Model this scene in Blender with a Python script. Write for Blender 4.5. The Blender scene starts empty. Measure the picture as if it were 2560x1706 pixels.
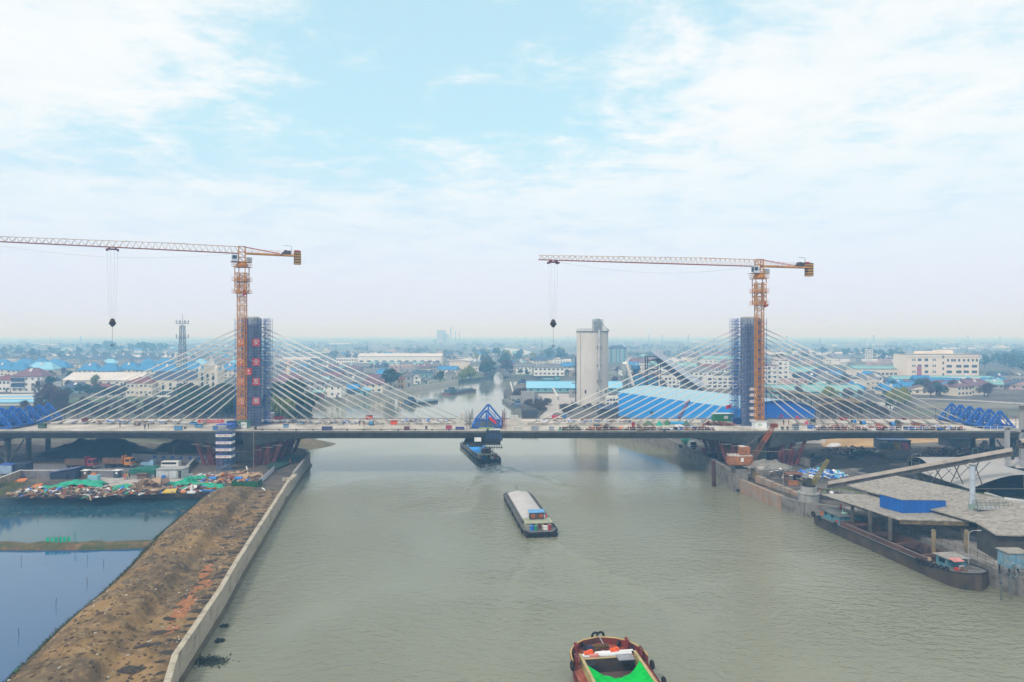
import bpy, bmesh, math, random
from mathutils import Vector, Matrix, noise as mnoise
R = math.radians
PI = math.pi
S = bpy.context.scene
COL = S.collection
# ------------------------------------------------------------------ camera
EYE = 42.0            # drone height above the canal
FPX = 1707.0          # focal length in pixels of the 2560 wide frame
ROW0 = 836.0          # row of the horizon
cam_data = bpy.data.cameras.new('camera')
cam = bpy.data.objects.new('camera', cam_data)
COL.objects.link(cam)
cam.location = (0, 0, EYE)
cam.rotation_euler = (R(90), 0, 0)
cam_data.sensor_width = 36.0
cam_data.lens = 36.0 * FPX / 2560.0
cam_data.shift_y = -(853.0 - ROW0) / 2560.0
cam_data.clip_start = 0.5
cam_data.clip_end = 30000
S.camera = cam
# ------------------------------------------------------------------ sky and sun
SUN_EL, SUN_AZ = R(48), R(-142)    # veiled sun high behind the camera, to the left
W = bpy.data.worlds.new("World")
S.world = W
W.use_nodes = True
wt = W.node_tree
wt.nodes.clear()
def wn(t, **kw):
 n = wt.nodes.new(t)
 for k, v in kw.items(): setattr(n, k, v)
 return n
wl = wt.links.new
def wmath(op, a, b=None, c=None):
 n = wn('ShaderNodeMath', operation=op)
 for i, q in enumerate((a, b, c)):
  if q is None: continue
  if isinstance(q, (int, float)): n.inputs[i].default_value = q
  else: wl(q, n.inputs[i])
 return n.outputs[0]
def wmix(f, a, b):
 n = wn('ShaderNodeMix', data_type='RGBA')
 for i, q in ((0, f), (6, a), (7, b)):
  if isinstance(q, (int, float)): n.inputs[i].default_value = q
  elif isinstance(q, tuple): n.inputs[i].default_value = q
  else: wl(q, n.inputs[i])
 return n.outputs[2]
SKY_K = 0.12
SKY_L = 0.69 / SKY_K      # display level of bright cloud, before exposure
sky = wn('ShaderNodeTexSky', sky_type='NISHITA')
sky.sun_disc = False
sky.sun_elevation = SUN_EL
sky.sun_rotation = SUN_AZ
sky.air_density = 1.0
sky.dust_density = 2.5
sky.ozone_density = 2.0
tc = wn('ShaderNodeTexCoord')
sep = wn('ShaderNodeSeparateXYZ')
wl(tc.outputs['Generated'], sep.inputs[0])
dx, dy, dz = sep.outputs
zc = wmath('MAXIMUM', dz, 0.0)
den = wmath('ADD', zc, 0.09)
px_ = wmath('DIVIDE', dx, den)
py_ = wmath('DIVIDE', dy, den)
comb = wn('ShaderNodeCombineXYZ')
wl(px_, comb.inputs[0]); wl(py_, comb.inputs[1])
def cloud_noise(scale, detail, rough, off, dist=0.0, yscale=1.0):
 mp = wn('ShaderNodeMapping')
 mp.inputs['Location'].default_value = off
 mp.inputs['Scale'].default_value = (1.0, yscale, 1.0)
 wl(comb.outputs[0], mp.inputs[0])
 n = wn('ShaderNodeTexNoise')
 n.inputs['Scale'].default_value = scale
 n.inputs['Detail'].default_value = detail
 n.inputs['Roughness'].default_value = rough
 n.inputs['Distortion'].default_value = dist
 wl(mp.outputs[0], n.inputs['Vector'])
 return n.outputs[0]
n_big = cloud_noise(0.9, 3, 0.5, (3.1, 1.7, 0.0), 0.3)
n_med = cloud_noise(2.9, 9, 0.64, (7.3, 2.2, 0.0), 0.35)
n_fin = cloud_noise(7.5, 7, 0.66, (1.3, 8.2, 0.0), 0.5, 1.5)
ux = wmath('DIVIDE', dx, wmath('MAXIMUM', dy, 0.05))
uz = wmath('DIVIDE', dz, wmath('MAXIMUM', dy, 0.05))
def bump2(cx, cz, sx, sz):
 a = wmath('DIVIDE', wmath('SUBTRACT', ux, cx), sx)
 b = wmath('DIVIDE', wmath('SUBTRACT', uz, cz), sz)
 r2 = wmath('ADD', wmath('MULTIPLY', a, a), wmath('MULTIPLY', b, b))
 return wmath('POWER', 2.718, wmath('MULTIPLY', r2, -1.0))
gap = bump2(-0.09, 0.34, 0.34, 0.17)
gap2 = bump2(-0.52, 0.27, 0.26, 0.05)
gap3 = bump2(-0.08, 0.47, 0.40, 0.05)
cov = wmath('MULTIPLY_ADD', n_big, 0.40, 0.12)
cov = wmath('MULTIPLY_ADD', n_med, 0.90, wmath('SUBTRACT', cov, 0.075))
cov = wmath('MULTIPLY_ADD', n_fin, 0.42, cov)
cov = wmath('MULTIPLY_ADD', gap, -0.27, cov)
cov = wmath('MULTIPLY_ADD', gap2, -0.20, cov)
cov = wmath('MULTIPLY_ADD', gap3, -0.20, cov)
ramp = wn('ShaderNodeMapRange', interpolation_type='SMOOTHSTEP')
ramp.inputs['From Min'].default_value = 0.57
ramp.inputs['From Max'].default_value = 0.93
wl(cov, ramp.inputs['Value'])
mask = ramp.outputs[0]
veil = wn('ShaderNodeMapRange')
veil.inputs['From Min'].default_value = 0.0
veil.inputs['From Max'].default_value = 0.42
veil.inputs['To Min'].default_value = 0.97
veil.inputs['To Max'].default_value = 0.80
wl(dz, veil.inputs['Value'])
v_col = (0.58 * SKY_L, 0.88 * SKY_L, 0.99 * SKY_L, 1)
h_col = (0.76 * SKY_L, 0.82 * SKY_L, 0.99 * SKY_L, 1)
hz = wn('ShaderNodeMapRange', interpolation_type='SMOOTHSTEP')
hz.inputs['From Min'].default_value = 0.04
hz.inputs['From Max'].default_value = 0.30
wl(dz, hz.inputs['Value'])
veil_col = wmix(hz.outputs[0], h_col, v_col)
base = wmix(veil.outputs[0], sky.outputs[0], veil_col)
shade = wn('ShaderNodeMapRange')
shade.inputs['From Min'].default_value = 0.35
shade.inputs['From Max'].default_value = 0.70
wl(n_med, shade.inputs['Value'])
c_col = wmix(shade.outputs[0], (0.86 * SKY_L, 0.93 * SKY_L, 0.97 * SKY_L, 1), (0.97 * SKY_L, 0.985 * SKY_L, 0.99 * SKY_L, 1))
lowfade = wn('ShaderNodeMapRange')
lowfade.inputs['From Min'].default_value = 0.03
lowfade.inputs['From Max'].default_value = 0.27
wl(dz, lowfade.inputs['Value'])
fac = wmath('MULTIPLY', wmath('MULTIPLY', mask, 0.95), lowfade.outputs[0])
final = wmix(fac, base, c_col)
bg = wn('ShaderNodeBackground')
bg.inputs['Strength'].default_value = SKY_K
wl(final, bg.inputs['Color'])
wo = wn('ShaderNodeOutputWorld')
wl(bg.outputs[0], wo.inputs['Surface'])
sun_data = bpy.data.lights.new('sun', 'SUN')
sun_data.energy = 1.5
sun_data.angle = R(10)
sun_data.color = (1.0, 0.95, 0.88)
sun = bpy.data.objects.new('sun', sun_data)
COL.objects.link(sun)
sun.rotation_euler = (R(90) - SUN_EL, 0, PI - SUN_AZ)
S.view_settings.view_transform = 'Standard'
S.view_settings.look = 'None'
S.view_settings.exposure = 0.58
S.view_settings.gamma = 1.0
S.view_settings.use_curve_mapping = False
S.render.engine = 'CYCLES'
S.cycles.use_denoising = True
S.cycles.max_bounces = 6
S.cycles.diffuse_bounces = 2
S.cycles.glossy_bounces = 3
S.cycles.volume_bounces = 3
S.cycles.transparent_max_bounces = 8
S.cycles.caustics_reflective = False
S.cycles.caustics_refractive = False
S.render.film_transparent = False
# ------------------------------------------------------------------ materials
MATS = {}
def mat(name, col, rough=0.7, metal=0.0, var=0.25, scale=0.6, bump=0.0, bscale=4.0, dirt=None, dirt_amt=0.0, dscale=0.25, spec=0.4, streak=0.0):
 """a base colour broken up by noise, optional dirt patches and vertical streaks"""
 if name in MATS: return MATS[name]
 m = bpy.data.materials.new(name)
 m.use_nodes = True
 nt = m.node_tree
 b = nt.nodes['Principled BSDF']
 b.inputs['Roughness'].default_value = rough
 b.inputs['Metallic'].default_value = metal
 b.inputs['Specular IOR Level'].default_value = spec
 L = nt.links.new
 t = nt.nodes.new('ShaderNodeTexCoord')
 def noise(sc, det, rgh=0.55, mapping=None):
  n = nt.nodes.new('ShaderNodeTexNoise')
  n.inputs['Scale'].default_value = sc
  n.inputs['Detail'].default_value = det
  n.inputs['Roughness'].default_value = rgh
  src = t.outputs['Object']
  if mapping:
   mp = nt.nodes.new('ShaderNodeMapping')
   mp.inputs['Scale'].default_value = mapping
   L(src, mp.inputs[0]); src = mp.outputs[0]
  L(src, n.inputs['Vector'])
  return n.outputs[0]
 def mixc(f, a, c):
  n = nt.nodes.new('ShaderNodeMix'); n.data_type = 'RGBA'
  for i, q in ((0, f), (6, a), (7, c)):
   if isinstance(q, (int, float)): n.inputs[i].default_value = q
   elif isinstance(q, tuple): n.inputs[i].default_value = q
   else: L(q, n.inputs[i])
  return n.outputs[2]
 def rng(v, a, c, lo=0.0, hi=1.0):
  n = nt.nodes.new('ShaderNodeMapRange')
  n.inputs['From Min'].default_value = a; n.inputs['From Max'].default_value = c
  n.inputs['To Min'].default_value = lo; n.inputs['To Max'].default_value = hi
  L(v, n.inputs['Value'])
  return n.outputs[0]
 lo = tuple(c * (1 - var) for c in col) + (1,)
 hi = tuple(min(1, c * (1 + var)) for c in col) + (1,)
 c = mixc(rng(noise(scale, 6), 0.3, 0.7), lo, hi)
 if dirt:
  c = mixc(rng(noise(dscale, 8, 0.65), 0.62 - dirt_amt * 0.35, 0.75 - dirt_amt * 0.2), c, tuple(dirt) + (1,))
 if streak:
  sv = rng(noise(1.0, 4, 0.6, (1.6, 1.6, 0.07)), 0.45, 0.72, 0.0, streak)
  dk = tuple(q * 0.45 for q in col) + (1,)
  c = mixc(sv, c, dk)
 L(c, b.inputs['Base Color'])
 if bump:
  bn = nt.nodes.new('ShaderNodeBump')
  bn.inputs['Strength'].default_value = min(1.0, bump)
  bn.inputs['Distance'].default_value = 0.1
  L(noise(bscale, 6), bn.inputs['Height'])
  L(bn.outputs[0], b.inputs['Normal'])
 MATS[name] = m
 return m
# ------------------------------------------------------------------ mesh builder
class MB:
 def __init__(s): s.v = []; s.f = []
 def add(s, vs, fs):
  o = len(s.v); s.v += [tuple(q) for q in vs]; s.f += [tuple(i + o for i in f) for f in fs]
  return s
 def box(s, c, d, rz=0.0, taper=1.0):
  """c centre of the bottom face, d full sizes"""
  hx, hy, hh = d[0] / 2, d[1] / 2, d[2]
  cs, sn = math.cos(rz), math.sin(rz)
  vs = []
  for z, k in ((0, 1.0), (hh, taper)):
   for x, y in ((-hx, -hy), (hx, -hy), (hx, hy), (-hx, hy)):
    x *= k; y *= k
    vs.append((c[0] + x * cs - y * sn, c[1] + x * sn + y * cs, c[2] + z))
  return s.add(vs, [(3, 2, 1, 0), (4, 5, 6, 7), (0, 1, 5, 4), (1, 2, 6, 5), (2, 3, 7, 6), (3, 0, 4, 7)])
 def beam(s, p, q, w, h=None):
  h = h or w
  p, q = Vector(p), Vector(q); d = (q - p)
  if d.length < 1e-6: return s
  d.normalize()
  up = Vector((0, 0, 1)) if abs(d.z) < 0.95 else Vector((0, 1, 0))
  a = d.cross(up).normalized(); b = a.cross(d).normalized()
  vs = []
  for e in (p, q):
   for i, j in ((-1, -1), (1, -1), (1, 1), (-1, 1)):
    vs.append(e + a * (w / 2 * i) + b * (h / 2 * j))
  return s.add(vs, [(0, 1, 2, 3), (7, 6, 5, 4), (0, 4, 5, 1), (1, 5, 6, 2), (2, 6, 7, 3), (3, 7, 4, 0)])
 def tube(s, p, q, r, n=8, r2=None, caps=True):
  r2 = r if r2 is None else r2
  p, q = Vector(p), Vector(q); d = q - p
  if d.length < 1e-6: return s
  d.normalize()
  up = Vector((0, 0, 1)) if abs(d.z) < 0.95 else Vector((0, 1, 0))
  a = d.cross(up).normalized(); b = a.cross(d).normalized()
  vs = []
  for e, rr in ((p, r), (q, r2)):
   for i in range(n):
    t = 2 * PI * i / n
    vs.append(e + a * (math.cos(t) * rr) + b * (math.sin(t) * rr))
  fs = [(i, n + i, n + (i + 1) % n, (i + 1) % n) for i in range(n)]
  if caps: fs += [tuple(range(n)), tuple(range(2 * n - 1, n - 1, -1))]
  return s.add(vs, fs)
 def path(s, pts, r, n=6):
  for a, b in zip(pts, pts[1:]): s.tube(a, b, r, n)
  return s
 def torus(s, c, R0, r, axis='z', n=12, m=6):
  vs = []
  for i in range(n):
   a = 2 * PI * i / n
   for j in range(m):
    t = 2 * PI * j / m
    x, y, z = (R0 + r * math.cos(t)) * math.cos(a), (R0 + r * math.cos(t)) * math.sin(a), r * math.sin(t)
    if axis == 'x': x, y, z = z, x, y
    elif axis == 'y': x, y, z = x, z, y
    vs.append((c[0] + x, c[1] + y, c[2] + z))
  fs = [(i * m + j, ((i + 1) % n) * m + j, ((i + 1) % n) * m + (j + 1) % m, i * m + (j + 1) % m) for i in range(n) for j in range(m)]
  return s.add(vs, fs)
 def prism(s, poly, z0, z1):
  """poly counter-clockwise xy list"""
  n = len(poly)
  a = sum(poly[i][0] * poly[(i + 1) % n][1] - poly[(i + 1) % n][0] * poly[i][1] for i in range(n))
  if a < 0: poly = poly[::-1]
  vs = [(x, y, z0) for x, y in poly] + [(x, y, z1) for x, y in poly]
  fs = [tuple(range(n - 1, -1, -1)), tuple(range(n, 2 * n))] + [(i, (i + 1) % n, n + (i + 1) % n, n + i) for i in range(n)]
  return s.add(vs, fs)
 def slab(s, top, t):
  """top: 3 or 4 corner points; thickness t downwards"""
  n = len(top)
  nz = (Vector(top[1]) - Vector(top[0])).cross(Vector(top[2]) - Vector(top[0])).z
  if nz < 0: top = top[::-1]
  vs = [tuple(p) for p in top] + [(p[0], p[1], p[2] - t) for p in top]
  return s.add(vs, [tuple(range(n)), tuple(range(2 * n - 1, n - 1, -1))] + [(i, n + i, n + (i + 1) % n, (i + 1) % n) for i in range(n)])
 def lathe(s, c, prof, n=16):
  vs = []
  for r, z in prof:
   for i in range(n):
    t = 2 * PI * i / n
    vs.append((c[0] + r * math.cos(t), c[1] + r * math.sin(t), c[2] + z))
  fs = []
  for k in range(len(prof) - 1):
   fs += [(k * n + i, k * n + (i + 1) % n, (k + 1) * n + (i + 1) % n, (k + 1) * n + i) for i in range(n)]
  fs += [tuple(range(n - 1, -1, -1)), tuple((len(prof) - 1) * n + i for i in range(n))]
  return s.add(vs, fs)
 def grid(s, fn, nu, nv, closed=False):
  vs = [fn(i / nu, j / nv) for j in range(nv + 1) for i in range(nu + 1)]
  w = nu + 1
  return s.add(vs, [(j * w + i, j * w + i + 1, (j + 1) * w + i + 1, (j + 1) * w + i) for j in range(nv) for i in range(nu)])
 def extrude_x(s, prof, x0, x1):
  """closed yz profile extruded along x"""
  n = len(prof)
  vs = [(x0, y, z) for y, z in prof] + [(x1, y, z) for y, z in prof]
  fs = [tuple(range(n - 1, -1, -1)), tuple(range(n, 2 * n))] + [(i, (i + 1) % n, n + (i + 1) % n, n + i) for i in range(n)]
  return s.add(vs, fs)
 def xform(s, M):
  s.v = [tuple(M @ Vector(q)) for q in s.v]; return s
 def merge(s, o):
  return s.add(o.v, o.f)
 def mesh(s, name, m=None, smooth=False):
  me = bpy.data.meshes.new(name)
  me.from_pydata(s.v, [], s.f)
  if m: me.materials.append(m)
  if smooth:
   for p in me.polygons: p.use_smooth = True
  me.update()
  return me
def meta(o, label=None, cat=None, group=None, kind=None):
 if label: o['label'] = label
 if cat: o['category'] = cat
 if group: o['group'] = group
 if kind: o['kind'] = kind
 return o
def thing(name, label, cat, loc=(0, 0, 0), rz=0.0, group=None):
 o = bpy.data.objects.new(name, None)
 o.empty_display_size = 0.5
 COL.objects.link(o)
 o.location = loc; o.rotation_euler = (0, 0, rz)
 return meta(o, label, cat, group)
def inv_of(o):
 return (Matrix.Translation(o.location) @ o.rotation_euler.to_matrix().to_4x4()).inverted()
def part(name, mb, m, parent, label=None, world=False, smooth=False, kind=None, root=None):
 """mb in the thing's own frame, or in world coordinates with world=True (root = the thing when parent is a part)"""
 if world: mb.xform(inv_of(root or parent))
 o = bpy.data.objects.new(name, mb.mesh(name, m, smooth))
 COL.objects.link(o)
 o.parent = parent
 if label: o['label'] = label
 if kind: o['kind'] = kind
 return o
def inst(name, me, parent, loc=(0, 0, 0), rot=(0, 0, 0), sc=(1, 1, 1)):
 o = bpy.data.objects.new(name, me)
 COL.objects.link(o)
 o.parent = parent
 o.location = loc; o.rotation_euler = rot; o.scale = sc
 return o
def solo(name, mb, m, label, cat, group=None, smooth=False, loc=None, rz=0.0):
 """a thing that is one mesh; mb in world coordinates unless loc is given"""
 if loc is None:
  n = len(mb.v)
  loc = Vector((sum(q[0] for q in mb.v) / n, sum(q[1] for q in mb.v) / n, min(q[2] for q in mb.v)))
  mb.xform(Matrix.Translation(-loc))
 o = bpy.data.objects.new(name, mb.mesh(name, m, smooth))
 COL.objects.link(o)
 o.location = loc; o.rotation_euler = (0, 0, rz)
 return meta(o, label, cat, group)
def setting(name, mb, m, kind='structure', smooth=False, label=None):
 o = bpy.data.objects.new(name, mb.mesh(name, m, smooth))
 COL.objects.link(o)
 o['kind'] = kind
 if label: o['label'] = label
 return o
def copy_tree(o, parent=None):
 c = o.copy()
 COL.objects.link(c)
 c.parent = parent
 for ch in list(o.children): copy_tree(ch, c)
 return c
def dup(o, loc, rz=None, label=None, group=None, sc=None):
 c = copy_tree(o)
 c.location = loc
 if rz is not None: c.rotation_euler = (0, 0, rz)
 if sc is not None: c.scale = sc if isinstance(sc, tuple) else (sc, sc, sc)
 return meta(c, label, None, group)
def G(u, v, z=3.0):
 d = (EYE - z) * FPX / (v - ROW0)
 return Vector(((u - 1280) * d / FPX, d, z))
def P(u, v, d):
 return Vector(((u - 1280) * d / FPX, d, EYE - (v - ROW0) * d / FPX))
rnd = random.Random(7)
# ------------------------------------------------------------------ water, land, air
def water_mat(name, deep, rough, wave, wscale, stretch=(1, 1, 1), spec=0.5, fine=3.2, patch=0.0, calm=False):
 m = bpy.data.materials.new(name); m.use_nodes = True
 nt = m.node_tree; L = nt.links.new
 b = nt.nodes['Principled BSDF']
 b.inputs['Roughness'].default_value = rough
 b.inputs['IOR'].default_value = 1.333
 b.inputs['Specular IOR Level'].default_value = spec
 t = nt.nodes.new('ShaderNodeTexCoord')
 def noise(sc, det, mapping=(1, 1, 1), rot=0.0, dist=0.0):
  mp = nt.nodes.new('ShaderNodeMapping'); mp.inputs['Scale'].default_value = mapping
  mp.inputs['Rotation'].default_value = (0, 0, rot)
  L(t.outputs['Object'], mp.inputs[0])
  n = nt.nodes.new('ShaderNodeTexNoise')
  n.inputs['Scale'].default_value = sc; n.inputs['Detail'].default_value = det
  n.inputs['Distortion'].default_value = dist
  L(mp.outputs[0], n.inputs['Vector'])
  return n.outputs[0]
 def mth(op, a, c):
  n = nt.nodes.new('ShaderNodeMath'); n.operation = op
  for i, q in ((0, a), (1, c)):
   if isinstance(q, (int, float)): n.inputs[i].default_value = q
   else: L(q, n.inputs[i])
  return n.outputs[0]
 big = noise(wscale, 3, stretch, 0.25, 0.6)
 small = noise(wscale * fine, 4, stretch, -0.15, 0.4)
 amp = noise(0.022, 3, (1, 1, 1), 0.0, 1.0)          # calm and ruffled areas
 h = mth('ADD', mth('MULTIPLY', big, 0.7), mth('MULTIPLY', small, 0.32))
 if patch:
  mr = nt.nodes.new('ShaderNodeMapRange')
  mr.inputs['From Min'].default_value = 0.35; mr.inputs['From Max'].default_value = 0.65
  mr.inputs['To Min'].default_value = 1.0 - patch; mr.inputs['To Max'].default_value = 1.0
  L(amp, mr.inputs['Value'])
  h = mth('MULTIPLY', h, mr.outputs[0])
 if calm:                                       # the reach under and beyond the bridge lies sheltered
  sx = nt.nodes.new('ShaderNodeSeparateXYZ'); L(t.outputs['Object'], sx.inputs[0])
  cr_ = nt.nodes.new('ShaderNodeMapRange'); cr_.interpolation_type = 'SMOOTHSTEP'
  for k_, q_ in (('From Min', 120), ('From Max', 240), ('To Min', 1.0), ('To Max', 0.08)): cr_.inputs[k_].default_value = q_
  L(sx.outputs[1], cr_.inputs['Value']); h = mth('MULTIPLY', h, cr_.outputs[0])
 bn = nt.nodes.new('ShaderNodeBump')
 bn.inputs['Strength'].default_value = 1.0
 bn.inputs['Distance'].default_value = wave
 L(h, bn.inputs['Height'])
 L(bn.outputs[0], b.inputs['Normal'])
 mx = nt.nodes.new('ShaderNodeMix'); mx.data_type = 'RGBA'
 mx.inputs[6].default_value = tuple(c * 0.74 for c in deep) + (1,)
 mx.inputs[7].default_value = tuple(c * 1.22 for c in deep) + (1,)
 L(noise(0.012, 4, (1, 0.6, 1), 0.1, 0.8), mx.inputs[0])
 L(mx.outputs[2], b.inputs['Base Color'])
 return m
M_river = water_mat('river_water', (0.196, 0.199, 0.136), 0.04, 0.62, 0.62, (0.75, 1.35, 1), spec=0.8, patch=0.75, calm=True)
M_pond2 = water_mat('upper_pond_water', (0.022, 0.070, 0.095), 0.05, 0.012, 0.9, (1, 1.6, 1), patch=0.9)
M_pond = water_mat('pond_water', (0.012, 0.082, 0.200), 0.04, 0.016, 0.9, (1, 1.6, 1), spec=0.9, patch=0.9)
def land_mat(name, cols, cell, dirt, dirt2, nscale=0.05, fine=0.6, bump=0.3, urban=None):
 """patchwork of plots (voronoi cells) broken by noise"""
 m = bpy.data.materials.new(name); m.use_nodes = True
 nt = m.node_tree; L = nt.links.new
 b = nt.nodes['Principled BSDF']; b.inputs['Roughness'].default_value = 0.95
 b.inputs['Specular IOR Level'].default_value = 0.15
 t = nt.nodes.new('ShaderNodeTexCoord')
 vor = nt.nodes.new('ShaderNodeTexVoronoi'); vor.distance = 'CHEBYCHEV'
 vor.inputs['Scale'].default_value = cell
 mp = nt.nodes.new('ShaderNodeMapping'); mp.inputs['Rotation'].default_value = (0, 0, 0.3); mp.inputs['Scale'].default_value = (0.55, 1.3, 1)
 L(t.outputs['Object'], mp.inputs[0]); L(mp.outputs[0], vor.inputs['Vector'])
 sp = nt.nodes.new('ShaderNodeSeparateColor'); L(vor.outputs['Color'], sp.inputs[0])
 cr = nt.nodes.new('ShaderNodeValToRGB'); cr.color_ramp.interpolation = 'CONSTANT'
 el = cr.color_ramp.elements
 el[0].position = 0; el[0].color = cols[0] + (1,)
 el[1].position = 1.0 / len(cols); el[1].color = cols[1] + (1,)
 for i in range(2, len(cols)):
  e = el.new(i / len(cols)); e.color = cols[i] + (1,)
 L(sp.outputs[0], cr.inputs[0])
 def noise(sc, det):
  n = nt.nodes.new('ShaderNodeTexNoise'); n.inputs['Scale'].default_value = sc; n.inputs['Detail'].default_value = det
  n.inputs['Roughness'].default_value = 0.62
  L(t.outputs['Object'], n.inputs['Vector']); return n.outputs[0]
 def rng(v, a, c):
  n = nt.nodes.new('ShaderNodeMapRange'); n.inputs['From Min'].default_value = a; n.inputs['From Max'].default_value = c
  L(v, n.inputs['Value']); return n.outputs[0]
 def mixc(f, a, c):
  n = nt.nodes.new('ShaderNodeMix'); n.data_type = 'RGBA'
  for i, q in ((0, f), (6, a), (7, c)):
   if isinstance(q, tuple): n.inputs[i].default_value = q
   elif isinstance(q, (int, float)): n.inputs[i].default_value = q
   else: L(q, n.inputs[i])
  return n.outputs[2]
 c = mixc(rng(noise(nscale, 8), 0.42, 0.62), cr.outputs[0], dirt + (1,))
 c = mixc(rng(noise(fine, 8), 0.48, 0.72), c, dirt2 + (1,))
 L(c, b.inputs['Base Color'])
 bn = nt.nodes.new('ShaderNodeBump'); bn.inputs['Strength'].default_value = bump; bn.inputs['Distance'].default_value = 0.25
 L(noise(1.4, 12), bn.inputs['Height']); L(bn.outputs[0], b.inputs['Normal'])
 return m
M_far = land_mat('plain_fields', [(0.10, 0.11, 0.07), (0.17, 0.14, 0.12), (0.085, 0.10, 0.075), (0.24, 0.23, 0.22), (0.13, 0.12, 0.09), (0.10, 0.09, 0.085), (0.30, 0.29, 0.28)],
                 0.012, (0.075, 0.08, 0.055), (0.14, 0.13, 0.11), 0.01, 0.09)
M_yard = land_mat('works_yard', [(0.13, 0.11, 0.095), (0.09, 0.08, 0.07), (0.16, 0.14, 0.12), (0.11, 0.10, 0.085)], 0.04, (0.055, 0.05, 0.048), (0.17, 0.15, 0.13), 0.06, 0.35)
M_westyard = land_mat('trodden_earth', [(0.12, 0.10, 0.08), (0.15, 0.13, 0.11), (0.10, 0.085, 0.07)], 0.07, (0.07, 0.06, 0.055), (0.18, 0.15, 0.12), 0.08, 0.5)
bank_near = [(-33, 60), (-36, 70), (-40.4, 82.4), (-44, 103.5), (-47.2, 119), (-57.9, 175.7), (-63.6, 211), (-64.6, 218), (-68, 226), (-76, 231)]
inlet_s = [(-110, 238), (-150, 250), (-260, 254), (-600, 254)]
inlet_n = [(-600, 285), (-260, 285), (-150, 275), (-112, 256), (-105, 247)]
bank_nw = [(-100, 262), (-90, 276), (-84, 290), (-88, 310), (-102, 335), (-114, 370), (-129, 424), (-102, 426), (-78, 488), (-46, 583), (-19, 640)]
bank_n = [(-21, 820), (-11, 820), (-6, 645), (60, 640), (140, 655), (300, 700), (800, 760), (9500, 800)]
bank_e = [(100, 40), (95, 60), (90, 80), (82.5, 106), (80.2, 113), (79.6, 122), (77.8, 140), (72.2, 153.5), (67.3, 157), (64.5, 163), (60.6, 183), (60.5, 205), (58, 237), (55.7, 251.6), (45.6, 276), (20, 330), (4.4, 377), (-4.6, 437), (-5.8, 475), (7, 545), (60, 560), (140, 600), (300, 640), (800, 700), (9500, 740)]
mb = MB(); mb.grid(lambda a, b: (-9500 + 19000 * a, -60 + 12000 * b * b, 0.0), 8, 8)
setting('river', mb, M_river)
mb = MB().prism([(-75.5, 171), (-57, 171)] + [q for q in bank_near if q[1] > 172] + inlet_s + [(-600, 171)], -1.5, 3.0)
setting('ground', mb, M_westyard)
mb = MB().prism(inlet_n + bank_nw + bank_n + [(9500, 11900), (-9500, 11900), (-9500, 285)], -1.5, 3.0)
setting('ground', mb, M_far)
mb = MB().prism(bank_e + [(9500, 40)], -1.5, 3.0)
setting('ground', mb, M_yard)
for y0_, y1_, m_ in ((40, 131.6, M_pond), (131.6, 173, M_pond2)):
 setting('pond', MB().grid(lambda a, b: (-600 + 560 * a * (1 - 0.03 * (y0_ + (y1_ - y0_) * b - 40) / 133), y0_ + (y1_ - y0_) * b, 0.9), 4, 4), m_)
def lerp_pts(pts, y):
 for (x0, y0), (x1, y1) in zip(pts, pts[1:]):
  if y0 <= y <= y1: return x0 + (x1 - x0) * (y - y0) / (y1 - y0)
 return pts[-1][0] if y > pts[-1][1] else pts[0][0]
pond_edge = [(-52, 45), (-56.5, 70), (-58, 80.4), (-61.2, 94), (-63, 107), (-65.8, 121), (-68.5, 131), (-70, 137), (-71.5, 146), (-75.5, 171), (-78, 180)]
wall_line = [(-26, 45)] + bank_near[:8]
def lev(a, b):
 y = 46 + (176 - 46) * b
 xl = lerp_pts(pond_edge, y) - 2.2; xr = lerp_pts(wall_line, y) - 0.35
 x = xl + (xr - xl) * a
 n1 = mnoise.fractal(Vector((x * 0.16, y * 0.10, 2)), 1.0, 2.0, 5)
 n2 = mnoise.fractal(Vector((x * 0.7, y * 0.6, 9)), 1.0, 2.0, 4)
 if a < 0.34: z = 0.2 + 4.6 * math.sin(a / 0.34 * PI / 2) ** 1.1
 elif a < 0.55: z = 4.8 + 0.2 * math.sin((a - 0.34) / 0.21 * PI)
 elif a < 0.68: z = 4.8 - 1.75 * (0.5 - 0.5 * math.cos((a - 0.55) / 0.13 * PI))
 else: z = 3.05 - 0.05 * (a - 0.68)
 k = min(1, a / 0.2) * min(1, (1 - a) / 0.08)
 z = z + (0.42 * n1 + 0.16 * n2) * k
 f = max(0.0, (y - 163) / 13)
 z = z * (1 - f) + min(z, 2.95) * f
 return (x + 0.6 * n1 * k - 0.5 * n1 * (a < 0.1), y, z)
def earth_mat():
 m = land_mat('levee_earth', [(0.24, 0.145, 0.06), (0.19, 0.13, 0.07), (0.27, 0.17, 0.075), (0.17, 0.12, 0.07)], 0.09, (0.10, 0.072, 0.045), (0.31, 0.215, 0.11), 0.17, 0.9, 0.9)
 return m
M_earth = earth_mat()
mb = MB().grid(lev, 74, 260)
setting('embankment', mb, M_earth, smooth=True)
def dike(a, b):
 x = -600 + (533 - 0) * (1 - (1 - a) ** 2.2)
 yc = 131.8 + 2.4 * max(0, (a - 0.8) / 0.2)
 n = mnoise.fractal(Vector((x * 0.3, b * 2, 4)), 1.0, 2.0, 4)
 prof = [(-2.3, 0.3), (-1.8, 1.1), (-1.2, 1.55), (0, 1.65), (1.1, 1.6), (1.7, 1.1), (2.2, 0.3)]
 k = b * 6; i = min(5, int(k)); f = k - i
 yy = prof[i][0] + (prof[i + 1][0] - prof[i][0]) * f; z = prof[i][1] + (prof[i + 1][1] - prof[i][1]) * f
 return (x, yc + yy + 0.3 * n, z + 0.22 * n)
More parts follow.
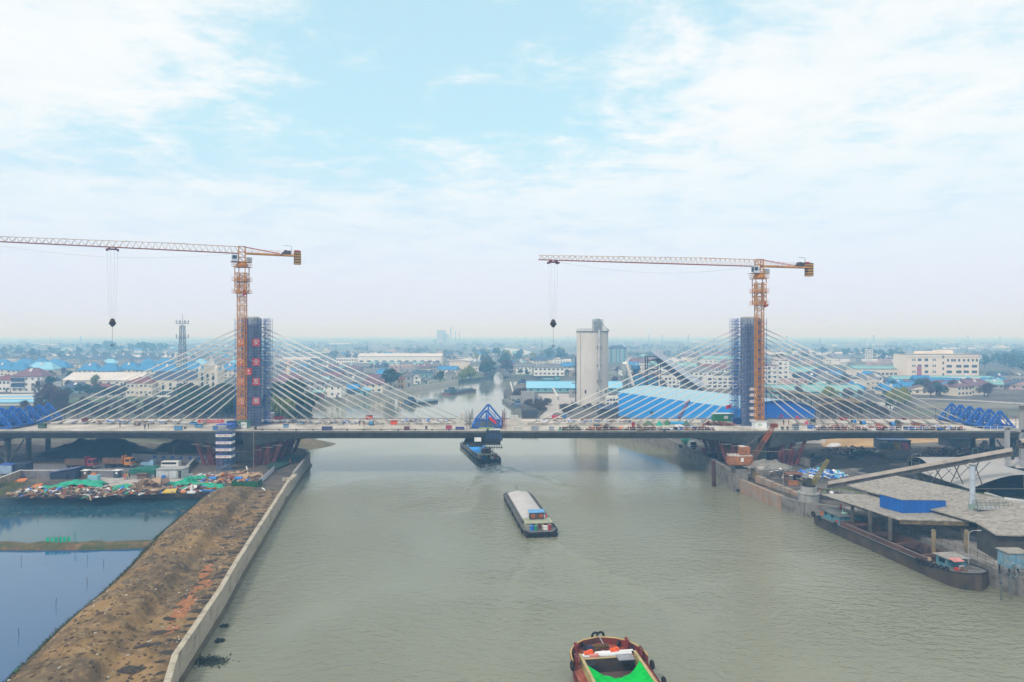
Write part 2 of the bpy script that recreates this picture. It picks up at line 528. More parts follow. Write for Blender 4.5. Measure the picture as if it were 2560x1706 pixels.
setting('dike', MB().grid(dike, 220, 12), mat('dike_earth', (0.15, 0.095, 0.045), 0.95, var=0.4, scale=0.8, dirt=(0.05, 0.07, 0.025), dirt_amt=0.7, dscale=0.5, bump=0.8, bscale=2), smooth=True)
def lev_z(x, y):
 xl = lerp_pts(pond_edge, y) - 2.2; xr = lerp_pts(wall_line, y) - 0.35
 a = (x - xl) / (xr - xl); b = (y - 46) / 130
 return lev(max(0, min(1, a)), b)[2]
M_pit = mat('damp_soil', (0.045, 0.034, 0.025), 0.95, var=0.5, scale=1.5, bump=0.6, bscale=3)
M_redsoil = mat('red_clay', (0.30, 0.125, 0.05), 0.95, var=0.35, scale=1.2, bump=0.6, bscale=3)
def blotch(x, y, rx, ry, hgt, rz=0.0, n=14):
 cs, sn = math.cos(rz), math.sin(rz)
 vs = [(x, y, lev_z(x, y) + hgt)]
 for ring in (0.6, 1.0):
  for i in range(n):
   t = 2 * PI * i / n
   k = ring * (1 + 0.28 * mnoise.noise(Vector((x * 3 + math.cos(t) * 2, y * 3 + math.sin(t) * 2, ring))))
   ax, ay = rx * k * math.cos(t), ry * k * math.sin(t)
   gx, gy = x + ax * cs - ay * sn, y + ax * sn + ay * cs
   vs.append((gx, gy, lev_z(gx, gy) + (hgt * 0.8 if ring < 1 else 0.03)))
 fs = [(0, 1 + i, 1 + (i + 1) % n) for i in range(n)]
 fs += [(1 + i, 1 + n + i, 1 + n + (i + 1) % n, 1 + (i + 1) % n) for i in range(n)]
 return vs, fs
mb = MB()
r2 = random.Random(3)
for row, (a, sp, sz) in enumerate(((0.94, 2.3, 0.62), (0.80, 4.4, 0.80))):
 y = 66.0 + row
 while y < 168:
  xl = lerp_pts(pond_edge, y) - 2.2; xr = lerp_pts(wall_line, y) - 0.35
  x = xl + (xr - xl) * (a + r2.uniform(-0.02, 0.02))
  s_ = sz * r2.uniform(0.7, 1.5)
  mb.add(*blotch(x, y, s_ * 1.3, s_ * 0.8, 0.10, r2.uniform(-0.5, 0.5)))
  y += sp * r2.uniform(0.75, 1.35)
setting('planting_pits', mb, M_pit, kind='stuff', smooth=True)
mb = MB()
for y, a, rx, ry in ((98, 0.83, 1.3, 5.5), (106, 0.85, 1.3, 3.2), (112, 0.80, 0.9, 3.0), (90, 0.86, 0.8, 2.0)):
 xl = lerp_pts(pond_edge, y) - 2.2; xr = lerp_pts(wall_line, y) - 0.35
 mb.add(*blotch(xl + (xr - xl) * a, y, rx, ry, 0.07, 0.2, 20))
setting('red_soil_patches', mb, M_redsoil, kind='stuff', smooth=True)
mb = MB().box((0, 5945, -2.5), (19400, 12100, 84.5))
hz_m = bpy.data.materials.new('haze'); hz_m.use_nodes = True
nt = hz_m.node_tree
nt.nodes.remove(nt.nodes['Principled BSDF'])
pv = nt.nodes.new('ShaderNodeVolumePrincipled')
pv.inputs['Color'].default_value = (0.27, 0.60, 1.0, 1)
pv.inputs['Absorption Color'].default_value = (1, 1, 1, 1)
pv.inputs['Density'].default_value = 0.00074
pv.inputs['Anisotropy'].default_value = 0.0
nt.links.new(pv.outputs[0], nt.nodes['Material Output'].inputs['Volume'])
setting('haze', mb, hz_m, kind='stuff')
# ------------------------------------------------------------------ the bridge
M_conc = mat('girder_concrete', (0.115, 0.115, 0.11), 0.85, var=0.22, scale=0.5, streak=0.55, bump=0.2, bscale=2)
M_deck = mat('deck_concrete', (0.58, 0.53, 0.47), 0.9, var=0.12, scale=0.25, dirt=(0.30, 0.27, 0.23), dirt_amt=0.7, dscale=0.12, bump=0.15)
M_pylon = mat('pylon_concrete', (0.30, 0.32, 0.34), 0.8, var=0.15, scale=0.4, streak=0.35)
M_cable = mat('cable_sheath', (0.72, 0.71, 0.67), 0.45, var=0.05)
M_sleeve = mat('anchor_steel', (0.27, 0.26, 0.25), 0.6, var=0.3)
M_white = mat('white_paint', (0.72, 0.72, 0.70), 0.6, var=0.1)
M_falsework = mat('red_oxide_steel', (0.15, 0.030, 0.030), 0.75, var=0.35, scale=0.8)
M_blue = mat('blue_steel', (0.020, 0.075, 0.33), 0.5, var=0.3, scale=0.8, dirt=(0.04, 0.06, 0.12), dirt_amt=0.4)
M_scaf = mat('scaffold_blue', (0.012, 0.085, 0.40), 0.5, var=0.2)
M_dark = mat('dark_steel', (0.03, 0.032, 0.036), 0.6, var=0.3)
YF, YB, ZD = 200.0, 228.3, 13.6
YC = 214.0
PX = (-81.6, 74.7)
bridge = thing('bridge', 'long cable stayed concrete bridge under construction spanning the canal, pale deck on two pylons', 'bridge', (-3.5, YC, ZD))
def depth(x):
 d = min(abs(x - PX[0]), abs(x - PX[1]))
 t = max(0.0, min(1.0, (d - 3) / 22))
 return 2.5 + 2.9 * (1 - t) ** 2.2
SEG = 4.0
x = -191.5
seg_me = None
JOINT = -7.5   # closure gap where the form traveller stands
while x < 190:
 if not (JOINT <= x < JOINT + SEG):
  da, db = depth(x), depth(x + SEG)
  def prof(dp): return [(YF, ZD), (YF, ZD - 0.45), (YF + 2.6, ZD - dp), (YB - 2.6, ZD - dp), (YB, ZD - 0.45), (YB, ZD)]
  a, b = prof(da), prof(db)
  xa, xb = x + 0.02, x + SEG - 0.02
  vs = [(xa, q, z) for q, z in a] + [(xb, q, z) for q, z in b]
  fs = [(0, 1, 2, 3, 4, 5), (11, 10, 9, 8, 7, 6)] + [(i, 6 + i, 6 + (i + 1) % 6, (i + 1) % 6) for i in range(6)]
  flat = da == db
  if flat and seg_me:
   inst('girder_segment', seg_me, bridge, (x + SEG / 2 + 3.5, 0, 0))
  elif flat:
   m_ = MB().add(vs, fs)
   m_.xform(Matrix.Translation((-(x + SEG / 2), -YC, -ZD)))
   seg_me = m_.mesh('girder_segment', M_conc)
   inst('girder_segment', seg_me, bridge, (x + SEG / 2 + 3.5, 0, 0))
  else:
   part('girder_segment', MB().add(vs, fs), M_conc, bridge, world=True)
 x += SEG
leak_block = MB()  # unseen box added inside the girder to stop light leaking through segment joints
leak_block.box(((-191.5 + JOINT) / 2, YC, ZD - 2.2), (JOINT + 191.5, 21, 2.0))
leak_block.box(((192.5 + JOINT + SEG) / 2, YC, ZD - 2.2), (192.5 - JOINT - SEG, 21, 2.0))
part('joint_leak_block', leak_block, M_conc, bridge, world=True)
for xa, xb in ((-191.5, JOINT), (JOINT + SEG, 192.5)):
 part('deck_surface', MB().box(((xa + xb) / 2, YC, ZD + 0.004), (xb - xa, YB - YF - 0.5, 0.06)), M_deck, bridge, world=True)
 kb = MB()
 q = xa
 while q < xb - 0.2:
  l = min(rnd.uniform(1.2, 2.0), xb - q)
  kb.box((q + l / 2, YF + 0.12, ZD + 0.002), (l - 0.06, 0.34 + rnd.uniform(-0.06, 0.06), rnd.uniform(0.12, 0.24)))
  q += l
 part('kerb', kb, mat('kerb_concrete', (0.40, 0.38, 0.33), 0.9, var=0.3), bridge, world=True, kind='stuff')
 part('kerb', MB().box(((xa + xb) / 2, YB - 0.15, ZD + 0.002), (xb - xa, 0.3, 0.3)), mat('far_kerb_concrete', (0.24, 0.16, 0.12), 0.9, var=0.4, scale=1.0), bridge, world=True)
 part('median_kerb', MB().box(((xa + xb) / 2, YC - 1.5, ZD + 0.06), (xb - xa, 0.2, 0.22)), M_deck, bridge, world=True)
 part('median_kerb', MB().box(((xa + xb) / 2, YC + 1.5, ZD + 0.06), (xb - xa, 0.2, 0.22)), M_deck, bridge, world=True)
def rail_mesh(step, hgt, thin):
 r = MB()
 n = int(10 / step)
 for i in range(n): r.beam((i * step, 0, 0), (i * step, 0, hgt), thin, thin)
 for z in (hgt * 0.5, hgt): r.beam((0, 0, z), (10, 0, z), thin * 0.6, thin * 0.6)
 return r
rail_w = rail_mesh(2.0, 1.3, 0.09).mesh('guard_rail', M_white)
rail_f = rail_mesh(0.8, 1.25, 0.035).mesh('guard_rail', mat('wire_grey', (0.30, 0.30, 0.31), 0.6))
rail_b = rail_mesh(2.0, 1.4, 0.06).mesh('guard_rail', mat('far_rail_grey', (0.35, 0.36, 0.38), 0.6))
x = -191.5
while x < 182:
 if not (-18 < x < 2):
  inst('guard_rail', rail_f if x < -2 else rail_w, bridge, (x + 3.5, YF + 0.45 - YC, 0.05))
  inst('guard_rail', rail_b, bridge, (x + 3.5, YB - 0.5 - YC, 0.05))
 x += 10
sl_mat = M_sleeve
for pi_, px in enumerate(PX):
 pm = MB().prism([(px - 2.7, YC - 1.3), (px - 2.2, YC - 1.7), (px + 2.2, YC - 1.7), (px + 2.7, YC - 1.3), (px + 2.7, YC + 1.3), (px + 2.2, YC + 1.7), (px - 2.2, YC + 1.7), (px - 2.7, YC + 1.3)], ZD, 47.0)
 py = part('pylon', pm, M_pylon, bridge, world=True)
 gm = MB().box((px + 0.2, YC - 1.72, ZD + 0.2), (1.5, 0.16, 33.0)).box((px - 1.9, YC - 1.72, ZD + 0.2), (0.5, 0.14, 33.0))
 part('pylon_rib', gm, mat('pylon_rib_concrete', (0.36, 0.38, 0.39), 0.8, var=0.12, streak=0.3), py, world=True, root=bridge)
 part('pylon_cap', MB().box((px - 0.3, YC, 47.0), (4.6, 3.0, 0.45)), mat('cap_concrete', (0.5, 0.49, 0.43), 0.85), py, world=True, root=bridge)
 for side in (-1, 1):
  for k in range(14):
   xo = px + side * (15.5 + k * (69.0 - 15.5) / 13)
   zt = 25.6 + k * (44.8 - 25.6) / 13
   for yy in (-0.55, 0.55):
    cm = MB().tube((px + side * 2.0, YC + yy, zt), (xo, YC + yy, ZD + 0.35), 0.082, 6)
    c = part('stay_cable', cm, M_cable, bridge, world=True, smooth=True)
    p0 = Vector((px + side * 2.0, YC + yy, zt)); p1 = Vector((xo, YC + yy, ZD + 0.3))
    dv = (p1 - p0).normalized()
    part('anchor_sleeve', MB().tube(p1 - dv * 2.4, p1, 0.15, 6), sl_mat, c, world=True, root=bridge)
   part('anchor_block', MB().box((xo, YC, ZD + 0.06), (1.5, 2.4, 0.55)), mat('anchor_concrete', (0.30, 0.28, 0.25), 0.9), bridge, world=True)
 pr = MB().box((px, YC, 2.6), (7.0, 9.0, ZD - 5.4 - 2.6))
 part('pier', pr, mat('pier_concrete', (0.20, 0.19, 0.185), 0.9, var=0.25, streak=0.4), bridge, world=True)
 for sx in (-1, 1):
  for j in range(4):
   for i in range(3):
    y = YF + 4 + j * 6.5
    b0 = px + sx * (5 + i * 2.6); t0 = px + sx * (5.5 + i * 3.6)
    zt = ZD - depth(t0) - 0.35
    part('falsework_column', MB().tube((b0, y, 2.9), (t0, y, zt), 0.55, 8), M_falsework, bridge, world=True)
  br = MB()
  for j in range(4):
   y = YF + 4 + j * 6.5
   for i in range(2):
    b0 = px + sx * (5 + i * 2.6); t0 = px + sx * (5.5 + (i + 1) * 3.6)
    br.tube((b0 + sx * 1.3, y, 2.9), (b0 + sx * 1.3, y, ZD - depth(b0 + sx * 1.3) - .3), 0.5, 8).beam((b0, y, 3.2), (t0, y, ZD - depth(t0) - 0.8), 0.26)
    br.beam((b0 + sx * 2.6, y, 3.2), (t0 - sx * 3.6, y, ZD - depth(t0 - sx * 3.6) - 0.8), 0.2)
    br.beam((b0, y, 6.3), (b0 + sx * 3.6, y, 6.3), 0.22)
  for i in range(3):
   t0 = px + sx * (5.5 + i * 3.6)
   br.beam((t0, YF + 3, ZD - depth(t0) - 0.22), (t0, YB - 3, ZD - depth(t0) - 0.22), 0.4, 0.36)
  part('falsework_bracing', br, M_falsework, bridge, world=True)
 walk = MB()
 for yy in (YF + 1.6,):
  for i in range(9):
   xx = px - 13 + i * 3.0
   walk.box((xx + 1.5, yy, ZD - depth(xx) - 0.9), (2.9, 1.2, 0.12))
 part('working_platform', walk, mat('weathered_board', (0.16, 0.13, 0.10), 0.9, var=0.3), bridge, world=True)
for px in (-151.5, -164.5, 150.5, 163):
 for j in range(3):
  part('approach_pier', MB().tube((px, YF + 5 + j * 9, 2.5), (px, YF + 5 + j * 9, ZD - 3.2), 0.75, 10), mat('dark_pier', (0.075, 0.078, 0.085), 0.9, var=0.3), bridge, world=True)
 part('pier_cap', MB().box((px, YC, ZD - 3.2), (2.2, 24, 0.75)), mat('dark_pier', (0.075, 0.078, 0.085)), bridge, world=True)
 m_ = MB()
 m_.beam((px, YF + 5, 3.0), (px - 5, YF + 5, ZD - 3.2), 0.35).beam((px, YF + 5, 3.0), (px + 5, YF + 5, ZD - 3.2), 0.35)
 part('pier_brace', m_, mat('dark_pier', (0.075, 0.078, 0.085)), bridge, world=True)
# ------------------------------------------------------------------ scaffolding round each pylon
def text_mesh(txt, size, m, extrude=0.01):
 cu = bpy.data.curves.new('lettering', 'FONT')
 cu.body = txt; cu.size = size; cu.extrude = extrude
 cu.align_x = 'CENTER'; cu.align_y = 'CENTER'
 cu.resolution_u = 2
 o = bpy.data.objects.new('lettering', cu)
 COL.objects.link(o)
 dg = bpy.context.evaluated_depsgraph_get()
 me = bpy.data.meshes.new_from_object(o.evaluated_get(dg))
 me.name = 'lettering'
 bpy.data.objects.remove(o)
 me.materials.clear(); me.materials.append(m)
 return me
M_red = mat('sign_red', (0.62, 0.022, 0.045), 0.5, var=0.06)
M_letter = mat('letter_white', (0.80, 0.80, 0.80), 0.6, var=0.02)
def scaf_lift():
 """one 1.85 m lift: two rings of standards, ledgers, boards"""
 m_ = MB()
 for y in (-3.0, 3.0):
  for i in range(9): m_.beam((-4.0 + i, y, 0), (-4.0 + i, y, 1.85), 0.10)
  m_.beam((-4.0, y, 0.0), (4.0, y, 0.0), 0.11)
  m_.beam((-4.0, y, 0.95), (4.0, y, 0.95), 0.05)
 for x in (-4.0, 4.0):
  for y in (-1, 0, 1): m_.beam((x, y, 0), (x, y, 1.85), 0.075)
  m_.beam((x, -3.0, 0.0), (x, 3.0, 0.0), 0.07)
  m_.beam((x, -3.0, 0.95), (x, 3.0, 0.95), 0.05)
 m_.beam((-4.0, -3.0, 0), (-2.0, -3.0, 1.85), 0.05).beam((2.0, -3.0, 1.85), (4.0, -3.0, 0), 0.05)
 return m_
def stair_lift():
 m_ = MB()
 for x in (0, 0.9, 1.8):
  for y in (-1.6, 0, 1.6): m_.beam((x, y, 0), (x, y, 1.85), 0.08)
 for z in (0.0, 0.95):
  for y in (-1.6, 1.6): m_.beam((0, y, z), (1.8, y, z), 0.07)
  for x in (0, 1.8): m_.beam((x, -1.6, z), (x, 1.6, z), 0.07)
 m_.beam((0.1, -1.6, 0), (1.7, -1.6, 1.85), 0.09).box((0.9, 0, 0.02), (1.6, 3.0, 0.07))
 return m_
lift_me = scaf_lift().mesh('scaffold_lift', M_scaf)
stair_me = stair_lift().mesh('stair_lift', mat('stair_blue', (0.018, 0.085, 0.34), 0.5))
board_me = MB().box((0, -2.52, 0.02), (7.6, 0.8, 0.06)).mesh('scaffold_board', mat('scaffold_plank', (0.04, 0.09, 0.20), 0.8))
form_me = MB().box((0, 0, 0.02), (1.7, 0.12, 1.78)).box((-0.6, -0.1, 0.02), (0.10, 0.12, 1.78)).box((0.1, -0.1, 0.02), (0.10, 0.12, 1.78)).box((0.7, -0.1, 0.02), (0.10, 0.12, 1.78)).mesh('formwork_panel', mat('formwork_blue', (0.018, 0.085, 0.34), 0.55, var=0.3, scale=0.5))
scafs = []
for px, side, lab in ((PX[0], 1, 'blue scaffolding round the left pylon carrying the red slogan boards'), (PX[1], -1, 'blue scaffolding round the right pylon, without red boards')):
 t = thing('scaffolding', lab, 'scaffolding', (px, YC, ZD + 0.07), 0, 'scaffolding round the pylons')
 scafs.append(t)
 for k in range(18):
  z = k * 1.85
  if k < 17 or True: inst('scaffold_lift', lift_me, t, (0, 0, z))
  inst('scaffold_board', board_me, t, (0, 0, z)); inst('scaffold_board', board_me, t, (0, 5.04, z))
  inst('stair_lift', stair_me, t, (side * 4.0 if side > 0 else -5.8, 0.4, z))
  inst('formwork_panel', form_me, t, (-side * 1.3 if side > 0 else 1.9, -1.92, z))
def board(x, z, ch, lab, w=2.25, y=YC - 3.12, extra=None):
 t = thing('slogan_board', lab, 'sign', (x, y, z), 0, 'red slogan boards on the left pylon')
 part('panel', MB().box((0, 0, -w / 2), (w, 0.08, w)), M_red, t)
 fr = MB()
 for s_ in (-1, 1):
  fr.beam((s_ * w / 2, -0.05, -w / 2), (s_ * w / 2, -0.05, w / 2), 0.07).beam((-w / 2, -0.05, s_ * w / 2), (w / 2, -0.05, s_ * w / 2), 0.07)
 part('frame', fr, mat('sign_pink_edge', (0.72, 0.16, 0.22), 0.6), t)
 if ch:
  inst('lettering', text_mesh(ch, w * 0.86, M_letter), t, (0, -0.065, -0.02 * w), (R(90), 0, 0))
 return t
for zc, c1, c2 in ((838 + 18 - 1, '科', '安'), (905, '学', '全'), (954, '管', '发'), (1003, '理', '展')):
 pass
rows = [856.5, 905.5, 954.5, 1003.5]
names1 = ['uppermost', 'second from the top', 'third from the top', 'lowest']
for v, c1, c2, nm in zip(rows, '科学管理', '安全发展', names1):
 z = EYE - (v - ROW0) * (YC - 3.1) / FPX
 board((640.5 - 1280) * (YC - 3.1) / FPX, z, c2, 'red board lettered %s, %s of the right slogan column' % (c2, nm))
 board((602 - 1280) * (YC - 3.1) / FPX, z, c1, 'red board half hidden behind the crane mast, %s of its column' % nm)
v = 929.5
lb = board((621.5 - 1280) * (YC - 3.4) / FPX, EYE - (v - ROW0) * (YC - 3.4) / FPX, None, 'red board with a white four petalled emblem between the two slogan columns', 2.0, YC - 3.4)
em = MB()
for k in range(4):
 a = k * PI / 2
 em.add([(0.10 * math.cos(a + 0.78), -0.07, 0.25 + 0.10 * math.sin(a + 0.78)), (0.42 * math.cos(a + 0.22), -0.07, 0.25 + 0.42 * math.sin(a + 0.22)), (0.48 * math.cos(a), -0.07, 0.25 + 0.48 * math.sin(a)), (0.42 * math.cos(a - 0.22), -0.07, 0.25 + 0.42 * math.sin(a - 0.22)), (0.10 * math.cos(a - 0.78), -0.07, 0.25 + 0.10 * math.sin(a - 0.78))], [(0, 1, 2, 3, 4)])
for i in range(6): em.box((-0.62 + i * 0.25, -0.07, -0.66), (0.17, 0.02, 0.16))
part('emblem', em, M_letter, lb)
for k, v in enumerate((973, 988, 1004, 1021, 1037, 1052)):
 z = EYE - (v - ROW0) * (YC - 3.1) / FPX
 xx = (1882 - 1280) * (YC - 3.1) / FPX
 t = thing('notice_board', 'white strip sign with red characters on the right pylon, %s from the top' % ('first', 'second', 'third', 'fourth', 'fifth', 'sixth')[k], 'sign', (xx, YC - 3.12, z), 0, 'white strip signs on the right pylon')
 part('panel', MB().box((0, 0, -0.4), (1.9, 0.06, 0.8)), M_white, t)
 inst('lettering', text_mesh('安全生产', 0.42, mat('letter_red', (0.55, 0.03, 0.06), 0.6)), t, (0, -0.045, 0), (R(90), 0, 0))
# ------------------------------------------------------------------ tower cranes
M_org = mat('crane_orange', (0.56, 0.24, 0.016), 0.5, var=0.25, scale=0.5, dirt=(0.20, 0.09, 0.03), dirt_amt=0.3, dscale=0.6)
M_jib = mat('jib_cream', (0.60, 0.46, 0.34), 0.5, var=0.12)
M_rust = mat('chord_red_brown', (0.33, 0.10, 0.06), 0.55, var=0.2)
M_cab = mat('cab_white', (0.55, 0.60, 0.68), 0.4, var=0.1)
M_glass = mat('dark_glass', (0.02, 0.03, 0.045), 0.1, var=0.1, spec=0.6)
M_cw = mat('counterweight_yellow', (0.42, 0.22, 0.03), 0.7)
M_rope = mat('wire_rope', (0.28, 0.29, 0.31), 0.6)
M_black = mat('black_rubber', (0.012, 0.012, 0.013), 0.85, var=0.3)
def mast_section(w, h, th, tb):
 m_ = MB(); a = w / 2
 cs = [(-a, -a), (a, -a), (a, a), (-a, a)]
 for x, y in cs: m_.beam((x, y, 0), (x, y, h), th)
 for i in range(4):
  p, q = cs[i], cs[(i + 1) % 4]
  m_.beam((*p, 0), (*q, 0), tb).beam((*p, h / 2), (*q, h / 2), tb)
  m_.beam((*p, 0), (*q, h / 2), tb).beam((*q, h / 2), (*p, h), tb)
  m_.beam((*q, 0), (*p, h / 2), tb * 0.7)
 m_.beam((-0.4, 0.3, 0), (-0.4, 0.3, h), 0.05).beam((0.05, 0.3, 0), (0.05, 0.3, h), 0.05)   # ladder
 for i in range(6): m_.beam((-0.4, 0.3, i * h / 6), (0.05, 0.3, i * h / 6), 0.035)
 return m_
mast_me = mast_section(2.1, 2.8, 0.20, 0.115).mesh('mast_section', M_org)
def ring_platform(w):
 m_ = MB()
 for i, (x, y, sx, sy) in enumerate(((0, -w, 2 * w + .9, .9), (0, w, 2 * w + .9, .9), (-w, 0, .9, 2 * w - .9), (w, 0, .9, 2 * w - .9))):
  m_.box((x, y, 0), (sx, sy, 0.12))
 e = w + 0.45
 for s1, s2 in (((-e, -e), (e, -e)), ((e, -e), (e, e)), ((e, e), (-e, e)), ((-e, e), (-e, -e))):
  for z in (0.6, 1.15): m_.beam((*s1, z), (*s2, z), 0.06)
  for k in range(4):
   px_ = s1[0] + (s2[0] - s1[0]) * k / 4; py_ = s1[1] + (s2[1] - s1[1]) * k / 4
   m_.beam((px_, py_, 0), (px_, py_, 1.15), 0.06)
 return m_
plat_me = ring_platform(1.75).mesh('platform', M_org)
def tower_crane(lab, x, y, zb, z_jib, tip, counter, jib_len, trolley_t, hook_v, cage, group):
 t = thing('tower_crane', lab, 'tower crane', (x, y, zb), 0, group)
 H0 = z_jib - zb
 ang = math.atan2(tip[1] - y, tip[0] - x)
 n = int((H0 - 4.0) / 2.8)
 for k in range(n): inst('mast_section', mast_me, t, (0, 0, 0.0 + k * 2.8))
 ztop = n * 2.8
 cz0, cz1 = cage[0] - zb, cage[1] - zb
 hc = cz1 - cz0
 cg = MB(); a = 1.55
 cs = [(-a, -a), (a, -a), (a, a), (-a, a)]
 for p in cs: cg.beam((*p, cz0), (*p, cz1), 0.22)
 for i in range(4):
  p, q = cs[i], cs[(i + 1) % 4]
  for f in (0, 0.28, 0.5, 0.75, 1.0): cg.beam((*p, cz0 + hc * f), (*q, cz0 + hc * f), 0.2 if f in (0, 1.0) else 0.13)
  cg.beam((*p, cz0), (*q, cz0 + hc * 0.28), 0.12).beam((*q, cz0 + hc * .28), (*p, cz0 + hc * .5), 0.12).beam((*p, cz0 + hc * .5), (*q, cz0 + hc * .75), 0.12)
 part('climbing_cage', cg, M_org, t)
 for f, nm in ((0.98, 'platform'), (0.42, 'platform'), (-0.06, 'platform')):
  o = inst(nm, plat_me, t, (0, 0, cz0 + hc * f))
 part('hydraulic_ram', MB().tube((1.2, -1.7, cz0 - 1.3), (1.2, -1.7, cz0 + 0.6), 0.25, 8).box((1.7, -1.6, cz0 - 1.0), (0.7, 0.6, 0.7)), mat('ram_red', (0.45, 0.02, 0.03), 0.5), t)
 part('slewing_ring', MB().lathe((0, 0, cz1), [(1.5, 0), (1.7, 0.3), (1.6, 0.9), (1.2, 1.2), (1.0, 1.6)], 16), M_org, t)
 hd = Matrix.Rotation(ang, 4, 'Z')
 head = MB(); ht = H0 + 2.1
 b = 0.95
 for sx in (-1, 1):
  for sy in (-1, 1): head.beam((sx * b, sy * b, cz1 + 1.2), (sx * b * 0.95, sy * b * 0.8, ht), 0.22)
 for k in range(3):
  z0 = cz1 + 1.3 + k * (ht - cz1 - 1.3) / 3; z1 = cz1 + 1.3 + (k + 1) * (ht - cz1 - 1.3) / 3
  for s_ in (-1, 1):
   head.beam((-b, s_ * b, z0), (b, s_ * b, z1), 0.12).beam((s_ * b, -b, z0), (s_ * b, b, z1), 0.12)
   head.beam((-b, s_ * b, z1), (b, s_ * b, z1), 0.13).beam((s_ * b, -b, z1), (s_ * b, b, z1), 0.13)
 part('tower_head', head.xform(hd), M_org, t)
 cab_c = Vector((2.1, 1.0, cz1 + 1.5))
 cb = MB().box(cab_c, (1.7, 1.4, 2.0))
 cab_ = part('operator_cab', cb.xform(hd), M_cab, t)
 part('window', MB().box((2.96, 1.0, cz1 + 1.85), (0.04, 1.2, 1.4)).box((2.2, 1.72, cz1 + 2.2), (1.2, 0.04, 1.0)).xform(hd), M_glass, cab_)
 part('control_cabinet', MB().box((-2.0, 0.6, cz1 + 1.45), (1.5, 1.3, 1.4)).xform(hd), mat('cabinet_grey', (0.35, 0.37, 0.38), 0.5), t)
 part('cab_platform', MB().box((0.2, 0, cz1 + 1.35), (6.0, 2.9, 0.1)).xform(hd), M_org, t)
 ns = int(round(jib_len / 4.9)); L = jib_len / ns
 for k in range(ns):
  x0, x1 = 1.0 + k * L, 1.0 + (k + 1) * L
  def hgt(q): return 2.0 - 0.8 * max(0, (q - 20) / (jib_len - 20)) if q > 20 else 2.0
  def wid(q): return 0.85 - 0.25 * q / jib_len
  up, lo, di = MB(), MB(), MB()
  h0, h1 = hgt(x0), hgt(x1)
  up.beam((x0, 0, H0 + h0), (x1, 0, H0 + h1), 0.16)
  for s_ in (-1, 1):
   lo.beam((x0, s_ * wid(x0), H0), (x1, s_ * wid(x1), H0), 0.16)
   nb = 3
   for j in range(nb):
    q0, q1 = x0 + (x1 - x0) * j / nb, x0 + (x1 - x0) * (j + 1) / nb
    qm = (q0 + q1) / 2
    di.beam((q0, s_ * wid(q0), H0), (qm, 0, H0 + hgt(qm)), 0.085).beam((qm, 0, H0 + hgt(qm)), (q1, s_ * wid(q1), H0), 0.085)
  for j in range(3):
   q0 = x0 + (x1 - x0) * j / 3; q1 = x0 + (x1 - x0) * (j + 1) / 3
   lo.beam((q0, -wid(q0), H0), (q0, wid(q0), H0), 0.08).beam((q0, -wid(q0), H0), (q1, wid(q1), H0), 0.06)
  if k % 3 == 0: up.box((x0, 0, H0 + h0 - 0.05), (0.7, 0.5, 0.2))
  sec = part('jib_section', di.xform(hd), M_jib, t)
  part('top_chord', up.xform(hd), M_jib if k > 3 else M_org, sec)
  part('bottom_chord', lo.xform(hd), M_rust, sec)
 cj = MB()
 for s_ in (-1, 1):
  cj.beam((-0.8, s_ * 0.8, H0 + 0.1), (-counter, s_ * 0.8, H0 + 0.1), 0.28, 0.5)
  for z in (0.6, 1.1): cj.beam((-1, s_ * 0.95, H0 + 0.3 + z), (-counter, s_ * 0.95, H0 + 0.3 + z), 0.04)
  for i in range(9): cj.beam((-1 - i * (counter - 1) / 8, s_ * 0.95, H0 + 0.3), (-1 - i * (counter - 1) / 8, s_ * 0.95, H0 + 1.4), 0.04)
 for i in range(8): cj.beam((-1.5 - i * (counter - 2) / 8, -0.8, H0 + 0.1), (-1.5 - i * (counter - 2) / 8, 0.8, H0 + 0.1), 0.12)
 cj.box((-counter / 2, 0, H0 + 0.33), (counter - 1, 1.5, 0.06))
 part('counter_jib', cj.xform(hd), M_org, t)
 tb = MB()
 for s_ in (-1, 1): tb.beam((-0.3, s_ * 0.5, ht), (-counter + 5.0, s_ * 0.7, H0 + 0.5), 0.13)
 part('tie_bar', tb.xform(hd), mat('tie_red', (0.42, 0.06, 0.04), 0.5), t)
 part('hoist_winch', MB().box((-counter + 3.4, 0, H0 + 0.4), (2.2, 1.4, 0.5)).tube((-counter + 3.4, -0.7, H0 + 1.2), (-counter + 3.4, 0.7, H0 + 1.2), 0.55, 10).box((-counter + 2.3, 0.2, H0 + 0.4), (0.9, 0.9, 1.2)).xform(hd), M_dark, t)
 part('jib_lamp', MB().beam((-counter + 1.6, 0.4, H0 + 0.4), (-counter + 1.6, 0.4, H0 + 3.0), 0.09).beam((-counter + 1.6, 0.4, H0 + 3.0), (-counter + 4.0, 0.4, H0 + 3.15), 0.09).xform(hd), M_dark, t)
 for k in range(5):
  zz = H0 + 1.5 - k * 0.82
  blk = part('counterweight', MB().box((-counter - 0.2, 0, zz - 0.8), (2.0, 1.7, 0.5)).xform(hd), M_cw, t)
  part('weight_stripe', MB().box((-counter - 0.2, 0, zz - 0.32), (1.94, 1.64, 0.3)).xform(hd), M_black, blk)
 part('warning_flag', MB().box((-counter - 0.3, -0.92, H0 + 1.3), (1.9, 0.06, 0.7)).xform(hd), M_red, t)
 tx = trolley_t
 tr = part('trolley', MB().box((tx, 0, H0 - 0.7), (2.2, 1.7, 0.28)).tube((tx - .8, -0.9, H0 - .3), (tx - .8, 0.9, H0 - .3), 0.22, 8).tube((tx + .8, -0.9, H0 - .3), (tx + .8, 0.9, H0 - .3), 0.22, 8).box((tx - 1.3, 0, H0 - 1.0), (0.5, 1.9, 0.5)).box((tx + 1.3, 0, H0 - 1.0), (0.5, 1.9, 0.5)).xform(hd), mat('trolley_dark_red', (0.16, 0.03, 0.03), 0.6), t)
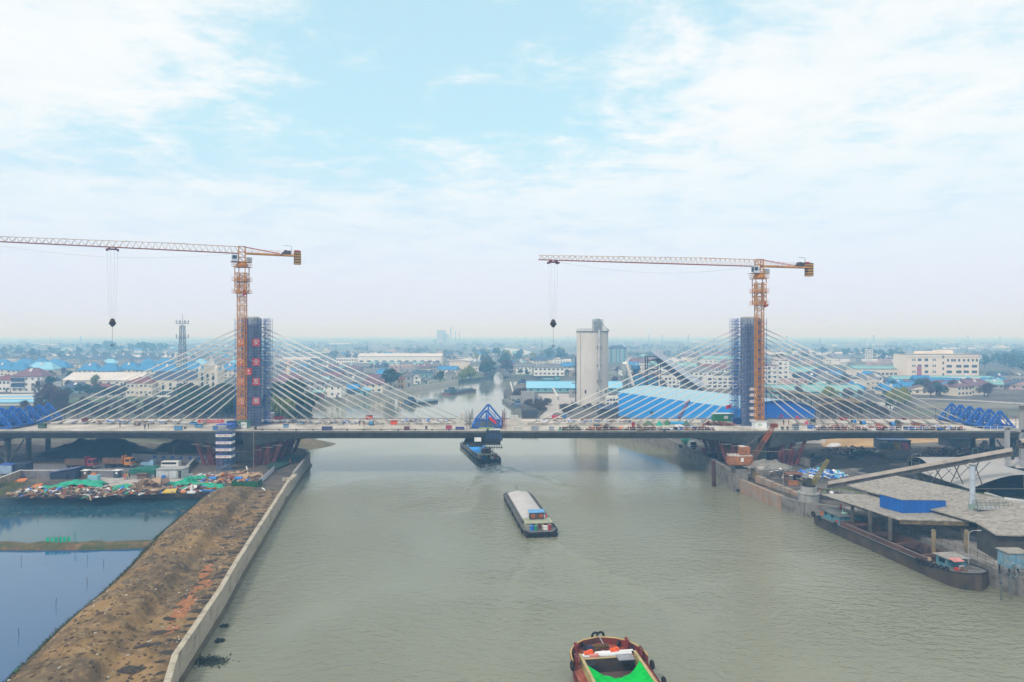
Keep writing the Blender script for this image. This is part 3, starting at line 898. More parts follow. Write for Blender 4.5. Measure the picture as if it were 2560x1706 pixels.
 pt = hd @ Vector((tx, 0, 0))
 zh = EYE - (hook_v - ROW0) * (y + pt.y) / FPX - zb
 rp = MB()
 for q in (-0.95, -0.35, 0.35, 0.95):
  rp.tube((tx + q * 1.4, 0, H0 - 0.6), (tx + q * 0.8, 0, zh + 0.8), 0.02, 5)
 part('hoist_rope', rp.xform(hd), M_rope, t)
 part('pendant_rope', MB().tube((tx, 0, zh), (tx, 0, zh - 5.8), 0.05, 5).xform(hd), M_rope, t)
 hb = MB().box((tx, 0, zh - 0.2), (1.9, 0.5, 0.7), taper=0.8).lathe((tx, 0, zh + 0.4), [(0.7, 0), (0.55, 0.7), (0.2, 1.0)], 8).lathe((tx, 0, zh - 0.9), [(0.25, 0), (0.6, 0.4), (0.8, 0.8)], 8)
 part('hook_block', hb.xform(hd), mat('hook_dark', (0.05, 0.025, 0.015), 0.6), t)
 part('hook', MB().torus((tx, 0, zh - 6.1), 0.3, 0.09, 'y', 10, 5).xform(hd), M_dark, t)
 pts = [(q, 0, H0 - 0.2 - 2.6 * math.sin(PI * i / 14) ** 1.0) for i, q in ((i, 2 + (jib_len - 4) * i / 14) for i in range(15))]
 part('trolley_rope', MB().path(pts, 0.02, 4).xform(hd), M_rope, t)
 return t
tower_crane('orange tower crane at the left pylon, jib running out of the picture', -81.7, 206.6, 15.7, 66.4, (-135, 180), 16.0, 69.0, 33.9, 809, (54.8, 62.4), 'tower cranes on the bridge deck')
tower_crane('orange tower crane in front of the right pylon, jib ending over the canal', 74.8, 206.6, 15.7, 62.5, (8, 188), 17.6, 69.0, 65.8, 811, (51.3, 58.9), 'tower cranes on the bridge deck')
for x, lab, c in ((-81.7, 'green and white crane base platform under the left tower crane', (0.10, 0.28, 0.22)), (74.8, 'white panelled crane base under the right tower crane', (0.70, 0.74, 0.76))):
 t = thing('concrete_plinth', lab, 'plinth', (x, 206.6, ZD + 0.06), 0, 'crane bases on the deck')
 part('body', MB().box((0, 0, 0), (3.4, 3.2, 2.0)), mat('base_%d' % (x > 0), c, 0.6, var=0.2), t)
 part('top_slab', MB().box((0, 0, 2.0), (3.9, 3.6, 0.2)), mat('base_top_%d' % (x > 0), tuple(q * 0.8 for q in c), 0.6), t)
 part('notice_panel', MB().box((1.2 if x < 0 else -0.4, -1.7, 0.1), (1.7, 0.08, 1.8)), M_white, t)
 inst('lettering', text_mesh('塔吊', 0.6, mat('letter_green', (0.05, 0.3, 0.12), 0.6)), t, (1.2 if x < 0 else -0.4, -1.76, 1.1), (R(90), 0, 0))
# ------------------------------------------------------------------ trees
def leaf_mat(name, col, var=0.5, scale=0.35):
 return mat(name, col, 0.9, var=var, scale=scale, spec=0.1)
M_bark = mat('bark', (0.09, 0.07, 0.055), 0.95, var=0.3)
LEAF = {
 'green': leaf_mat('leaves_green', (0.050, 0.085, 0.030)),
 'dark': leaf_mat('leaves_dark', (0.045, 0.075, 0.035)),
 'willow': leaf_mat('leaves_willow', (0.22, 0.24, 0.03), 0.35),
 'bare': leaf_mat('winter_twigs', (0.135, 0.10, 0.095), 0.4),
 'teal': leaf_mat('leaves_bluegreen', (0.055, 0.095, 0.07)),
}
def tree_meshes(kind, seed, n=420, leaf=0.085):
 """unit tree: height 1, crown radius about .4; returns trunk and crown meshes"""
 r = random.Random(seed)
 tk = MB()
 tk.tube((0, 0, 0), (0.01, 0, 0.38), 0.035, 6, 0.022)
 for i in range(5):
  a = i * 1.26 + r.random(); tk.tube((0.01, 0, 0.22 + 0.05 * i), (0.25 * math.cos(a), 0.25 * math.sin(a), 0.55 + 0.07 * i), 0.016, 5, 0.005)
 cr = MB()
 blobs = []
 for i in range(9):
  a = r.uniform(0, 2 * PI); q = r.uniform(0.05, 0.30); z = r.uniform(0.34, 0.84)
  q *= 1.0 - 0.7 * max(0, z - 0.6) / 0.3
  blobs.append((q * math.cos(a), q * math.sin(a), z, r.uniform(0.11, 0.19)))
 for i in range(n):
  bx, by, bz, br = r.choice(blobs)
  d = Vector((r.gauss(0, 1), r.gauss(0, 1), r.gauss(0, 1) + 0.25)).normalized()
  k = br * r.uniform(0.55, 1.12)
  c = Vector((bx, by, bz)) + d * k
  nrm = (d + Vector((r.gauss(0, .5), r.gauss(0, .5), r.gauss(0, .5)))).normalized()
  s_ = leaf * r.uniform(0.55, 1.3)
  if kind == 'willow':
   c.z -= r.uniform(0, 0.18); u_ = Vector((0, 0, -1)); s2 = s_ * 1.9; s_ *= 0.6
   v_ = Vector((math.cos(i), math.sin(i), 0))
  elif kind == 'bare':
   u_ = (d + Vector((0, 0, 0.8))).normalized(); s2 = s_ * 2.2; s_ *= 0.20
   v_ = u_.cross(Vector((math.cos(i), math.sin(i), 0.1))).normalized()
  else:
   u_ = nrm.cross(Vector((0.3, 0.2, 1))).normalized(); v_ = nrm.cross(u_).normalized(); s2 = s_
  o = len(cr.v)
  cr.v += [tuple(c + u_ * s2 * 0.5), tuple(c + v_ * s_ * 0.5), tuple(c - u_ * s2 * 0.5), tuple(c - v_ * s_ * 0.5)]
  cr.f.append((o, o + 1, o + 2, o + 3))
 return tk.mesh('trunk', M_bark), cr.mesh('crown', LEAF[kind])
TREES = {k: [tree_meshes(k, s * 17 + len(k), 1300 if k == 'bare' else 900) for s in range(3)] for k in LEAF}
TREES_FAR = {k: [tree_meshes(k, s * 5 + 3, 130, 0.15) for s in range(2)] for k in LEAF}
tr = random.Random(11)
def tree(kind, p, h, w=None, label=None, group=None, far=False):
 tm, cm = tr.choice((TREES_FAR if far else TREES)[kind])
 t = thing({'willow': 'willow_tree', 'bare': 'bare_tree'}.get(kind, 'tree'), label, 'tree', p, tr.uniform(0, 6.28), group)
 w = w or h
 t.scale = (w, w, h)
 inst('trunk', tm, t); inst('crown', cm, t)
 return t
# ------------------------------------------------------------------ houses and works in the background
WALL = {
 'white': mat('wall_white', (0.76, 0.75, 0.72), 0.9, var=0.08, scale=0.15, streak=0.25),
 'cream': mat('wall_cream', (0.70, 0.64, 0.53), 0.9, var=0.1, scale=0.15, streak=0.25),
 'grey': mat('wall_grey', (0.33, 0.33, 0.33), 0.9, var=0.12, scale=0.15, streak=0.25),
 'pink': mat('wall_pink', (0.50, 0.36, 0.33), 0.9, var=0.1, scale=0.15, streak=0.2),
 'ochre': mat('wall_ochre', (0.52, 0.34, 0.16), 0.9, var=0.1, scale=0.15, streak=0.2),
 'brick': mat('wall_brick_red', (0.26, 0.10, 0.085), 0.9, var=0.15, scale=0.3),
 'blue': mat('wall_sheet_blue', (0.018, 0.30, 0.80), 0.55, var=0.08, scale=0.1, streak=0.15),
 'teal': mat('wall_teal', (0.20, 0.38, 0.40), 0.8, var=0.1, scale=0.1),
 'dark': mat('wall_dark', (0.05, 0.055, 0.065), 0.8, var=0.2),
}
ROOF = {
 'blue': mat('roof_blue_tile', (0.030, 0.19, 0.42), 0.7, var=0.18, scale=0.3),
 'slate': mat('roof_dark_slate', (0.040, 0.060, 0.115), 0.7, var=0.2, scale=0.3),
 'red': mat('roof_dark_red', (0.17, 0.055, 0.060), 0.75, var=0.2, scale=0.3),
 'grey': mat('roof_grey_tile', (0.15, 0.155, 0.16), 0.8, var=0.25, scale=0.3),
 'teal': mat('roof_teal_sheet', (0.18, 0.36, 0.36), 0.6, var=0.12, scale=0.1),
 'sky': mat('roof_light_blue_sheet', (0.22, 0.50, 0.68), 0.5, var=0.08, scale=0.08),
 'white': mat('roof_pale_sheet', (0.58, 0.55, 0.52), 0.7, var=0.1, scale=0.1, streak=0.2),
 'purple': mat('roof_purple_tile', (0.16, 0.085, 0.11), 0.75, var=0.2, scale=0.3),
}
M_win = mat('window_glass', (0.035, 0.06, 0.09), 0.2, var=0.3, spec=0.5)
M_frame = mat('window_frame_white', (0.55, 0.56, 0.57), 0.6)
win_me = {}
def window_mesh(w, h):
 k = (round(w, 1), round(h, 1))
 if k not in win_me:
  win_me[k] = MB().box((0, 0, 0), (w, 0.12, h)).mesh('window', M_win)
  win_me[(k, 'f')] = MB().box((0, -0.09, h - 0.08), (w + .2, 0.10, 0.16)).box((0, -0.09, -0.16), (w + .2, 0.14, 0.16)).box((0, -0.09, 0), (0.09, 0.08, h)).mesh('frame', M_frame)
 return win_me[k], win_me[(k, 'f')]
def house(name, label, cat, p, w, d, h, rz=0.0, wall='white', roof='grey', shape='hip', rh=2.5, floors=2, cols=4, group=None, win=(1.4, 1.4), tank=False, frames=False, door=True, ov=0.6, skip=()):
 """p = middle of the front wall's foot; the house extends d behind it"""
 t = thing(name, label, cat, p, rz, group)
 part('wall', MB().box((0, d / 2, -0.1), (w, d, h + 0.1)), WALL[wall], t)
 rm = MB()
 if shape == 'flat':
  part('parapet', MB().box((0, 0.1, h), (w + .3, .3, 0.7)).box((0, d - .1, h), (w + .3, .3, 0.7)).box((-w / 2, d / 2, h), (.3, d - .2, .7)).box((w / 2, d / 2, h), (.3, d - .2, .7)), WALL[wall], t)
  rm.box((0, d / 2, h), (w - .4, d - .4, 0.12))
 else:
  x, y0, y1 = w / 2 + ov, -ov, d + ov
  if shape == 'hip': i = min(w, d) / 2 * 0.95
  elif shape == 'gable': i = -0.001
  if shape == 'end':       # gable faces the viewer
   rm.add([(-x, y0, h), (x, y0, h), (x, y1, h), (-x, y1, h), (0, y0, h + rh), (0, y1, h + rh), (-x, y0, h - .2), (x, y0, h - .2), (x, y1, h - .2), (-x, y1, h - .2)],
                   [(4, 0, 3, 5), (1, 4, 5, 2), (6, 7, 8, 9), (3, 2, 5), (0, 6, 9, 3), (2, 8, 7, 1), (3, 9, 8, 2)])
   part('gable_wall', MB().add([(-w / 2, 0, h), (w / 2, 0, h), (0, 0, h + rh * 0.93), (-w / 2, 0.2, h), (w / 2, 0.2, h), (0, 0.2, h + rh * 0.93)], [(0, 1, 2), (5, 4, 3), (0, 2, 5, 3), (1, 4, 5, 2)]), WALL[wall], t)
  else:
   a = (-x + i, d / 2, h + rh); b = (x - i, d / 2, h + rh)
   rm.add([(-x, y0, h), (x, y0, h), (x, y1, h), (-x, y1, h), a, b, (-x, y0, h - .2), (x, y0, h - .2), (x, y1, h - .2), (-x, y1, h - .2)],
                   [(0, 1, 5, 4), (1, 2, 5), (2, 3, 4, 5), (3, 0, 4), (9, 8, 7, 6), (0, 6, 7, 1), (1, 7, 8, 2), (2, 8, 9, 3), (3, 9, 6, 0)])
   rm.beam((a[0], a[1], a[2] + .1), (b[0], b[1], b[2] + .1), 0.35, 0.4)
 ro = part('roof', rm, ROOF[roof], t)
 if tank:
  part('solar_heater', MB().tube((-0.9, d * 0.35, h + rh * 0.9 + .2), (0.9, d * 0.35, h + rh * 0.9 + .2), 0.3, 6).slab([(-0.9, d * .35 - 1.2, h + rh * .62), (0.9, d * .35 - 1.2, h + rh * .62), (0.9, d * .35, h + rh * .9 + .2), (-0.9, d * .35, h + rh * .9 + .2)], 0.1), M_frame, ro)
 if cols:
  wm, fm = window_mesh(*win)
  fh = h / floors
  for k in range(floors):
   for c in range(cols):
    if (k, c) in skip: continue
    xx = -w / 2 + w * (c + 0.5) / cols
    o = inst('window', wm, t, (xx, -0.02, k * fh + fh * 0.35))
    if frames: inst('frame', fm, o)
 if door and not ((0, cols // 2) in skip):
  part('door', MB().box((w * 0.28, -0.03, 0), (1.3, 0.14, 2.2)), WALL['dark'], t)
 return t
def px_house(name, label, cat, u0, u1, ve, vb, d=None, **k):
 """front wall between columns u0..u1, eaves row ve, foot row vb"""
 p = G((u0 + u1) / 2, vb)
 s_ = p.y / FPX
 w = (u1 - u0) * s_; h = max(2.4, (vb - ve) * s_)
 return house(name, label, cat, p, w, d or max(7.0, w * 0.55), h, **k)
px_house('house', 'white three storey house with dark hip roof and glazed balconies at far left', 'house', 28, 104, 941, 982, d=14, roof='purple', rh=5, floors=3, cols=5, frames=True, skip=((1, 0), (1, 1), (2, 0), (2, 1)), tank=True)
h_ = G(66, 982)
t = thing('balcony_glazing', 'dark glazed balconies on the front of the white three storey house', 'glazing', (h_.x - 5.4, h_.y - 0.5, h_.z + 3.6))
for k in range(2):
 part('glazing_band', MB().box((0, 0, k * 3.7), (8.4, 0.5, 2.6)), mat('balcony_glass', (0.03, 0.045, 0.11), 0.3), t)
 part('balcony_slab', MB().box((0, -0.2, k * 3.7 - 0.45), (9.0, 1.0, 0.35)), WALL['white'], t)
px_house('house', 'white gabled cottage standing just right of the three storey house', 'house', 114, 134, 953, 976, d=8, roof='slate', shape='end', rh=2.4, cols=2, win=(1.0, 1.5))
px_house('house', 'white flat fronted house cut by the left edge of the picture', 'house', -14, 25, 950, 980, d=10, roof='red', rh=3, cols=4)
px_house('warehouse', 'long low warehouse with a pale ribbed roof behind the dark roofed house', 'warehouse', 157, 345, 951, 964, d=26, roof='white', shape='gable', rh=5.2, floors=1, cols=9, wall='cream', win=(2.0, 1.2))
px_house('house', 'low house with a dark slate hip roof and blue wall, left of the red roof', 'house', 153, 212, 970, 983, d=9, roof='slate', rh=3.2, floors=1, cols=4, wall='teal', tank=True)
px_house('house', 'low house with a narrow dark red roof in front of the pale warehouse', 'house', 209, 278, 968, 984, d=8, roof='red', rh=1.8, floors=1, cols=7, wall='cream', frames=True)
px_house('house', 'cream two storey house with dark red roof, left of the church', 'house', 315, 380, 957, 990, d=12, roof='red', rh=3, cols=6, wall='cream', frames=True)
px_house('shed', 'small lean-to shed with a grey roof beside the white gabled cottage', 'shed', 108, 138, 974, 984, d=7, roof='grey', shape='gable', rh=1.6, floors=1, cols=0, wall='grey')
cp = G(438, 988); s_ = cp.y / FPX
t = thing('church', 'pale church with a long nave and a spired tower behind the left cables', 'church', cp)
nw, nh = 115 * s_, 27 * s_ * 1.0
part('nave', MB().box((0, 6, 0), (nw, 12, nh + 3)), WALL['cream'], t)
part('nave_roof', MB().add([(-nw / 2 - .5, -.6, nh + 3), (nw / 2, -.6, nh + 3), (nw / 2, 12.6, nh + 3), (-nw / 2 - .5, 12.6, nh + 3), (-nw / 2 - .5, 6, nh + 8), (nw / 2, 6, nh + 8)], [(0, 1, 5, 4), (2, 3, 4, 5), (3, 0, 4), (1, 2, 5), (3, 2, 1, 0)]), ROOF['slate'], t)
aw = MB().box((0, -0.05, 0), (1.5, 0.2, 3.4)).add([(-.75, -.15, 3.4), (.75, -.15, 3.4), (0, -.15, 4.9)], [(0, 1, 2)]).mesh('arched_window', M_win)
for i in range(6): inst('arched_window', aw, t, (-nw / 2 + nw * (i + .5) / 6.3, 0, 3.4))
tx = nw / 2 + 6.3
tw = part('tower', MB().box((tx, 5, 0), (12.5, 11, 15.0)), WALL['cream'], t)
part('belfry', MB().box((tx, 5, 15), (7, 7, 4.0)), WALL['cream'], tw)
part('spire', MB().lathe((tx, 5, 19), [(3.0, 0), (2.2, .6), (0.05, 6.2)], 8), WALL['white'], tw)
for sx in (-1, 1):
 for sy in (-1, 1):
  part('pinnacle', MB().lathe((tx + sx * 5.3, 5 + sy * 4.6, 15), [(1.1, 0), (1.1, 1.6), (1.3, 1.7), (0.05, 4.6)], 8), WALL['white'], tw)
for k, (a, z) in enumerate(((-3.5, 4), (0, 4), (3.5, 4), (-3.5, 9.5), (0, 9.5), (3.5, 9.5))):
 inst('arched_window', aw, t, (tx + a, -0.55, z))
px_house('arcade', 'white open arcade at the foot of the church', 'arcade', 392, 446, 980, 993, d=5, roof='slate', shape='flat', floors=1, cols=9, win=(1.3, 2.6), door=False)
mp = G(456, 992)
t = thing('telecom_mast', 'grey lattice telecom mast with two antenna platforms behind the left cables', 'mast', mp)
HT = 44.5
for k in range(14):
 z0, z1 = k * HT / 14, (k + 1) * HT / 14
 r0, r1 = 2.3 - 1.2 * z0 / HT, 2.3 - 1.2 * z1 / HT
 m_ = MB(); cs = ((-1, -1), (1, -1), (1, 1), (-1, 1))
 for i in range(4):
  a, b = cs[i], cs[(i + 1) % 4]
  m_.beam((a[0] * r0, a[1] * r0, z0), (a[0] * r1, a[1] * r1, z1), 0.26)
  m_.beam((a[0] * r0, a[1] * r0, z0), (b[0] * r1, b[1] * r1, z1), 0.14).beam((b[0] * r0, b[1] * r0, z0), (a[0] * r1, a[1] * r1, z1), 0.14)
  m_.beam((a[0] * r1, a[1] * r1, z1), (b[0] * r1, b[1] * r1, z1), 0.16)
 part('lattice_section', m_, mat('mast_grey', (0.14, 0.18, 0.25), 0.6), t)
for z in (HT - 8.0, HT + 1.0):
 part('antenna_platform', MB().lathe((0, 0, z), [(3.4, 0), (3.6, .15), (3.4, .3)], 12).torus((0, 0, z + 1.3), 3.5, 0.08, 'z', 12, 4), mat('mast_grey', (0, 0, 0)), t)
 for i in range(8):
  a = i * PI / 4
  part('antenna', MB().box((3.7 * math.cos(a), 3.7 * math.sin(a), z + 0.2), (0.3, 0.3, 2.2)), mat('antenna_grey', (0.3, 0.33, 0.38), 0.6), t)
part('lightning_rod', MB().tube((0, 0, HT), (0, 0, HT + 7), 0.12, 5), mat('mast_grey', (0, 0, 0)), t)
wins = (1.6, 1.6)
row1 = [(-30, 26), (16, 64), (62, 132), (128, 165), (193, 243), (241, 292), (290, 342), (336, 388), (384, 440), (444, 500), (548, 592)]
nm = ['cut by the left edge', 'second from the left edge', 'behind the white three storey house', 'left of the grey trees', 'with three bays above the pale warehouse', 'above the middle of the pale warehouse', 'above the right end of the pale warehouse', 'left of the telecom mast', 'at the foot of the telecom mast', 'behind the church nave', 'between church tower and crane mast']
for i, (u0, u1) in enumerate(row1):
 vb = 941 + (i % 3) * 2 - (4 if i in (2, 3) else 0)
 px_house('villa', 'blue roofed villa of the front row, %s' % nm[i], 'villa', u0, u1, vb - 17, vb, d=13, roof='blue' if i != 2 else 'sky', rh=6.5, cols=4, frames=True, wall='cream', group='blue roofed villas of the estate', win=wins, tank=i % 2 == 0)
for i in range(14):
 u0 = -20 + i * 45 + rnd.uniform(-6, 6)
 vb = 921 + rnd.uniform(-2, 2)
 px_house('villa', 'blue roofed villa of the back row of the estate on the left', 'villa', u0, u0 + rnd.uniform(34, 48), vb - 10, vb, d=14, roof=rnd.choice(('blue', 'blue', 'grey', 'sky')), rh=6, cols=4, wall='cream', group='back row villas', win=wins)
for i, u0 in enumerate((144, 208, 269, 331)):
 px_house('villa', 'dark slate hip roofed block of the far row, %s of four' % ('leftmost', 'second from left', 'third from left', 'rightmost')[i], 'villa', u0 + 6, u0 + 56, 898, 905, d=26, roof='slate', rh=7.5, floors=1, cols=5, wall='grey', group='dark roofed blocks of the far row', tank=True)
for i in range(4):
 p = G(25 + i * 8, 1014 - i * 4.5)
 house('greenhouse', 'long low greenhouse with a pale blue sheet roof, %s from the bridge' % ('nearest', 'second', 'third', 'farthest')[i], 'greenhouse', p, 46, 6, 1.8, rz=0.10, roof='sky' if i % 2 == 0 else 'white', shape='gable', rh=1.2, floors=1, cols=0, wall='white', group='greenhouses by the left approach', door=False)
px_house('school', 'long block with purple hip roof and a row of windows right of the left pylon', 'school', 668, 760, 957, 972, d=16, roof='purple', rh=5.5, floors=1, cols=14, wall='white', win=(1.3, 1.9), frames=True)
p = G(722, 940)
t = thing('water_tower', 'cream water tower standing among houses right of the left pylon', 'water tower', p)
part('shaft', MB().lathe((0, 0, 0), [(2.0, 0), (1.8, 9.5)], 12), WALL['cream'], t); part('tank', MB().lathe((0, 0, 9.5), [(1.9, 0), (2.6, .8), (2.6, 3.4), (0.3, 4.6)], 12), WALL['pink'], t)
px_house('house', 'white two storey house with grey roof right behind the river wall', 'house', 808, 853, 965, 994, d=11, roof='grey', rh=2.2, cols=3, win=(1.1, 1.5))
px_house('shed', 'brick red shed left of the white house behind the river wall', 'shed', 783, 808, 981, 995, d=8, roof='teal', shape='gable', rh=1, floors=1, cols=1, wall='brick')
px_house('shed', 'shed roofed with bright blue sheeting in front of the riverside houses', 'shed', 868, 892, 973, 985, d=9, roof='blue', shape='gable', rh=2.8, floors=1, cols=0, wall='dark')
px_house('shed', 'light cyan shed close to the curved river wall', 'shed', 888, 919, 977, 988, d=10, roof='sky', shape='end', rh=1.6, floors=1, cols=2, wall='teal')
px_house('house', 'house with red and white roof flap between the riverside roofs', 'house', 874, 905, 956, 968, d=9, roof='red', shape='end', rh=2.5, floors=1, cols=2, wall='white')
px_house('house', 'dark red roofed house with a cream gable left of the big riverside tree', 'house', 910, 956, 961, 982, d=11, roof='purple', shape='gable', rh=3.2, floors=2, cols=3, wall='cream')
px_house('house', 'narrow ochre two storey house beside the big riverside tree', 'house', 994, 1008, 948, 973, d=8, roof='red', rh=1.3, cols=2, wall='ochre', win=(1.0, 1.3))
px_house('house', 'grey gabled house behind the narrow ochre house', 'house', 1000, 1029, 940, 968, d=10, roof='grey', shape='end', rh=3.0, cols=2, wall='grey')
px_house('house', 'white gabled house with one dark window near the river bend', 'house', 1031, 1051, 942, 961, d=9, roof='grey', shape='end', rh=2.2, cols=1, wall='white', win=(1.4, 1.6))
px_house('shed', 'small white shed near the river bend', 'shed', 1052, 1070, 951, 960, d=7, roof='grey', shape='gable', rh=1.5, floors=1, cols=1, wall='white')
px_house('house', 'long house with slate roof and turquoise wall band near the river bend', 'house', 1027, 1078, 932, 944, d=10, roof='slate', rh=2.0, floors=1, cols=6, wall='teal', win=(1.3, 1.3))
px_house('shed', 'grey blue shed between tree and willow at the river bend', 'shed', 1113, 1137, 934, 949, d=10, roof='grey', shape='end', rh=2.0, floors=1, cols=0, wall='grey')
px_house('factory', 'long white factory hall with a row of dark windows beyond the riverside town', 'factory', 894, 1103, 891, 914, d=30, roof='white', shape='gable', rh=3, floors=1, cols=11, wall='white', win=(4.6, 2.2))
px_house('annex', 'low annex with greenish roof along the white factory hall', 'annex', 930, 1066, 907, 914, d=6, roof='teal', shape='gable', rh=1.4, floors=1, cols=10, wall='white', win=(2, 1.2)).location.y -= 14
px_house('office', 'white two storey office at the left end of the factory hall', 'office', 840, 891, 897, 913, d=12, roof='white', shape='flat', floors=2, cols=8, wall='white', win=(2, 1.6))
px_house('warehouse', 'pale cream box warehouse left of the canal mouth', 'warehouse', 1123, 1174, 903, 923, d=20, roof='white', shape='end', rh=1.6, floors=1, cols=0, wall='cream')
px_house('house', 'low pale house between box warehouse and canal mouth', 'house', 1175, 1207, 915, 929, d=9, roof='grey', shape='gable', rh=1.5, floors=1, cols=5, wall='white')
town = random.Random(21)
placed = []
def inside(poly, x, y):
 c = False; n = len(poly)
 for i in range(n):
  (x0, y0), (x1, y1) = poly[i], poly[(i + 1) % n]
  if (y0 > y) != (y1 > y) and x < (x1 - x0) * (y - y0) / (y1 - y0) + x0: c = not c
 return c
polyN = inlet_n + bank_nw + bank_n + [(9500, 11900), (-9500, 11900), (-9500, 285)]
polyE = bank_e + [(9500, 40)]
wc = ['white', 'cream', 'grey', 'pink', 'grey', 'cream', 'grey']; rc = ['grey', 'teal', 'slate', 'purple', 'slate', 'blue', 'purple', 'grey']
word = {'grey': 'grey', 'teal': 'teal', 'slate': 'dark slate', 'purple': 'purple', 'blue': 'blue', 'red': 'dark red', 'sky': 'light blue', 'white': 'pale'}
LMK = [(-300, 30, 'at the left picture edge'), (30, 110, 'behind the white three storey house'), (110, 200, 'above the white gabled cottage'), (200, 280, 'left of the hanging left hook'), (280, 360, 'right of the hanging left hook'), (360, 440, 'left of the telecom mast'), (440, 520, 'behind the telecom mast'), (520, 600, 'left of the left pylon'), (600, 680, 'behind the left pylon'), (680, 740, 'right of the left pylon'), (740, 800, 'above the purple roofed school'), (800, 860, 'above the brick red shed'), (860, 920, 'left of the white factory'), (920, 980, 'by the left half of the factory'), (980, 1040, 'by the middle of the factory'), (1040, 1110, 'by the right end of the factory'), (1110, 1180, 'below the power station'), (1180, 1240, 'above the arch bridge'), (1240, 1300, 'right of the arch bridge'), (1300, 1360, 'left of the right hook'), (1360, 1440, 'between hook and silo'), (1440, 1530, 'behind the silo'), (1530, 1600, 'right of the silo'), (1600, 1680, 'above the lattice tower'), (1680, 1760, 'above the conveyor gallery'), (1760, 1850, 'left of the right pylon'), (1850, 1920, 'behind the right pylon'), (1920, 1990, 'right of the right pylon'), (1990, 2060, 'by the purple banded hall'), (2060, 2130, 'by the brick red hall'), (2130, 2200, 'by the white lattice tower'), (2200, 2280, 'left of the cream block'), (2280, 2370, 'behind the cream block'), (2370, 2450, 'at the right end of the cream block'), (2450, 2520, 'right of the cream block'), (2520, 3000, 'at the right picture edge')]
def landmark(u):
 for a, b, s_ in LMK:
  if a <= u < b: return s_
 return 'in the distance'
def fill(n, u0, u1, v0, v1, where, grp, fl=(1, 2, 2), avoid=()):
 k = tries = 0
 while k < n and tries < n * 30:
  tries += 1
  u = town.uniform(u0, u1); v = town.uniform(v0, v1)
  p = G(u, v)
  if not (inside(polyN, p.x, p.y) or inside(polyE, p.x, p.y)): continue
  if not (inside(polyN, p.x, p.y + 16) or inside(polyE, p.x, p.y + 16)): continue
  if any(a <= u <= b and c <= v <= e for a, b, c, e in avoid): continue
  if any(abs(p.x - q[0]) < 11 and abs(p.y - q[1]) < 13 for q in placed): continue
  placed.append((p.x, p.y))
  f = town.choice(fl)
  w_ = town.choice(wc); r_ = town.choice(rc)
  shp = town.choice(('gable', 'gable', 'hip', 'end', 'flat'))
  house('house', '%s %s %s house with %s roof, %s' % (('tiny' if p.y > 1500 else 'small' if p.y > 800 else 'near'), w_, {'gable': 'gabled', 'hip': 'hipped', 'end': 'end-gabled', 'flat': 'flat'}[shp], word[r_], landmark(u)), 'house', p,
              town.uniform(9, 19), town.uniform(10, 14), 2.9 * f + 0.3, rz=town.uniform(-0.45, 0.45), wall=w_, roof=r_ if shp != 'flat' else 'grey', shape=shp, rh=town.uniform(2.6, 4.4), floors=f,
              cols=town.choice((3, 4, 5)), group=grp, win=(1.4, 1.3), tank=town.random() < 0.4, door=False)
  k += 1
fill(46, 690, 1130, 916, 978, 'in the town left of the canal', 'town houses left of the canal', avoid=((892, 1110, 900, 918), (985, 1080, 935, 975), (660, 765, 940, 975)))
px_house('house', 'pinkish three storey house beyond the arch bridge', 'house', 1265, 1284, 909, 933, d=12, roof='red', rh=1.6, floors=3, cols=3, wall='pink', win=(1.2, 1.4))
px_house('house', 'wide white two storey house on the far bank behind the crane hook', 'house', 1335, 1411, 919, 940, d=12, roof='grey', rh=2.2, floors=2, cols=7, wall='white', win=(2.2, 1.6), frames=True)
px_house('house', 'white gabled house between pinkish and wide white house on far bank', 'house', 1290, 1330, 917, 936, d=11, roof='grey', shape='gable', rh=3, cols=4, wall='white')
fill(15, 1265, 1440, 903, 934, 'on the far bank beyond the river bend', 'houses on the far bank', avoid=((1335, 1411, 930, 945),))
ap = Vector((-12.8, 640, 0))
t = thing('arch_bridge', 'old stone arch bridge over the side canal at the river bend', 'bridge', ap)
m_ = MB(); N = 14
for yy in (0.0, 5.0):
 pass
outer = [(-14, 2.6), (-9, 5.2), (-4, 7.6), (0, 8.4), (4, 7.6), (9, 5.2), (14, 2.6), (14, -1)]
ring_o, ring_i = [], []
for i in range(N + 1):
 a = PI * i / N
 ring_i.append((-4.6 * math.cos(a), 6.2 * math.sin(a)))
for i in range(N + 1):
 q = i / N; x = -14 + 28 * q
 ring_o.append((x, 2.6 + 5.8 * math.sin(PI * q) ** 1.2))
vs = []; fs = []
for y in (0, 5):
 for (xi, zi), (xo, zo) in zip(ring_i, ring_o): vs += [(xi, y, zi), (xo, y, zo)]
n2 = (N + 1) * 2
for i in range(N):
 a = 2 * i
 fs += [(a, a + 2, a + 3, a + 1), (n2 + a, n2 + a + 1, n2 + a + 3, n2 + a + 2), (a, n2 + a, n2 + a + 2, a + 2), (a + 1, a + 3, n2 + a + 3, n2 + a + 1)]
m_.add(vs, fs).box((-9.5, 2.5, -1), (9.6, 5, 3.4)).box((9.5, 2.5, -1), (9.6, 5, 3.4))
part('arch', m_, mat('old_stone', (0.16, 0.15, 0.15), 0.95, var=0.3), t)
m_ = MB()
for yy in (0.1, 4.9):
 for (xa, za), (xb, zb) in zip(ring_o, ring_o[1:]): m_.beam((xa, yy, za + .4), (xb, yy, zb + .4), 0.25, 0.8)
part('parapet', m_, mat('old_stone', (0, 0, 0)), t)
px_house('shed', 'long shed with a light blue roof on the point beside the concrete silo', 'shed', 1318, 1556, 970.5, 981, d=14, roof='sky', shape='gable', rh=4.0, floors=1, cols=13, wall='teal', win=(1.2, 1.2))
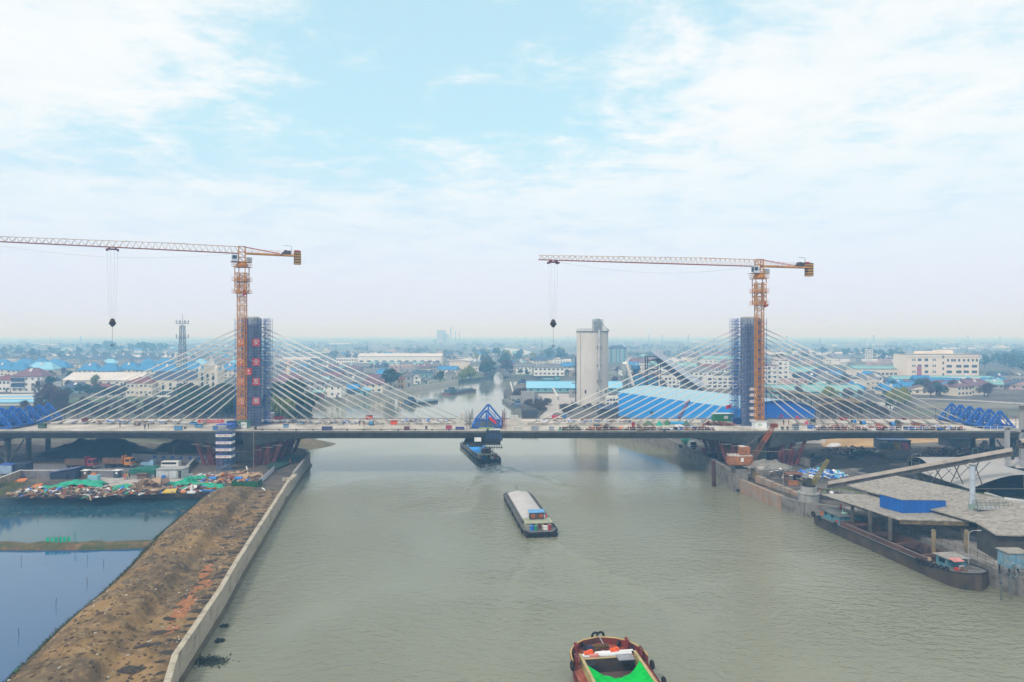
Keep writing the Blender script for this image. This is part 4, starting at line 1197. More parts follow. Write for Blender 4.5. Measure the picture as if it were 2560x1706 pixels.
px_house('pump_house', 'grey concrete box building on the point in front of the blue roofed shed', 'building', 1303, 1336, 984, 1007, d=9, roof='grey', shape='flat', floors=1, cols=0, wall='grey')
px_house('shed', 'low grey quay shed with dark window on the point', 'shed', 1277, 1302, 995, 1007, d=7, roof='grey', shape='flat', floors=1, cols=2, wall='grey', win=(1.2, 1.0))
px_house('control_hut', 'small dark windowed control hut on legs beside the grey box building', 'hut', 1338, 1356, 996, 1006, d=5, roof='white', shape='flat', floors=1, cols=2, wall='grey', win=(1.4, 1.2))
t = thing('chute', 'inclined white loading chute above the quay on the point', 'chute', G(1284, 996)); part('trough', MB().beam((0, 0, 2.6), (-2, 1, 10), 0.8), WALL['white'], t); part('support', MB().beam((0, 0, 0), (0, 0, 2.6), 0.5), WALL['grey'], t)
t = thing('chute', 'short inclined white chute by the pale yard left of the silo', 'chute', G(1395, 1000)); part('trough', MB().beam((0, 0, 2.0), (-3.0, 1, 7.0), 0.9), WALL['white'], t); part('support', MB().beam((0, 0, 0), (0, 0, 2.2), 0.9), WALL['grey'], t)
y0 = [G(1345, 1046), G(1420, 1046), G(1395, 1012), G(1440, 1010), G(1447, 985), G(1345, 985), G(1352, 1008), G(1370, 1024)]
setting('yard_pavement', MB().add([(q.x, q.y, 3.02) for q in y0], [tuple(range(8))]), mat('pale_concrete', (0.40, 0.36, 0.33), 0.9, var=0.12, scale=0.1))
sp = G(1481, 1010)
t = thing('cement_silo', 'tall pale concrete silo with a steel head house behind the right cables', 'silo', sp)
HS = 40.6; RS = 8.8
sm = mat('silo_concrete', (0.60, 0.57, 0.53), 0.85, var=0.08, scale=0.08, streak=0.22)
m_ = MB().lathe((0, 0, 0), [(RS, 0), (RS, HS)], 40)
part('shell', m_, sm, t, smooth=False)
part('rim', MB().lathe((0, 0, HS), [(RS + 0.3, -0.5), (RS + 0.3, 0.25), (RS - .2, 0.3)], 40), mat('rim_grey', (0.20, 0.20, 0.20), 0.8), t)
m_ = MB().torus((0, 0, HS + 1.4), RS, 0.06, 'z', 40, 4).torus((0, 0, HS + .8), RS, 0.05, 'z', 40, 4)
for i in range(32): m_.beam((RS * math.cos(i * PI / 16), RS * math.sin(i * PI / 16), HS + .2), (RS * math.cos(i * PI / 16), RS * math.sin(i * PI / 16), HS + 1.4), 0.09)
part('roof_railing', m_, mat('rail_grey', (0.3, 0.3, 0.3), 0.7), t)
hx = 2.6
hh = part('head_house', MB().box((hx, -3, HS + .3), (4.2, 4.2, 5.4)).lathe((hx, -3, HS + 5.7), [(1.8, 0), (1.5, 1.0), (0.6, 1.5)], 10), mat('head_house_grey', (0.28, 0.31, 0.33), 0.7, var=0.3, scale=0.8), t)
m_ = MB()
for sx in (-1, 1):
 for sy in (-1, 1): m_.beam((hx + sx * 2.6, -3 + sy * 2.6, HS), (hx + sx * 2.6, -3 + sy * 2.6, HS + 6.6), 0.25)
for z in (2.4, 4.6, 6.4):
 m_.beam((hx - 2.6, -5.6, HS + z), (hx + 2.6, -5.6, HS + z), 0.18).beam((hx - 2.6, -.4, HS + z), (hx + 2.6, -.4, HS + z), 0.18)
m_.beam((hx - 2.6, -5.6, HS), (hx + 2.6, -5.6, HS + 4.6), 0.12).beam((hx + 2.4, -3, HS + 4), (hx + 6.6, -3, HS + .3), 0.25)
part('steel_frame', m_, mat('frame_grey', (0.13, 0.14, 0.15), 0.6), hh)
pm = MB().tube((hx, -RS - .7, 6), (hx, -RS - .7, HS + .5), 0.5, 10)
pp = part('riser_pipe', pm, mat('pipe_pale', (0.50, 0.50, 0.50), 0.6), t)
for z in (8, 13.5, 22, 32):
 part('pipe_bracket', MB().box((hx, -RS - .5, z), (2.6, 1.0, 0.25)).beam((hx - 1, -RS, z - 1.2), (hx - 1, -RS - .9, z), 0.14).beam((hx + 1, -RS, z - 1.2), (hx + 1, -RS - .9, z), 0.14), mat('frame_grey', (0, 0, 0)), pp)
m_ = MB()
for z in range(12, 22): m_.beam((hx - 0.2, -RS - 1.2, z * .9), (hx - .2, -RS - 1.2, z * .9 + .5), 0.5)
part('ladder_cage', m_, mat('frame_grey', (0, 0, 0)), pp)
part('seam', MB().beam((-7.2, -RS + 3.55, 0), (-7.2, -RS + 3.55, HS - 0.6), 0.35), mat('seam_grey', (0.38, 0.37, 0.36), 0.8), t)
for i, x in enumerate((-4.5, 6.5)):
 part('access_door', MB().box((x, -math.sqrt(RS * RS - x * x) - .05, 6.5), (1.2, .2, 1.8)), M_win, t)
t = thing('stair_tower', 'slender steel stair tower with platforms at the left side of the silo', 'stair tower', G(1440, 1008))
m_ = MB()
for sx in (0, 3.0):
 for sy in (0, 3): m_.beam((sx, sy, 0), (sx, sy, 26), 0.35)
part('frame', m_, mat('tower_steel', (0.12, 0.12, 0.13), 0.6), t)
for k in range(5):
 z = 6 + k * 5
 part('landing', MB().box((0.8, 1.5, z), (6.0, 4, 0.3)), mat('tower_steel', (0, 0, 0)), t)
 part('handrail', MB().beam((-2.2, -.5, z + 1.2), (3.8, -.5, z + 1.2), 0.12).beam((0, 0, z - 5), (3, 0, z), 0.2), mat('tower_steel', (0, 0, 0)), t)
for k, (z, h) in enumerate(((3, 4), (15, 3.5))):
 part('filter_box', MB().box((-2.2, 1.5, z), (3, 3, h)), WALL['grey'], t)
t = thing('filter_vessel', 'small pale blue cylindrical vessel at the foot of the stair tower', 'vessel', G(1452, 1005))
part('body', MB().lathe((0, 0, 0), [(1.5, 1), (1.5, 6), (0.5, 7)], 12), mat('vessel_blue', (0.30, 0.42, 0.46), 0.5), t); part('skirt', MB().lathe((0, 0, 0), [(1.3, 0), (1.3, 1)], 12), WALL['grey'], t)
p = G(1545, 906)
t = house('apartment_block', 'unfinished six storey frame block with dark hip roof right of the silo', 'building', p, 26, 14, 19, wall='teal', roof='slate', rh=4, floors=6, cols=4, win=(3.6, 1.8), door=False)
for i in range(4): part('column', MB().box((-12 + i * 8, -.3, 0), (1.6, .6, 19)), WALL['grey'], t)
t = thing('cooling_column', 'tall pale green dust column with a cap left of the conveyor', 'column', G(1563, 1000)); cs_ = G(1563, 1000).y / FPX
part('shaft', MB().lathe((0, 0, 0), [(1.5, 0), (1.5, 21)], 12), mat('column_pale', (0.36, 0.42, 0.42), 0.7), t); part('cap', MB().lathe((0, 0, 21), [(1.7, 0), (1.9, .6), (1.2, 1.4)], 12), WALL['white'], t)
t = thing('duct', 'inclined white duct leaning beside the dust column', 'duct', G(1580, 1003)); part('pipe', MB().tube((-3.2, 0, 22), (0.8, 0, 9), 0.95, 10), WALL['white'], t); part('stand', MB().beam((0.8, 0, 0), (.8, 0, 9), 0.5), WALL['grey'], t)
t = thing('mill_building', 'blue sheet clad mill building at the lower conveyor tower', 'works', G(1612, 1002))
part('body', MB().box((0, 4, 0), (15, 9, 15)), mat('mill_blue', (0.05, 0.19, 0.36), 0.6, var=0.2), t); part('upper_deck', MB().box((2, 4, 15), (18, 8, .6)), WALL['brick'], t)
part('hopper', MB().lathe((-5, 2, 15.6), [(1, 0), (2.6, 3), (2.6, 5)], 10), mat('mill_blue', (0, 0, 0)), t)
m_ = MB()
for i in range(5): m_.beam((-7 + i * 4, -.3, 0), (-7 + i * 4, -.3, 19), 0.4)
part('columns', m_, mat('tower_steel', (0, 0, 0)), t, kind='stuff')
def gallery(nm_, lab, a, b, w, h, mroof, mside, tower=None, trestle=0, zg=3.0, cat='conveyor'):
 t = thing(nm_, lab, cat, (a[0], a[1], zg))
 a, b = Vector(a), Vector(b); d = (b - a); L_ = d.length; d.normalize()
 sd = Vector((-d.y, d.x, 0)).normalized(); up = Vector((0, 0, 1))
 n = max(3, int(L_ / 5))
 for k in range(n):
  p, q = a + d * (L_ * k / n), a + d * (L_ * (k + 1) / n)
  side = MB()
  for s_ in (-1, 1):
   side.beam(p + sd * (s_ * w / 2), q + sd * (s_ * w / 2), 0.3, 0.5).beam(p + sd * (s_ * w / 2) + up * h, q + sd * (s_ * w / 2) + up * h, 0.25)
   side.beam(p + sd * (s_ * w / 2), p + sd * (s_ * w / 2) + up * h, 0.22).beam(p + sd * (s_ * w / 2), q + sd * (s_ * w / 2) + up * h, 0.18)
  side.slab([p - sd * (w / 2), q - sd * (w / 2), q + sd * (w / 2), p + sd * (w / 2)], 0.25)
  o = part('truss_bay', side, mside, t, world=True)
  part('roof_sheet', MB().slab([p - sd * (w * .62) + up * (h + .15), q - sd * (w * .62) + up * (h + .15), q + up * (h + .8), p + up * (h + .8)], 0.1).slab([p + up * (h + .8), q + up * (h + .8), q + sd * (w * .62) + up * (h + .15), p + sd * (w * .62) + up * (h + .15)], 0.1), mroof, o, world=True, root=t)
 for k in range(trestle):
  p = a + d * (L_ * (k + .6) / trestle)
  m_ = MB()
  for s_ in (-1, 1):
   m_.beam((p.x + sd.x * s_ * w * .9, p.y + sd.y * s_ * w * .9, zg), p + sd * (s_ * w / 2), 0.3)
  m_.beam((p.x - sd.x * w * .8, p.y - sd.y * w * .8, zg + (p.z - zg) * .2), p + sd * (w / 2), 0.16).beam((p.x + sd.x * w * .8, p.y + sd.y * w * .8, zg + (p.z - zg) * .2), p - sd * (w / 2), 0.16)
  part('trestle', m_, mside, t, world=True)
 return t
M_gal = mat('gallery_steel', (0.045, 0.050, 0.075), 0.7, var=0.3)
ga, gb = P(1640, 897, 372), P(1758, 985, 330)
t = gallery('conveyor_gallery', 'steep roofed conveyor gallery rising to a lattice tower left of the right pylon', (gb.x, gb.y, gb.z), (ga.x, ga.y, ga.z), 4.5, 3.4, mat('gallery_roof', (0.24, 0.28, 0.34), 0.6), M_gal)
m_ = MB()
tb = P(1625, 897, 374)
for sx in (0, 7):
 for sy in (0, 6): m_.beam((tb.x + sx - 2, tb.y + sy - 3, 3), (tb.x + sx - 2, tb.y + sy - 3, tb.z + 1), 0.45)
for k in range(5):
 z = tb.z - 1 - k * 5
 for s0 in (0, 6):
  m_.beam((tb.x - 2, tb.y + s0 - 3, z), (tb.x + 5, tb.y + s0 - 3, z), 0.3).beam((tb.x - 2, tb.y + s0 - 3, z), (tb.x + 5, tb.y + s0 - 3, z - 5), 0.2).beam((tb.x + 5, tb.y + s0 - 3, z), (tb.x - 2, tb.y + s0 - 3, z - 5), 0.2)
m_.box((tb.x + 1.5, tb.y, tb.z + 1), (8, 7, .4))
part('lattice_tower', m_, mat('tower_dark', (0.06, 0.045, 0.05), 0.7), t, world=True)
c1 = Vector((51, 327, 3)); c2 = Vector((85, 255, 3)); c3 = Vector((114.5, 258, 3)); c4 = c1 + (c3 - c2)
t = thing('warehouse', 'big bright blue warehouse with pale roof right behind the bridge deck', 'warehouse', c2)
ZE, ZR = 14.2, 17.3
def wall_q(a, b, z0, z1): return [(a.x, a.y, z0), (b.x, b.y, z0), (b.x, b.y, z1), (a.x, a.y, z1)]
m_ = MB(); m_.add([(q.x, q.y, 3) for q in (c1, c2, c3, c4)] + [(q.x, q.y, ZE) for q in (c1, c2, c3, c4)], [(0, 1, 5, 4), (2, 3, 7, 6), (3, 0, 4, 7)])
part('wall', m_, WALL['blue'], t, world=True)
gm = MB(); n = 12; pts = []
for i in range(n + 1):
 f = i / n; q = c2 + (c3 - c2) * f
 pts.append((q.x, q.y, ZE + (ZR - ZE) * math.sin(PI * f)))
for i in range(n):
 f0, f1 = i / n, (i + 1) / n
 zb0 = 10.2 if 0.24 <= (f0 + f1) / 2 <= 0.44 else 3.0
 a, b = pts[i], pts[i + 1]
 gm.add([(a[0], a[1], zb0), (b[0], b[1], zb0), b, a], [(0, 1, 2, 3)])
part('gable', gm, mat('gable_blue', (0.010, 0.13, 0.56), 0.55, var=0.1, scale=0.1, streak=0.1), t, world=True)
q0 = c2 + (c3 - c2) * 0.25; q1 = c2 + (c3 - c2) * 0.42
part('door_leaf', MB().box(((q0.x * .45 + q1.x * .55), q0.y + 1.0, 3), (0.5, .3, 7)).box((q0.x + 2.6, q0.y + .5, 9.6), (5.5, .4, .7)), WALL['dark'], t, world=True)
rm = MB()
dv = (c1 - c2).normalized()
for i in range(n):
 f0, f1 = i / n, (i + 1) / n
 a0 = Vector(pts[i]) + Vector((0, 0, .1)) - dv * 1.0; b0 = Vector(pts[i + 1]) + Vector((0, 0, .1)) - dv * 1.0
 a1 = a0 + (c1 - c2) + dv * 2; b1 = b0 + (c1 - c2) + dv * 2
 rm.slab([a0, b0, b1, a1], 0.15)
part('roof', rm, mat('warehouse_roof', (0.28, 0.45, 0.55), 0.5, var=0.07, scale=0.1, streak=0.12), t, world=True)
w_ = c1 + (c2 - c1) * 0.33
part('window', MB().box((w_.x - .15, w_.y - .1, 6.2), (0.5, 1.6, 1.6), math.atan2(-34, 72) * 0 + 0.44), M_win, t, world=True)
px_house('shed', 'low dark green fenced shed in front of the left end of blue warehouse', 'shed', 1500, 1546, 1022, 1050, d=10, roof='slate', shape='gable', rh=1.0, floors=1, cols=0, wall='dark')
px_house('office', 'small white works office left of the blue warehouse', 'office', 1516, 1547, 996, 1016, d=8, roof='white', shape='flat', floors=2, cols=4, wall='white', win=(1.2, 1.1))
px_house('tank_shed', 'blue low tank shed behind the bridge railing by the bushes', 'shed', 1305, 1345, 1034, 1048, d=7, roof='slate', shape='flat', floors=1, cols=0, wall='dark')
px_house('house', 'white three storey house under the foot of the conveyor gallery', 'house', 1650, 1700, 944, 972, d=13, roof='grey', shape='flat', floors=3, cols=5, wall='white', win=(1.7, 1.6), frames=True)
px_house('office', 'white office block with stair tower just left of the right pylon', 'office', 1768, 1845, 945, 972, d=13, roof='grey', shape='flat', floors=3, cols=6, wall='white', win=(2.6, 1.5))
for i, (u0, u1, ve, vb, r_, lab) in enumerate(((1655, 1745, 918, 928, 'teal', 'long works hall with teal roof behind the conveyor gallery'), (1760, 1850, 898, 910, 'teal', 'far works hall with teal roof left of the right pylon'), (1750, 1845, 888, 894, 'purple', 'far works hall with purple roof left of the right pylon'), (1755, 1820, 922, 931, 'red', 'works hall with dark red roof left of the right pylon'), (1690, 1780, 930, 942, 'grey', 'works hall with grey roof between conveyor and right pylon'), (1580, 1660, 906, 914, 'red', 'low hall with dull red roof behind the dust column'), (1555, 1600, 925, 940, 'grey', 'grey roofed hall at the foot of the dust column'))):
 px_house('works_hall', lab, 'hall', u0, u1, ve, vb, d=22, roof=r_, shape='gable', rh=4, floors=1, cols=8, wall='white', win=(2.2, 1.6))
p = G(1942, 961)
t = thing('apartment_block', 'stepped white apartment block just right of the right pylon', 'building', p)
for k, (x, w, h) in enumerate(((-5, 13, 14.5), (5.5, 9, 18.5), (4.5, 6.5, 21.5))):
 o = part('wing', MB().box((x, 7, 0), (w, 12 - 2 * (k == 2), h)), WALL['white'], t)
 part('cornice', MB().box((x, 7, h), (w + .6, 12.6, .4)), ROOF['red'], o)
wm, fm = window_mesh(2.0, 1.7)
for r_ in range(5):
 for x in (-9.5, -5.5, -1.2, 3.2, 7.3):
  if r_ == 4 and x < 2: continue
  inst('window', wm, t, (x, .95, 1.2 + r_ * 3.5))
part('roof_tank', MB().box((4.5, 6, 21.9), (4.5, 4, 1.6)), WALL['dark'], t)
px_house('works_hall', 'long white hall with purple band and teal roof right of stepped block', 'hall', 1984, 2060, 930, 952, d=16, roof='teal', shape='gable', rh=3.5, floors=2, cols=9, wall='white', win=(1.8, 1.4))
px_house('works_hall', 'brick red hall with dark roof right of the long purple banded hall', 'hall', 2036, 2104, 933, 955, d=14, roof='slate', rh=4, floors=2, cols=4, wall='brick', win=(2.8, 1.5))
px_house('factory', 'long cream factory with a band of windows left of the big office block', 'factory', 2140, 2275, 922, 946, d=18, roof='teal', shape='gable', rh=2, floors=1, cols=13, wall='cream', win=(2.4, 2.0), frames=True)
px_house('house', 'white house with a black hip roof in front of the cream factory', 'house', 2178, 2226, 951, 960, d=12, roof='slate', rh=4, floors=1, cols=4, wall='white', tank=True)
px_house('shed', 'salmon red shed with three dark windows below the cream factory', 'shed', 2226, 2270, 956, 970, d=10, roof='red', shape='flat', floors=1, cols=3, wall='brick', win=(1.8, 1.4))
px_house('house', 'grey gabled house with teal roof right of the brick red hall', 'house', 2137, 2178, 948, 962, d=9, roof='teal', shape='end', rh=2.5, floors=1, cols=3, wall='grey')
px_house('house', 'white house with pitched grey roof below the brick red hall', 'house', 2098, 2136, 948, 960, d=9, roof='grey', shape='gable', rh=2.5, floors=1, cols=4, wall='white')
p = G(2358, 949); s_ = p.y / FPX
t = thing('office_block', 'big cream four storey block with rows of dark windows on the right', 'office block', p)
bw, bh = 178 * s_, 63 * s_
part('wall', MB().box((0, 11, 0), (bw, 22, bh)), mat('block_cream', (0.76, 0.67, 0.57), 0.9, var=0.05, scale=0.08), t)
part('raised_bay', MB().box((-bw * .12, 9, bh), (bw * .27, 14, 2.3)).box((bw * .12, 12, bh), (bw * .19, 10, 3.4)), mat('block_cream', (0, 0, 0)), t)
part('roof_edge', MB().box((0, -.1, bh - .1), (bw + .5, .5, .5)).box((-bw / 2, 11, bh - .1), (.5, 22, .5)).box((bw / 2, 11, bh - .1), (.5, 22, .5)), mat('block_edge', (0.28, 0.28, 0.26), 0.8), t)
part('string_course', MB().box((0, -.08, bh - 2.6), (bw, .2, .3)), mat('block_edge', (0, 0, 0)), t)
def wrow(u0, u1, rows_, wpx, hpx):
 w_, f_ = window_mesh(wpx * s_, hpx * s_)
 for v in rows_: inst('window', w_, t, ((((u0 + u1) / 2) - 2358) * s_, -.05, (949 - v) * s_ - hpx * s_ / 2))
rws = (900, 915, 930, 945)
for u in (2282, 2287, 2333, 2338): wrow(u, u, rws, 2.6, 6)
for u in (2299, 2316): wrow(u, u, rws, 8.5, 6.5)
for u in (2358,): wrow(u, u, (893, 908, 922, 937), 4, 6.5)
for u in (2370, 2380.5, 2387, 2398, 2410, 2421, 2432, 2442): wrow(u, u, (901,), 5, 6.5)
for u in (2373, 2397, 2415.5, 2436): wrow(u, u, (916, 930, 943), 13, 6.5)
part('billboard', MB().box(((2297.5 - 2358) * s_, -.35, (949 - 943) * s_), (11 * s_, .3, 28 * s_)), mat('magenta_panel', (0.36, 0.10, 0.18), 0.6), t)
px_house('hall', 'long low hall with curved grey green roof in front of the big cream block', 'hall', 2240, 2490, 950, 959, d=16, roof='teal', shape='gable', rh=2.6, floors=1, cols=0, wall='white')
for i, (u, v, w) in enumerate(((2300, 968, 60), (2370, 971, 70), (2440, 974, 80), (2520, 970, 90))):
 p = G(u, v)
 house('tiled_shed', 'long low shed with reddish tiled roof on the right, %s from the left' % ('first', 'second', 'third', 'fourth')[i], 'shed', p, w * p.y / FPX, 11, 3, rz=-0.05, roof='red' if i % 2 else 'purple', shape='gable', rh=2.2, floors=1, cols=0, wall='pink', group='reddish tiled sheds on the right', door=False)
p = G(2172, 906); t = thing('lattice_tower', 'white square lattice tower beside a pipe in the far fields on the right', 'tower', p)
m_ = MB(); r0 = 3.3
for k in range(5):
 z0 = k * 3.6
 for (a, b) in (((-1, -1), (1, -1)), ((1, -1), (1, 1)), ((1, 1), (-1, 1)), ((-1, 1), (-1, -1))):
  m_.beam((a[0] * r0, a[1] * r0, z0), (a[0] * r0, a[1] * r0, z0 + 3.6), 0.6).beam((a[0] * r0, a[1] * r0, z0), (b[0] * r0, b[1] * r0, z0 + 3.6), 0.4).beam((a[0] * r0, a[1] * r0, z0 + 3.6), (b[0] * r0, b[1] * r0, z0 + 3.6), 0.5)
part('frame', m_, WALL['white'], t); part('pipe', MB().tube((3, 0, 8), (34, 0, 7), 0.5, 6), WALL['white'], t)
p0 = G(2035, 992)
house('shed', 'very long low shed with teal sheet roof behind the brown conveyor', 'shed', p0, 62, 16, 3.2, roof='teal', shape='gable', rh=3.5, floors=1, cols=0, wall='teal', door=False)
M_belt = mat('conveyor_cover_brown', (0.17, 0.125, 0.075), 0.9, var=0.35, scale=1.0)
M_trs = mat('trestle_brown', (0.10, 0.075, 0.055), 0.8, var=0.3)
a, b = P(1908, 978, 330), P(2158, 1019, 258)
gallery('belt_conveyor', 'brown covered belt conveyor on trestles right of the blue warehouse', a, b, 2.6, 1.5, M_belt, M_trs, trestle=9)
a, b = P(2040, 1026, 275), P(2138, 1008, 268)
gallery('belt_conveyor', 'shorter brown belt conveyor meeting the long one near its end', a, b, 2.4, 1.4, M_belt, M_trs, trestle=4)
t = thing('river_wall', 'low pale river wall curving along the far left bank', 'wall', (-129, 424, 0))
wl_pts = [(-129, 423.2), (-116, 423.2), (-102, 425.2), (-90, 455), (-78, 487.3), (-62, 534), (-46, 582)]
for a, b in zip(wl_pts, wl_pts[1:]):
 part('wall_panel', MB().beam((a[0], a[1] - .2, 0.9), (b[0], b[1] - .2, 0.9), 0.8, 5.4), mat('river_wall_pale', (0.52, 0.48, 0.42), 0.9, var=0.1, streak=0.2), t, world=True)
# ------------------------------------------------------------------ vegetation and the plain beyond
def scatter(n, u0, u1, v0, v1, kinds, h0, h1, lab, grp, far=False, wide=1.0, avoid=()):
 k = tries = 0
 while k < n and tries < n * 30:
  tries += 1
  u, v = tr.uniform(u0, u1), tr.uniform(v0, v1)
  p = G(u, v)
  if not (inside(polyN, p.x, p.y) or inside(polyE, p.x, p.y)): continue
  if any(a <= u <= b and c <= v <= e for a, b, c, e in avoid): continue
  if any(abs(p.x - q[0]) < 6 and abs(p.y - q[1]) < 6 for q in placed): continue
  kd = tr.choice(kinds); h = tr.uniform(h0, h1)
  w_ = h * wide * tr.uniform(0.9, 1.25)
  f_ = (v - v0) / max(1e-6, v1 - v0); q_ = (h - h0) / max(1e-6, h1 - h0)
  pre = ('short' if q_ < .33 else 'tall' if q_ > .67 else 'middling') + ' ' + {'dark': 'dark', 'bare': 'leafless', 'green': 'green', 'teal': 'bluish', 'willow': 'yellowish'}[kd]
  tree(kd, p, h, w_, '%s tree in the %s row, %s' % (pre, 'back' if f_ < .33 else 'front' if f_ > .67 else 'middle', landmark(u)), grp, far)
  k += 1
near = lambda u, v, k, h, w, lab: tree(k, G(u, v), h, w, lab)
near(702, 1050, 'willow', 14, 19, 'bright yellow green willow right of the left pylon behind the deck')
near(725, 1046, 'willow', 11.5, 14, 'smaller yellow green willow between pylon willow and dark riverside trees')
near(748, 1047, 'dark', 17, 19, 'big dark green tree on the canal bank right of the willow')
near(770, 1040, 'green', 12, 15, 'green tree at the water edge behind the deck, rightmost of its clump')
near(672, 1040, 'dark', 15, 17, 'dark green tree close behind the left pylon stair scaffold')
near(733, 1030, 'dark', 17, 20, 'tall dark tree at the back of the clump by the canal')
near(687, 1024, 'green', 14, 16, 'mid green tree behind the bright willow')
for i in range(8):
 near(690 + i * 12, 1052 - (i % 3) * 3, 'green', 5, 7, 'low green bush at the foot of the trees by the canal')['group'] = 'bushes by the canal behind the deck'
near(977, 976, 'dark', 16, 19, 'big dark round tree beside the ochre riverside house')
near(1100, 957, 'dark', 11, 14, 'round dark tree near the river bend')
near(1177, 949, 'willow', 13, 17, 'pale green willow at the river bend left of the arch bridge')
near(1156, 950, 'willow', 9, 11, 'smaller pale willow left of the large river bend willow')
near(238, 964, 'willow', 9, 10, 'pale yellow tree in front of the pale ribbed warehouse')
scatter(44, 462, 600, 1003, 1046, ('dark', 'dark', 'bare', 'green'), 9, 13, 'dark tree in the wood behind the left half of the deck', 'wood behind the left deck', wide=1.25)
scatter(90, 60, 470, 1012, 1050, ('bare', 'bare', 'bare', 'bare', 'dark'), 3.5, 6, 'leafless greyish tree in the thicket behind the left deck', 'thicket behind the left deck', wide=1.2)
scatter(6, 110, 160, 1003, 1035, ('bare',), 10, 13, 'taller leafless tree behind the left form travellers', 'tall bare trees at left', wide=1.1)
scatter(14, 140, 330, 984, 996, ('dark', 'bare', 'teal'), 5, 8, 'dark bushy tree in front of the low houses on the left', 'bushy trees before the left houses', wide=1.2)
scatter(12, 20, 175, 940, 985, ('dark', 'bare'), 7, 11, 'dark tree among the houses at far left', 'trees among the left houses')
scatter(16, 1208, 1268, 905, 947, ('teal', 'dark', 'bare'), 11, 15, 'dull green tree in the grove right of the arch bridge', 'grove by the arch bridge', wide=1.2)
scatter(16, 1262, 1440, 934, 946, ('dark', 'bare', 'green'), 4, 7, 'bush on the far bank beyond the river bend', 'bushes on the far bank')
scatter(24, 1190, 1450, 890, 905, ('teal', 'teal', 'willow'), 12, 18, 'hazy green tree in the belt behind the far bank houses', 'tree belt behind the far bank', far=True, wide=1.2)
scatter(16, 1310, 1372, 1012, 1046, ('bare',), 2.5, 4.5, 'low brownish scrub bush on the point behind the deck', 'scrub on the point', wide=1.5)
scatter(14, 1400, 1500, 1012, 1044, ('bare',), 2, 4.0, 'low brownish scrub bush around the silo', 'scrub round the silo', wide=1.5)
scatter(10, 1285, 1318, 985, 1000, ('bare',), 3, 5, 'brownish scrub bush on the tip of the point', 'scrub on the tip of the point', wide=1.4)
scatter(14, 1500, 1840, 930, 975, ('dark', 'bare'), 6, 10, 'dark tree among the works left of the right pylon', 'trees among the works')
scatter(30, 2040, 2240, 1018, 1048, ('bare', 'bare', 'bare', 'green'), 4, 7, 'leafless brown thicket tree under the brown conveyor', 'thicket under the brown conveyor', wide=1.3)
for u, v, h in ((2075, 1000, 9), (2245, 1014, 11), (2262, 1010, 10)):
 near(u, v, 'willow', h, h * 1.4, {2075: 'yellow green willow left above the brown conveyor', 2245: 'large yellow green willow behind the right cables', 2262: 'second yellow green willow, right of the large one behind right cables'}[u])
scatter(16, 2285, 2475, 982, 994, ('bare', 'teal', 'bare'), 7, 11, 'dark roadside tree in the row below the reddish sheds', 'roadside tree row on the right', wide=1.15)
for i in range(9):
 near(1984 + i * 5, 957 + (i % 2), 'dark', 8, 4.2, 'slim dark conifer in the row before the purple banded hall')['group'] = 'conifer row before the hall'
scatter(16, 1990, 2250, 955, 1005, ('dark', 'bare', 'teal'), 6, 9, 'dark tree between the sheds right of the right pylon', 'trees between the right sheds')
scatter(20, 1960, 2270, 884, 908, ('willow', 'teal', 'teal'), 12, 17, 'yellowish hazy tree in the belt left of the big cream block', 'yellowish tree belt', far=True, wide=1.3)
scatter(26, 2450, 2600, 895, 940, ('teal',), 10, 16, 'hazy bluish green tree right of the big cream block', 'trees right of the big block', far=True, wide=1.3)
scatter(30, 230, 420, 872, 885, ('teal',), 14, 24, 'hazy blue green tree of the wood beyond the villa estate', 'wood beyond the villas', far=True, wide=1.3)
scatter(24, -20, 240, 868, 900, ('teal',), 11, 17, 'hazy blue green tree beyond the villas at far left', 'trees beyond the villas', far=True, wide=1.3)
wr = random.Random(5)
def woods(nm_, n, dmin, dmax, seed, hgt=(7, 13)):
 r = random.Random(seed); m_ = MB()
 for i in range(n):
  d = dmin * (dmax / dmin) ** r.random()
  xc = r.uniform(-0.85, 0.85) * d
  if mnoise.noise(Vector((xc * 0.004, d * 0.004 * 1.6, seed))) < -0.02: continue
  if not inside(polyN, xc, d): continue
  for k in range(r.randint(3, 7)):
   x, y = xc + r.gauss(0, 14), d + r.gauss(0, 7)
   h = r.uniform(*hgt); w = h * r.uniform(0.45, 0.7)
   for j in range(7):
    a = r.uniform(0, 6.28); q = w * r.uniform(0.2, 0.9)
    c = Vector((x + q * math.cos(a), y + q * math.sin(a), 3 + h * r.uniform(0.25, 0.95)))
    s_ = h * r.uniform(0.2, 0.36)
    u_ = Vector((math.cos(a + 1), math.sin(a + 1), r.uniform(-.3, .3))) * s_; v_ = Vector((r.uniform(-.5, .5), r.uniform(-.5, .5), 1)) * s_ * 0.8
    o = len(m_.v)
    m_.v += [tuple(c + u_), tuple(c + v_), tuple(c - u_), tuple(c - v_)]; m_.f.append((o, o + 1, o + 2, o + 3))
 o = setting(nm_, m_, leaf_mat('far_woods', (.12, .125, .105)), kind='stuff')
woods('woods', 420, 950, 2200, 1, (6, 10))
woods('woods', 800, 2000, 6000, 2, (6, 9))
fill(60, -60, 1240, 862, 905, 'far out on the hazy plain left of the canal', 'far houses on the left plain', avoid=((880, 1110, 895, 918), (120, 400, 885, 905)))
fill(50, 1230, 2620, 858, 912, 'far out on the hazy plain right of the canal', 'far houses on the right plain', avoid=((2265, 2450, 870, 912), (1510, 1570, 880, 912)))
fill(16, 1560, 1850, 900, 945, 'among the works left of the right pylon', 'houses among the works', avoid=((1640, 1850, 915, 945),))
fill(16, 1985, 2240, 905, 975, 'right of the right pylon', 'houses right of the right pylon', avoid=((1980, 2280, 915, 962),))
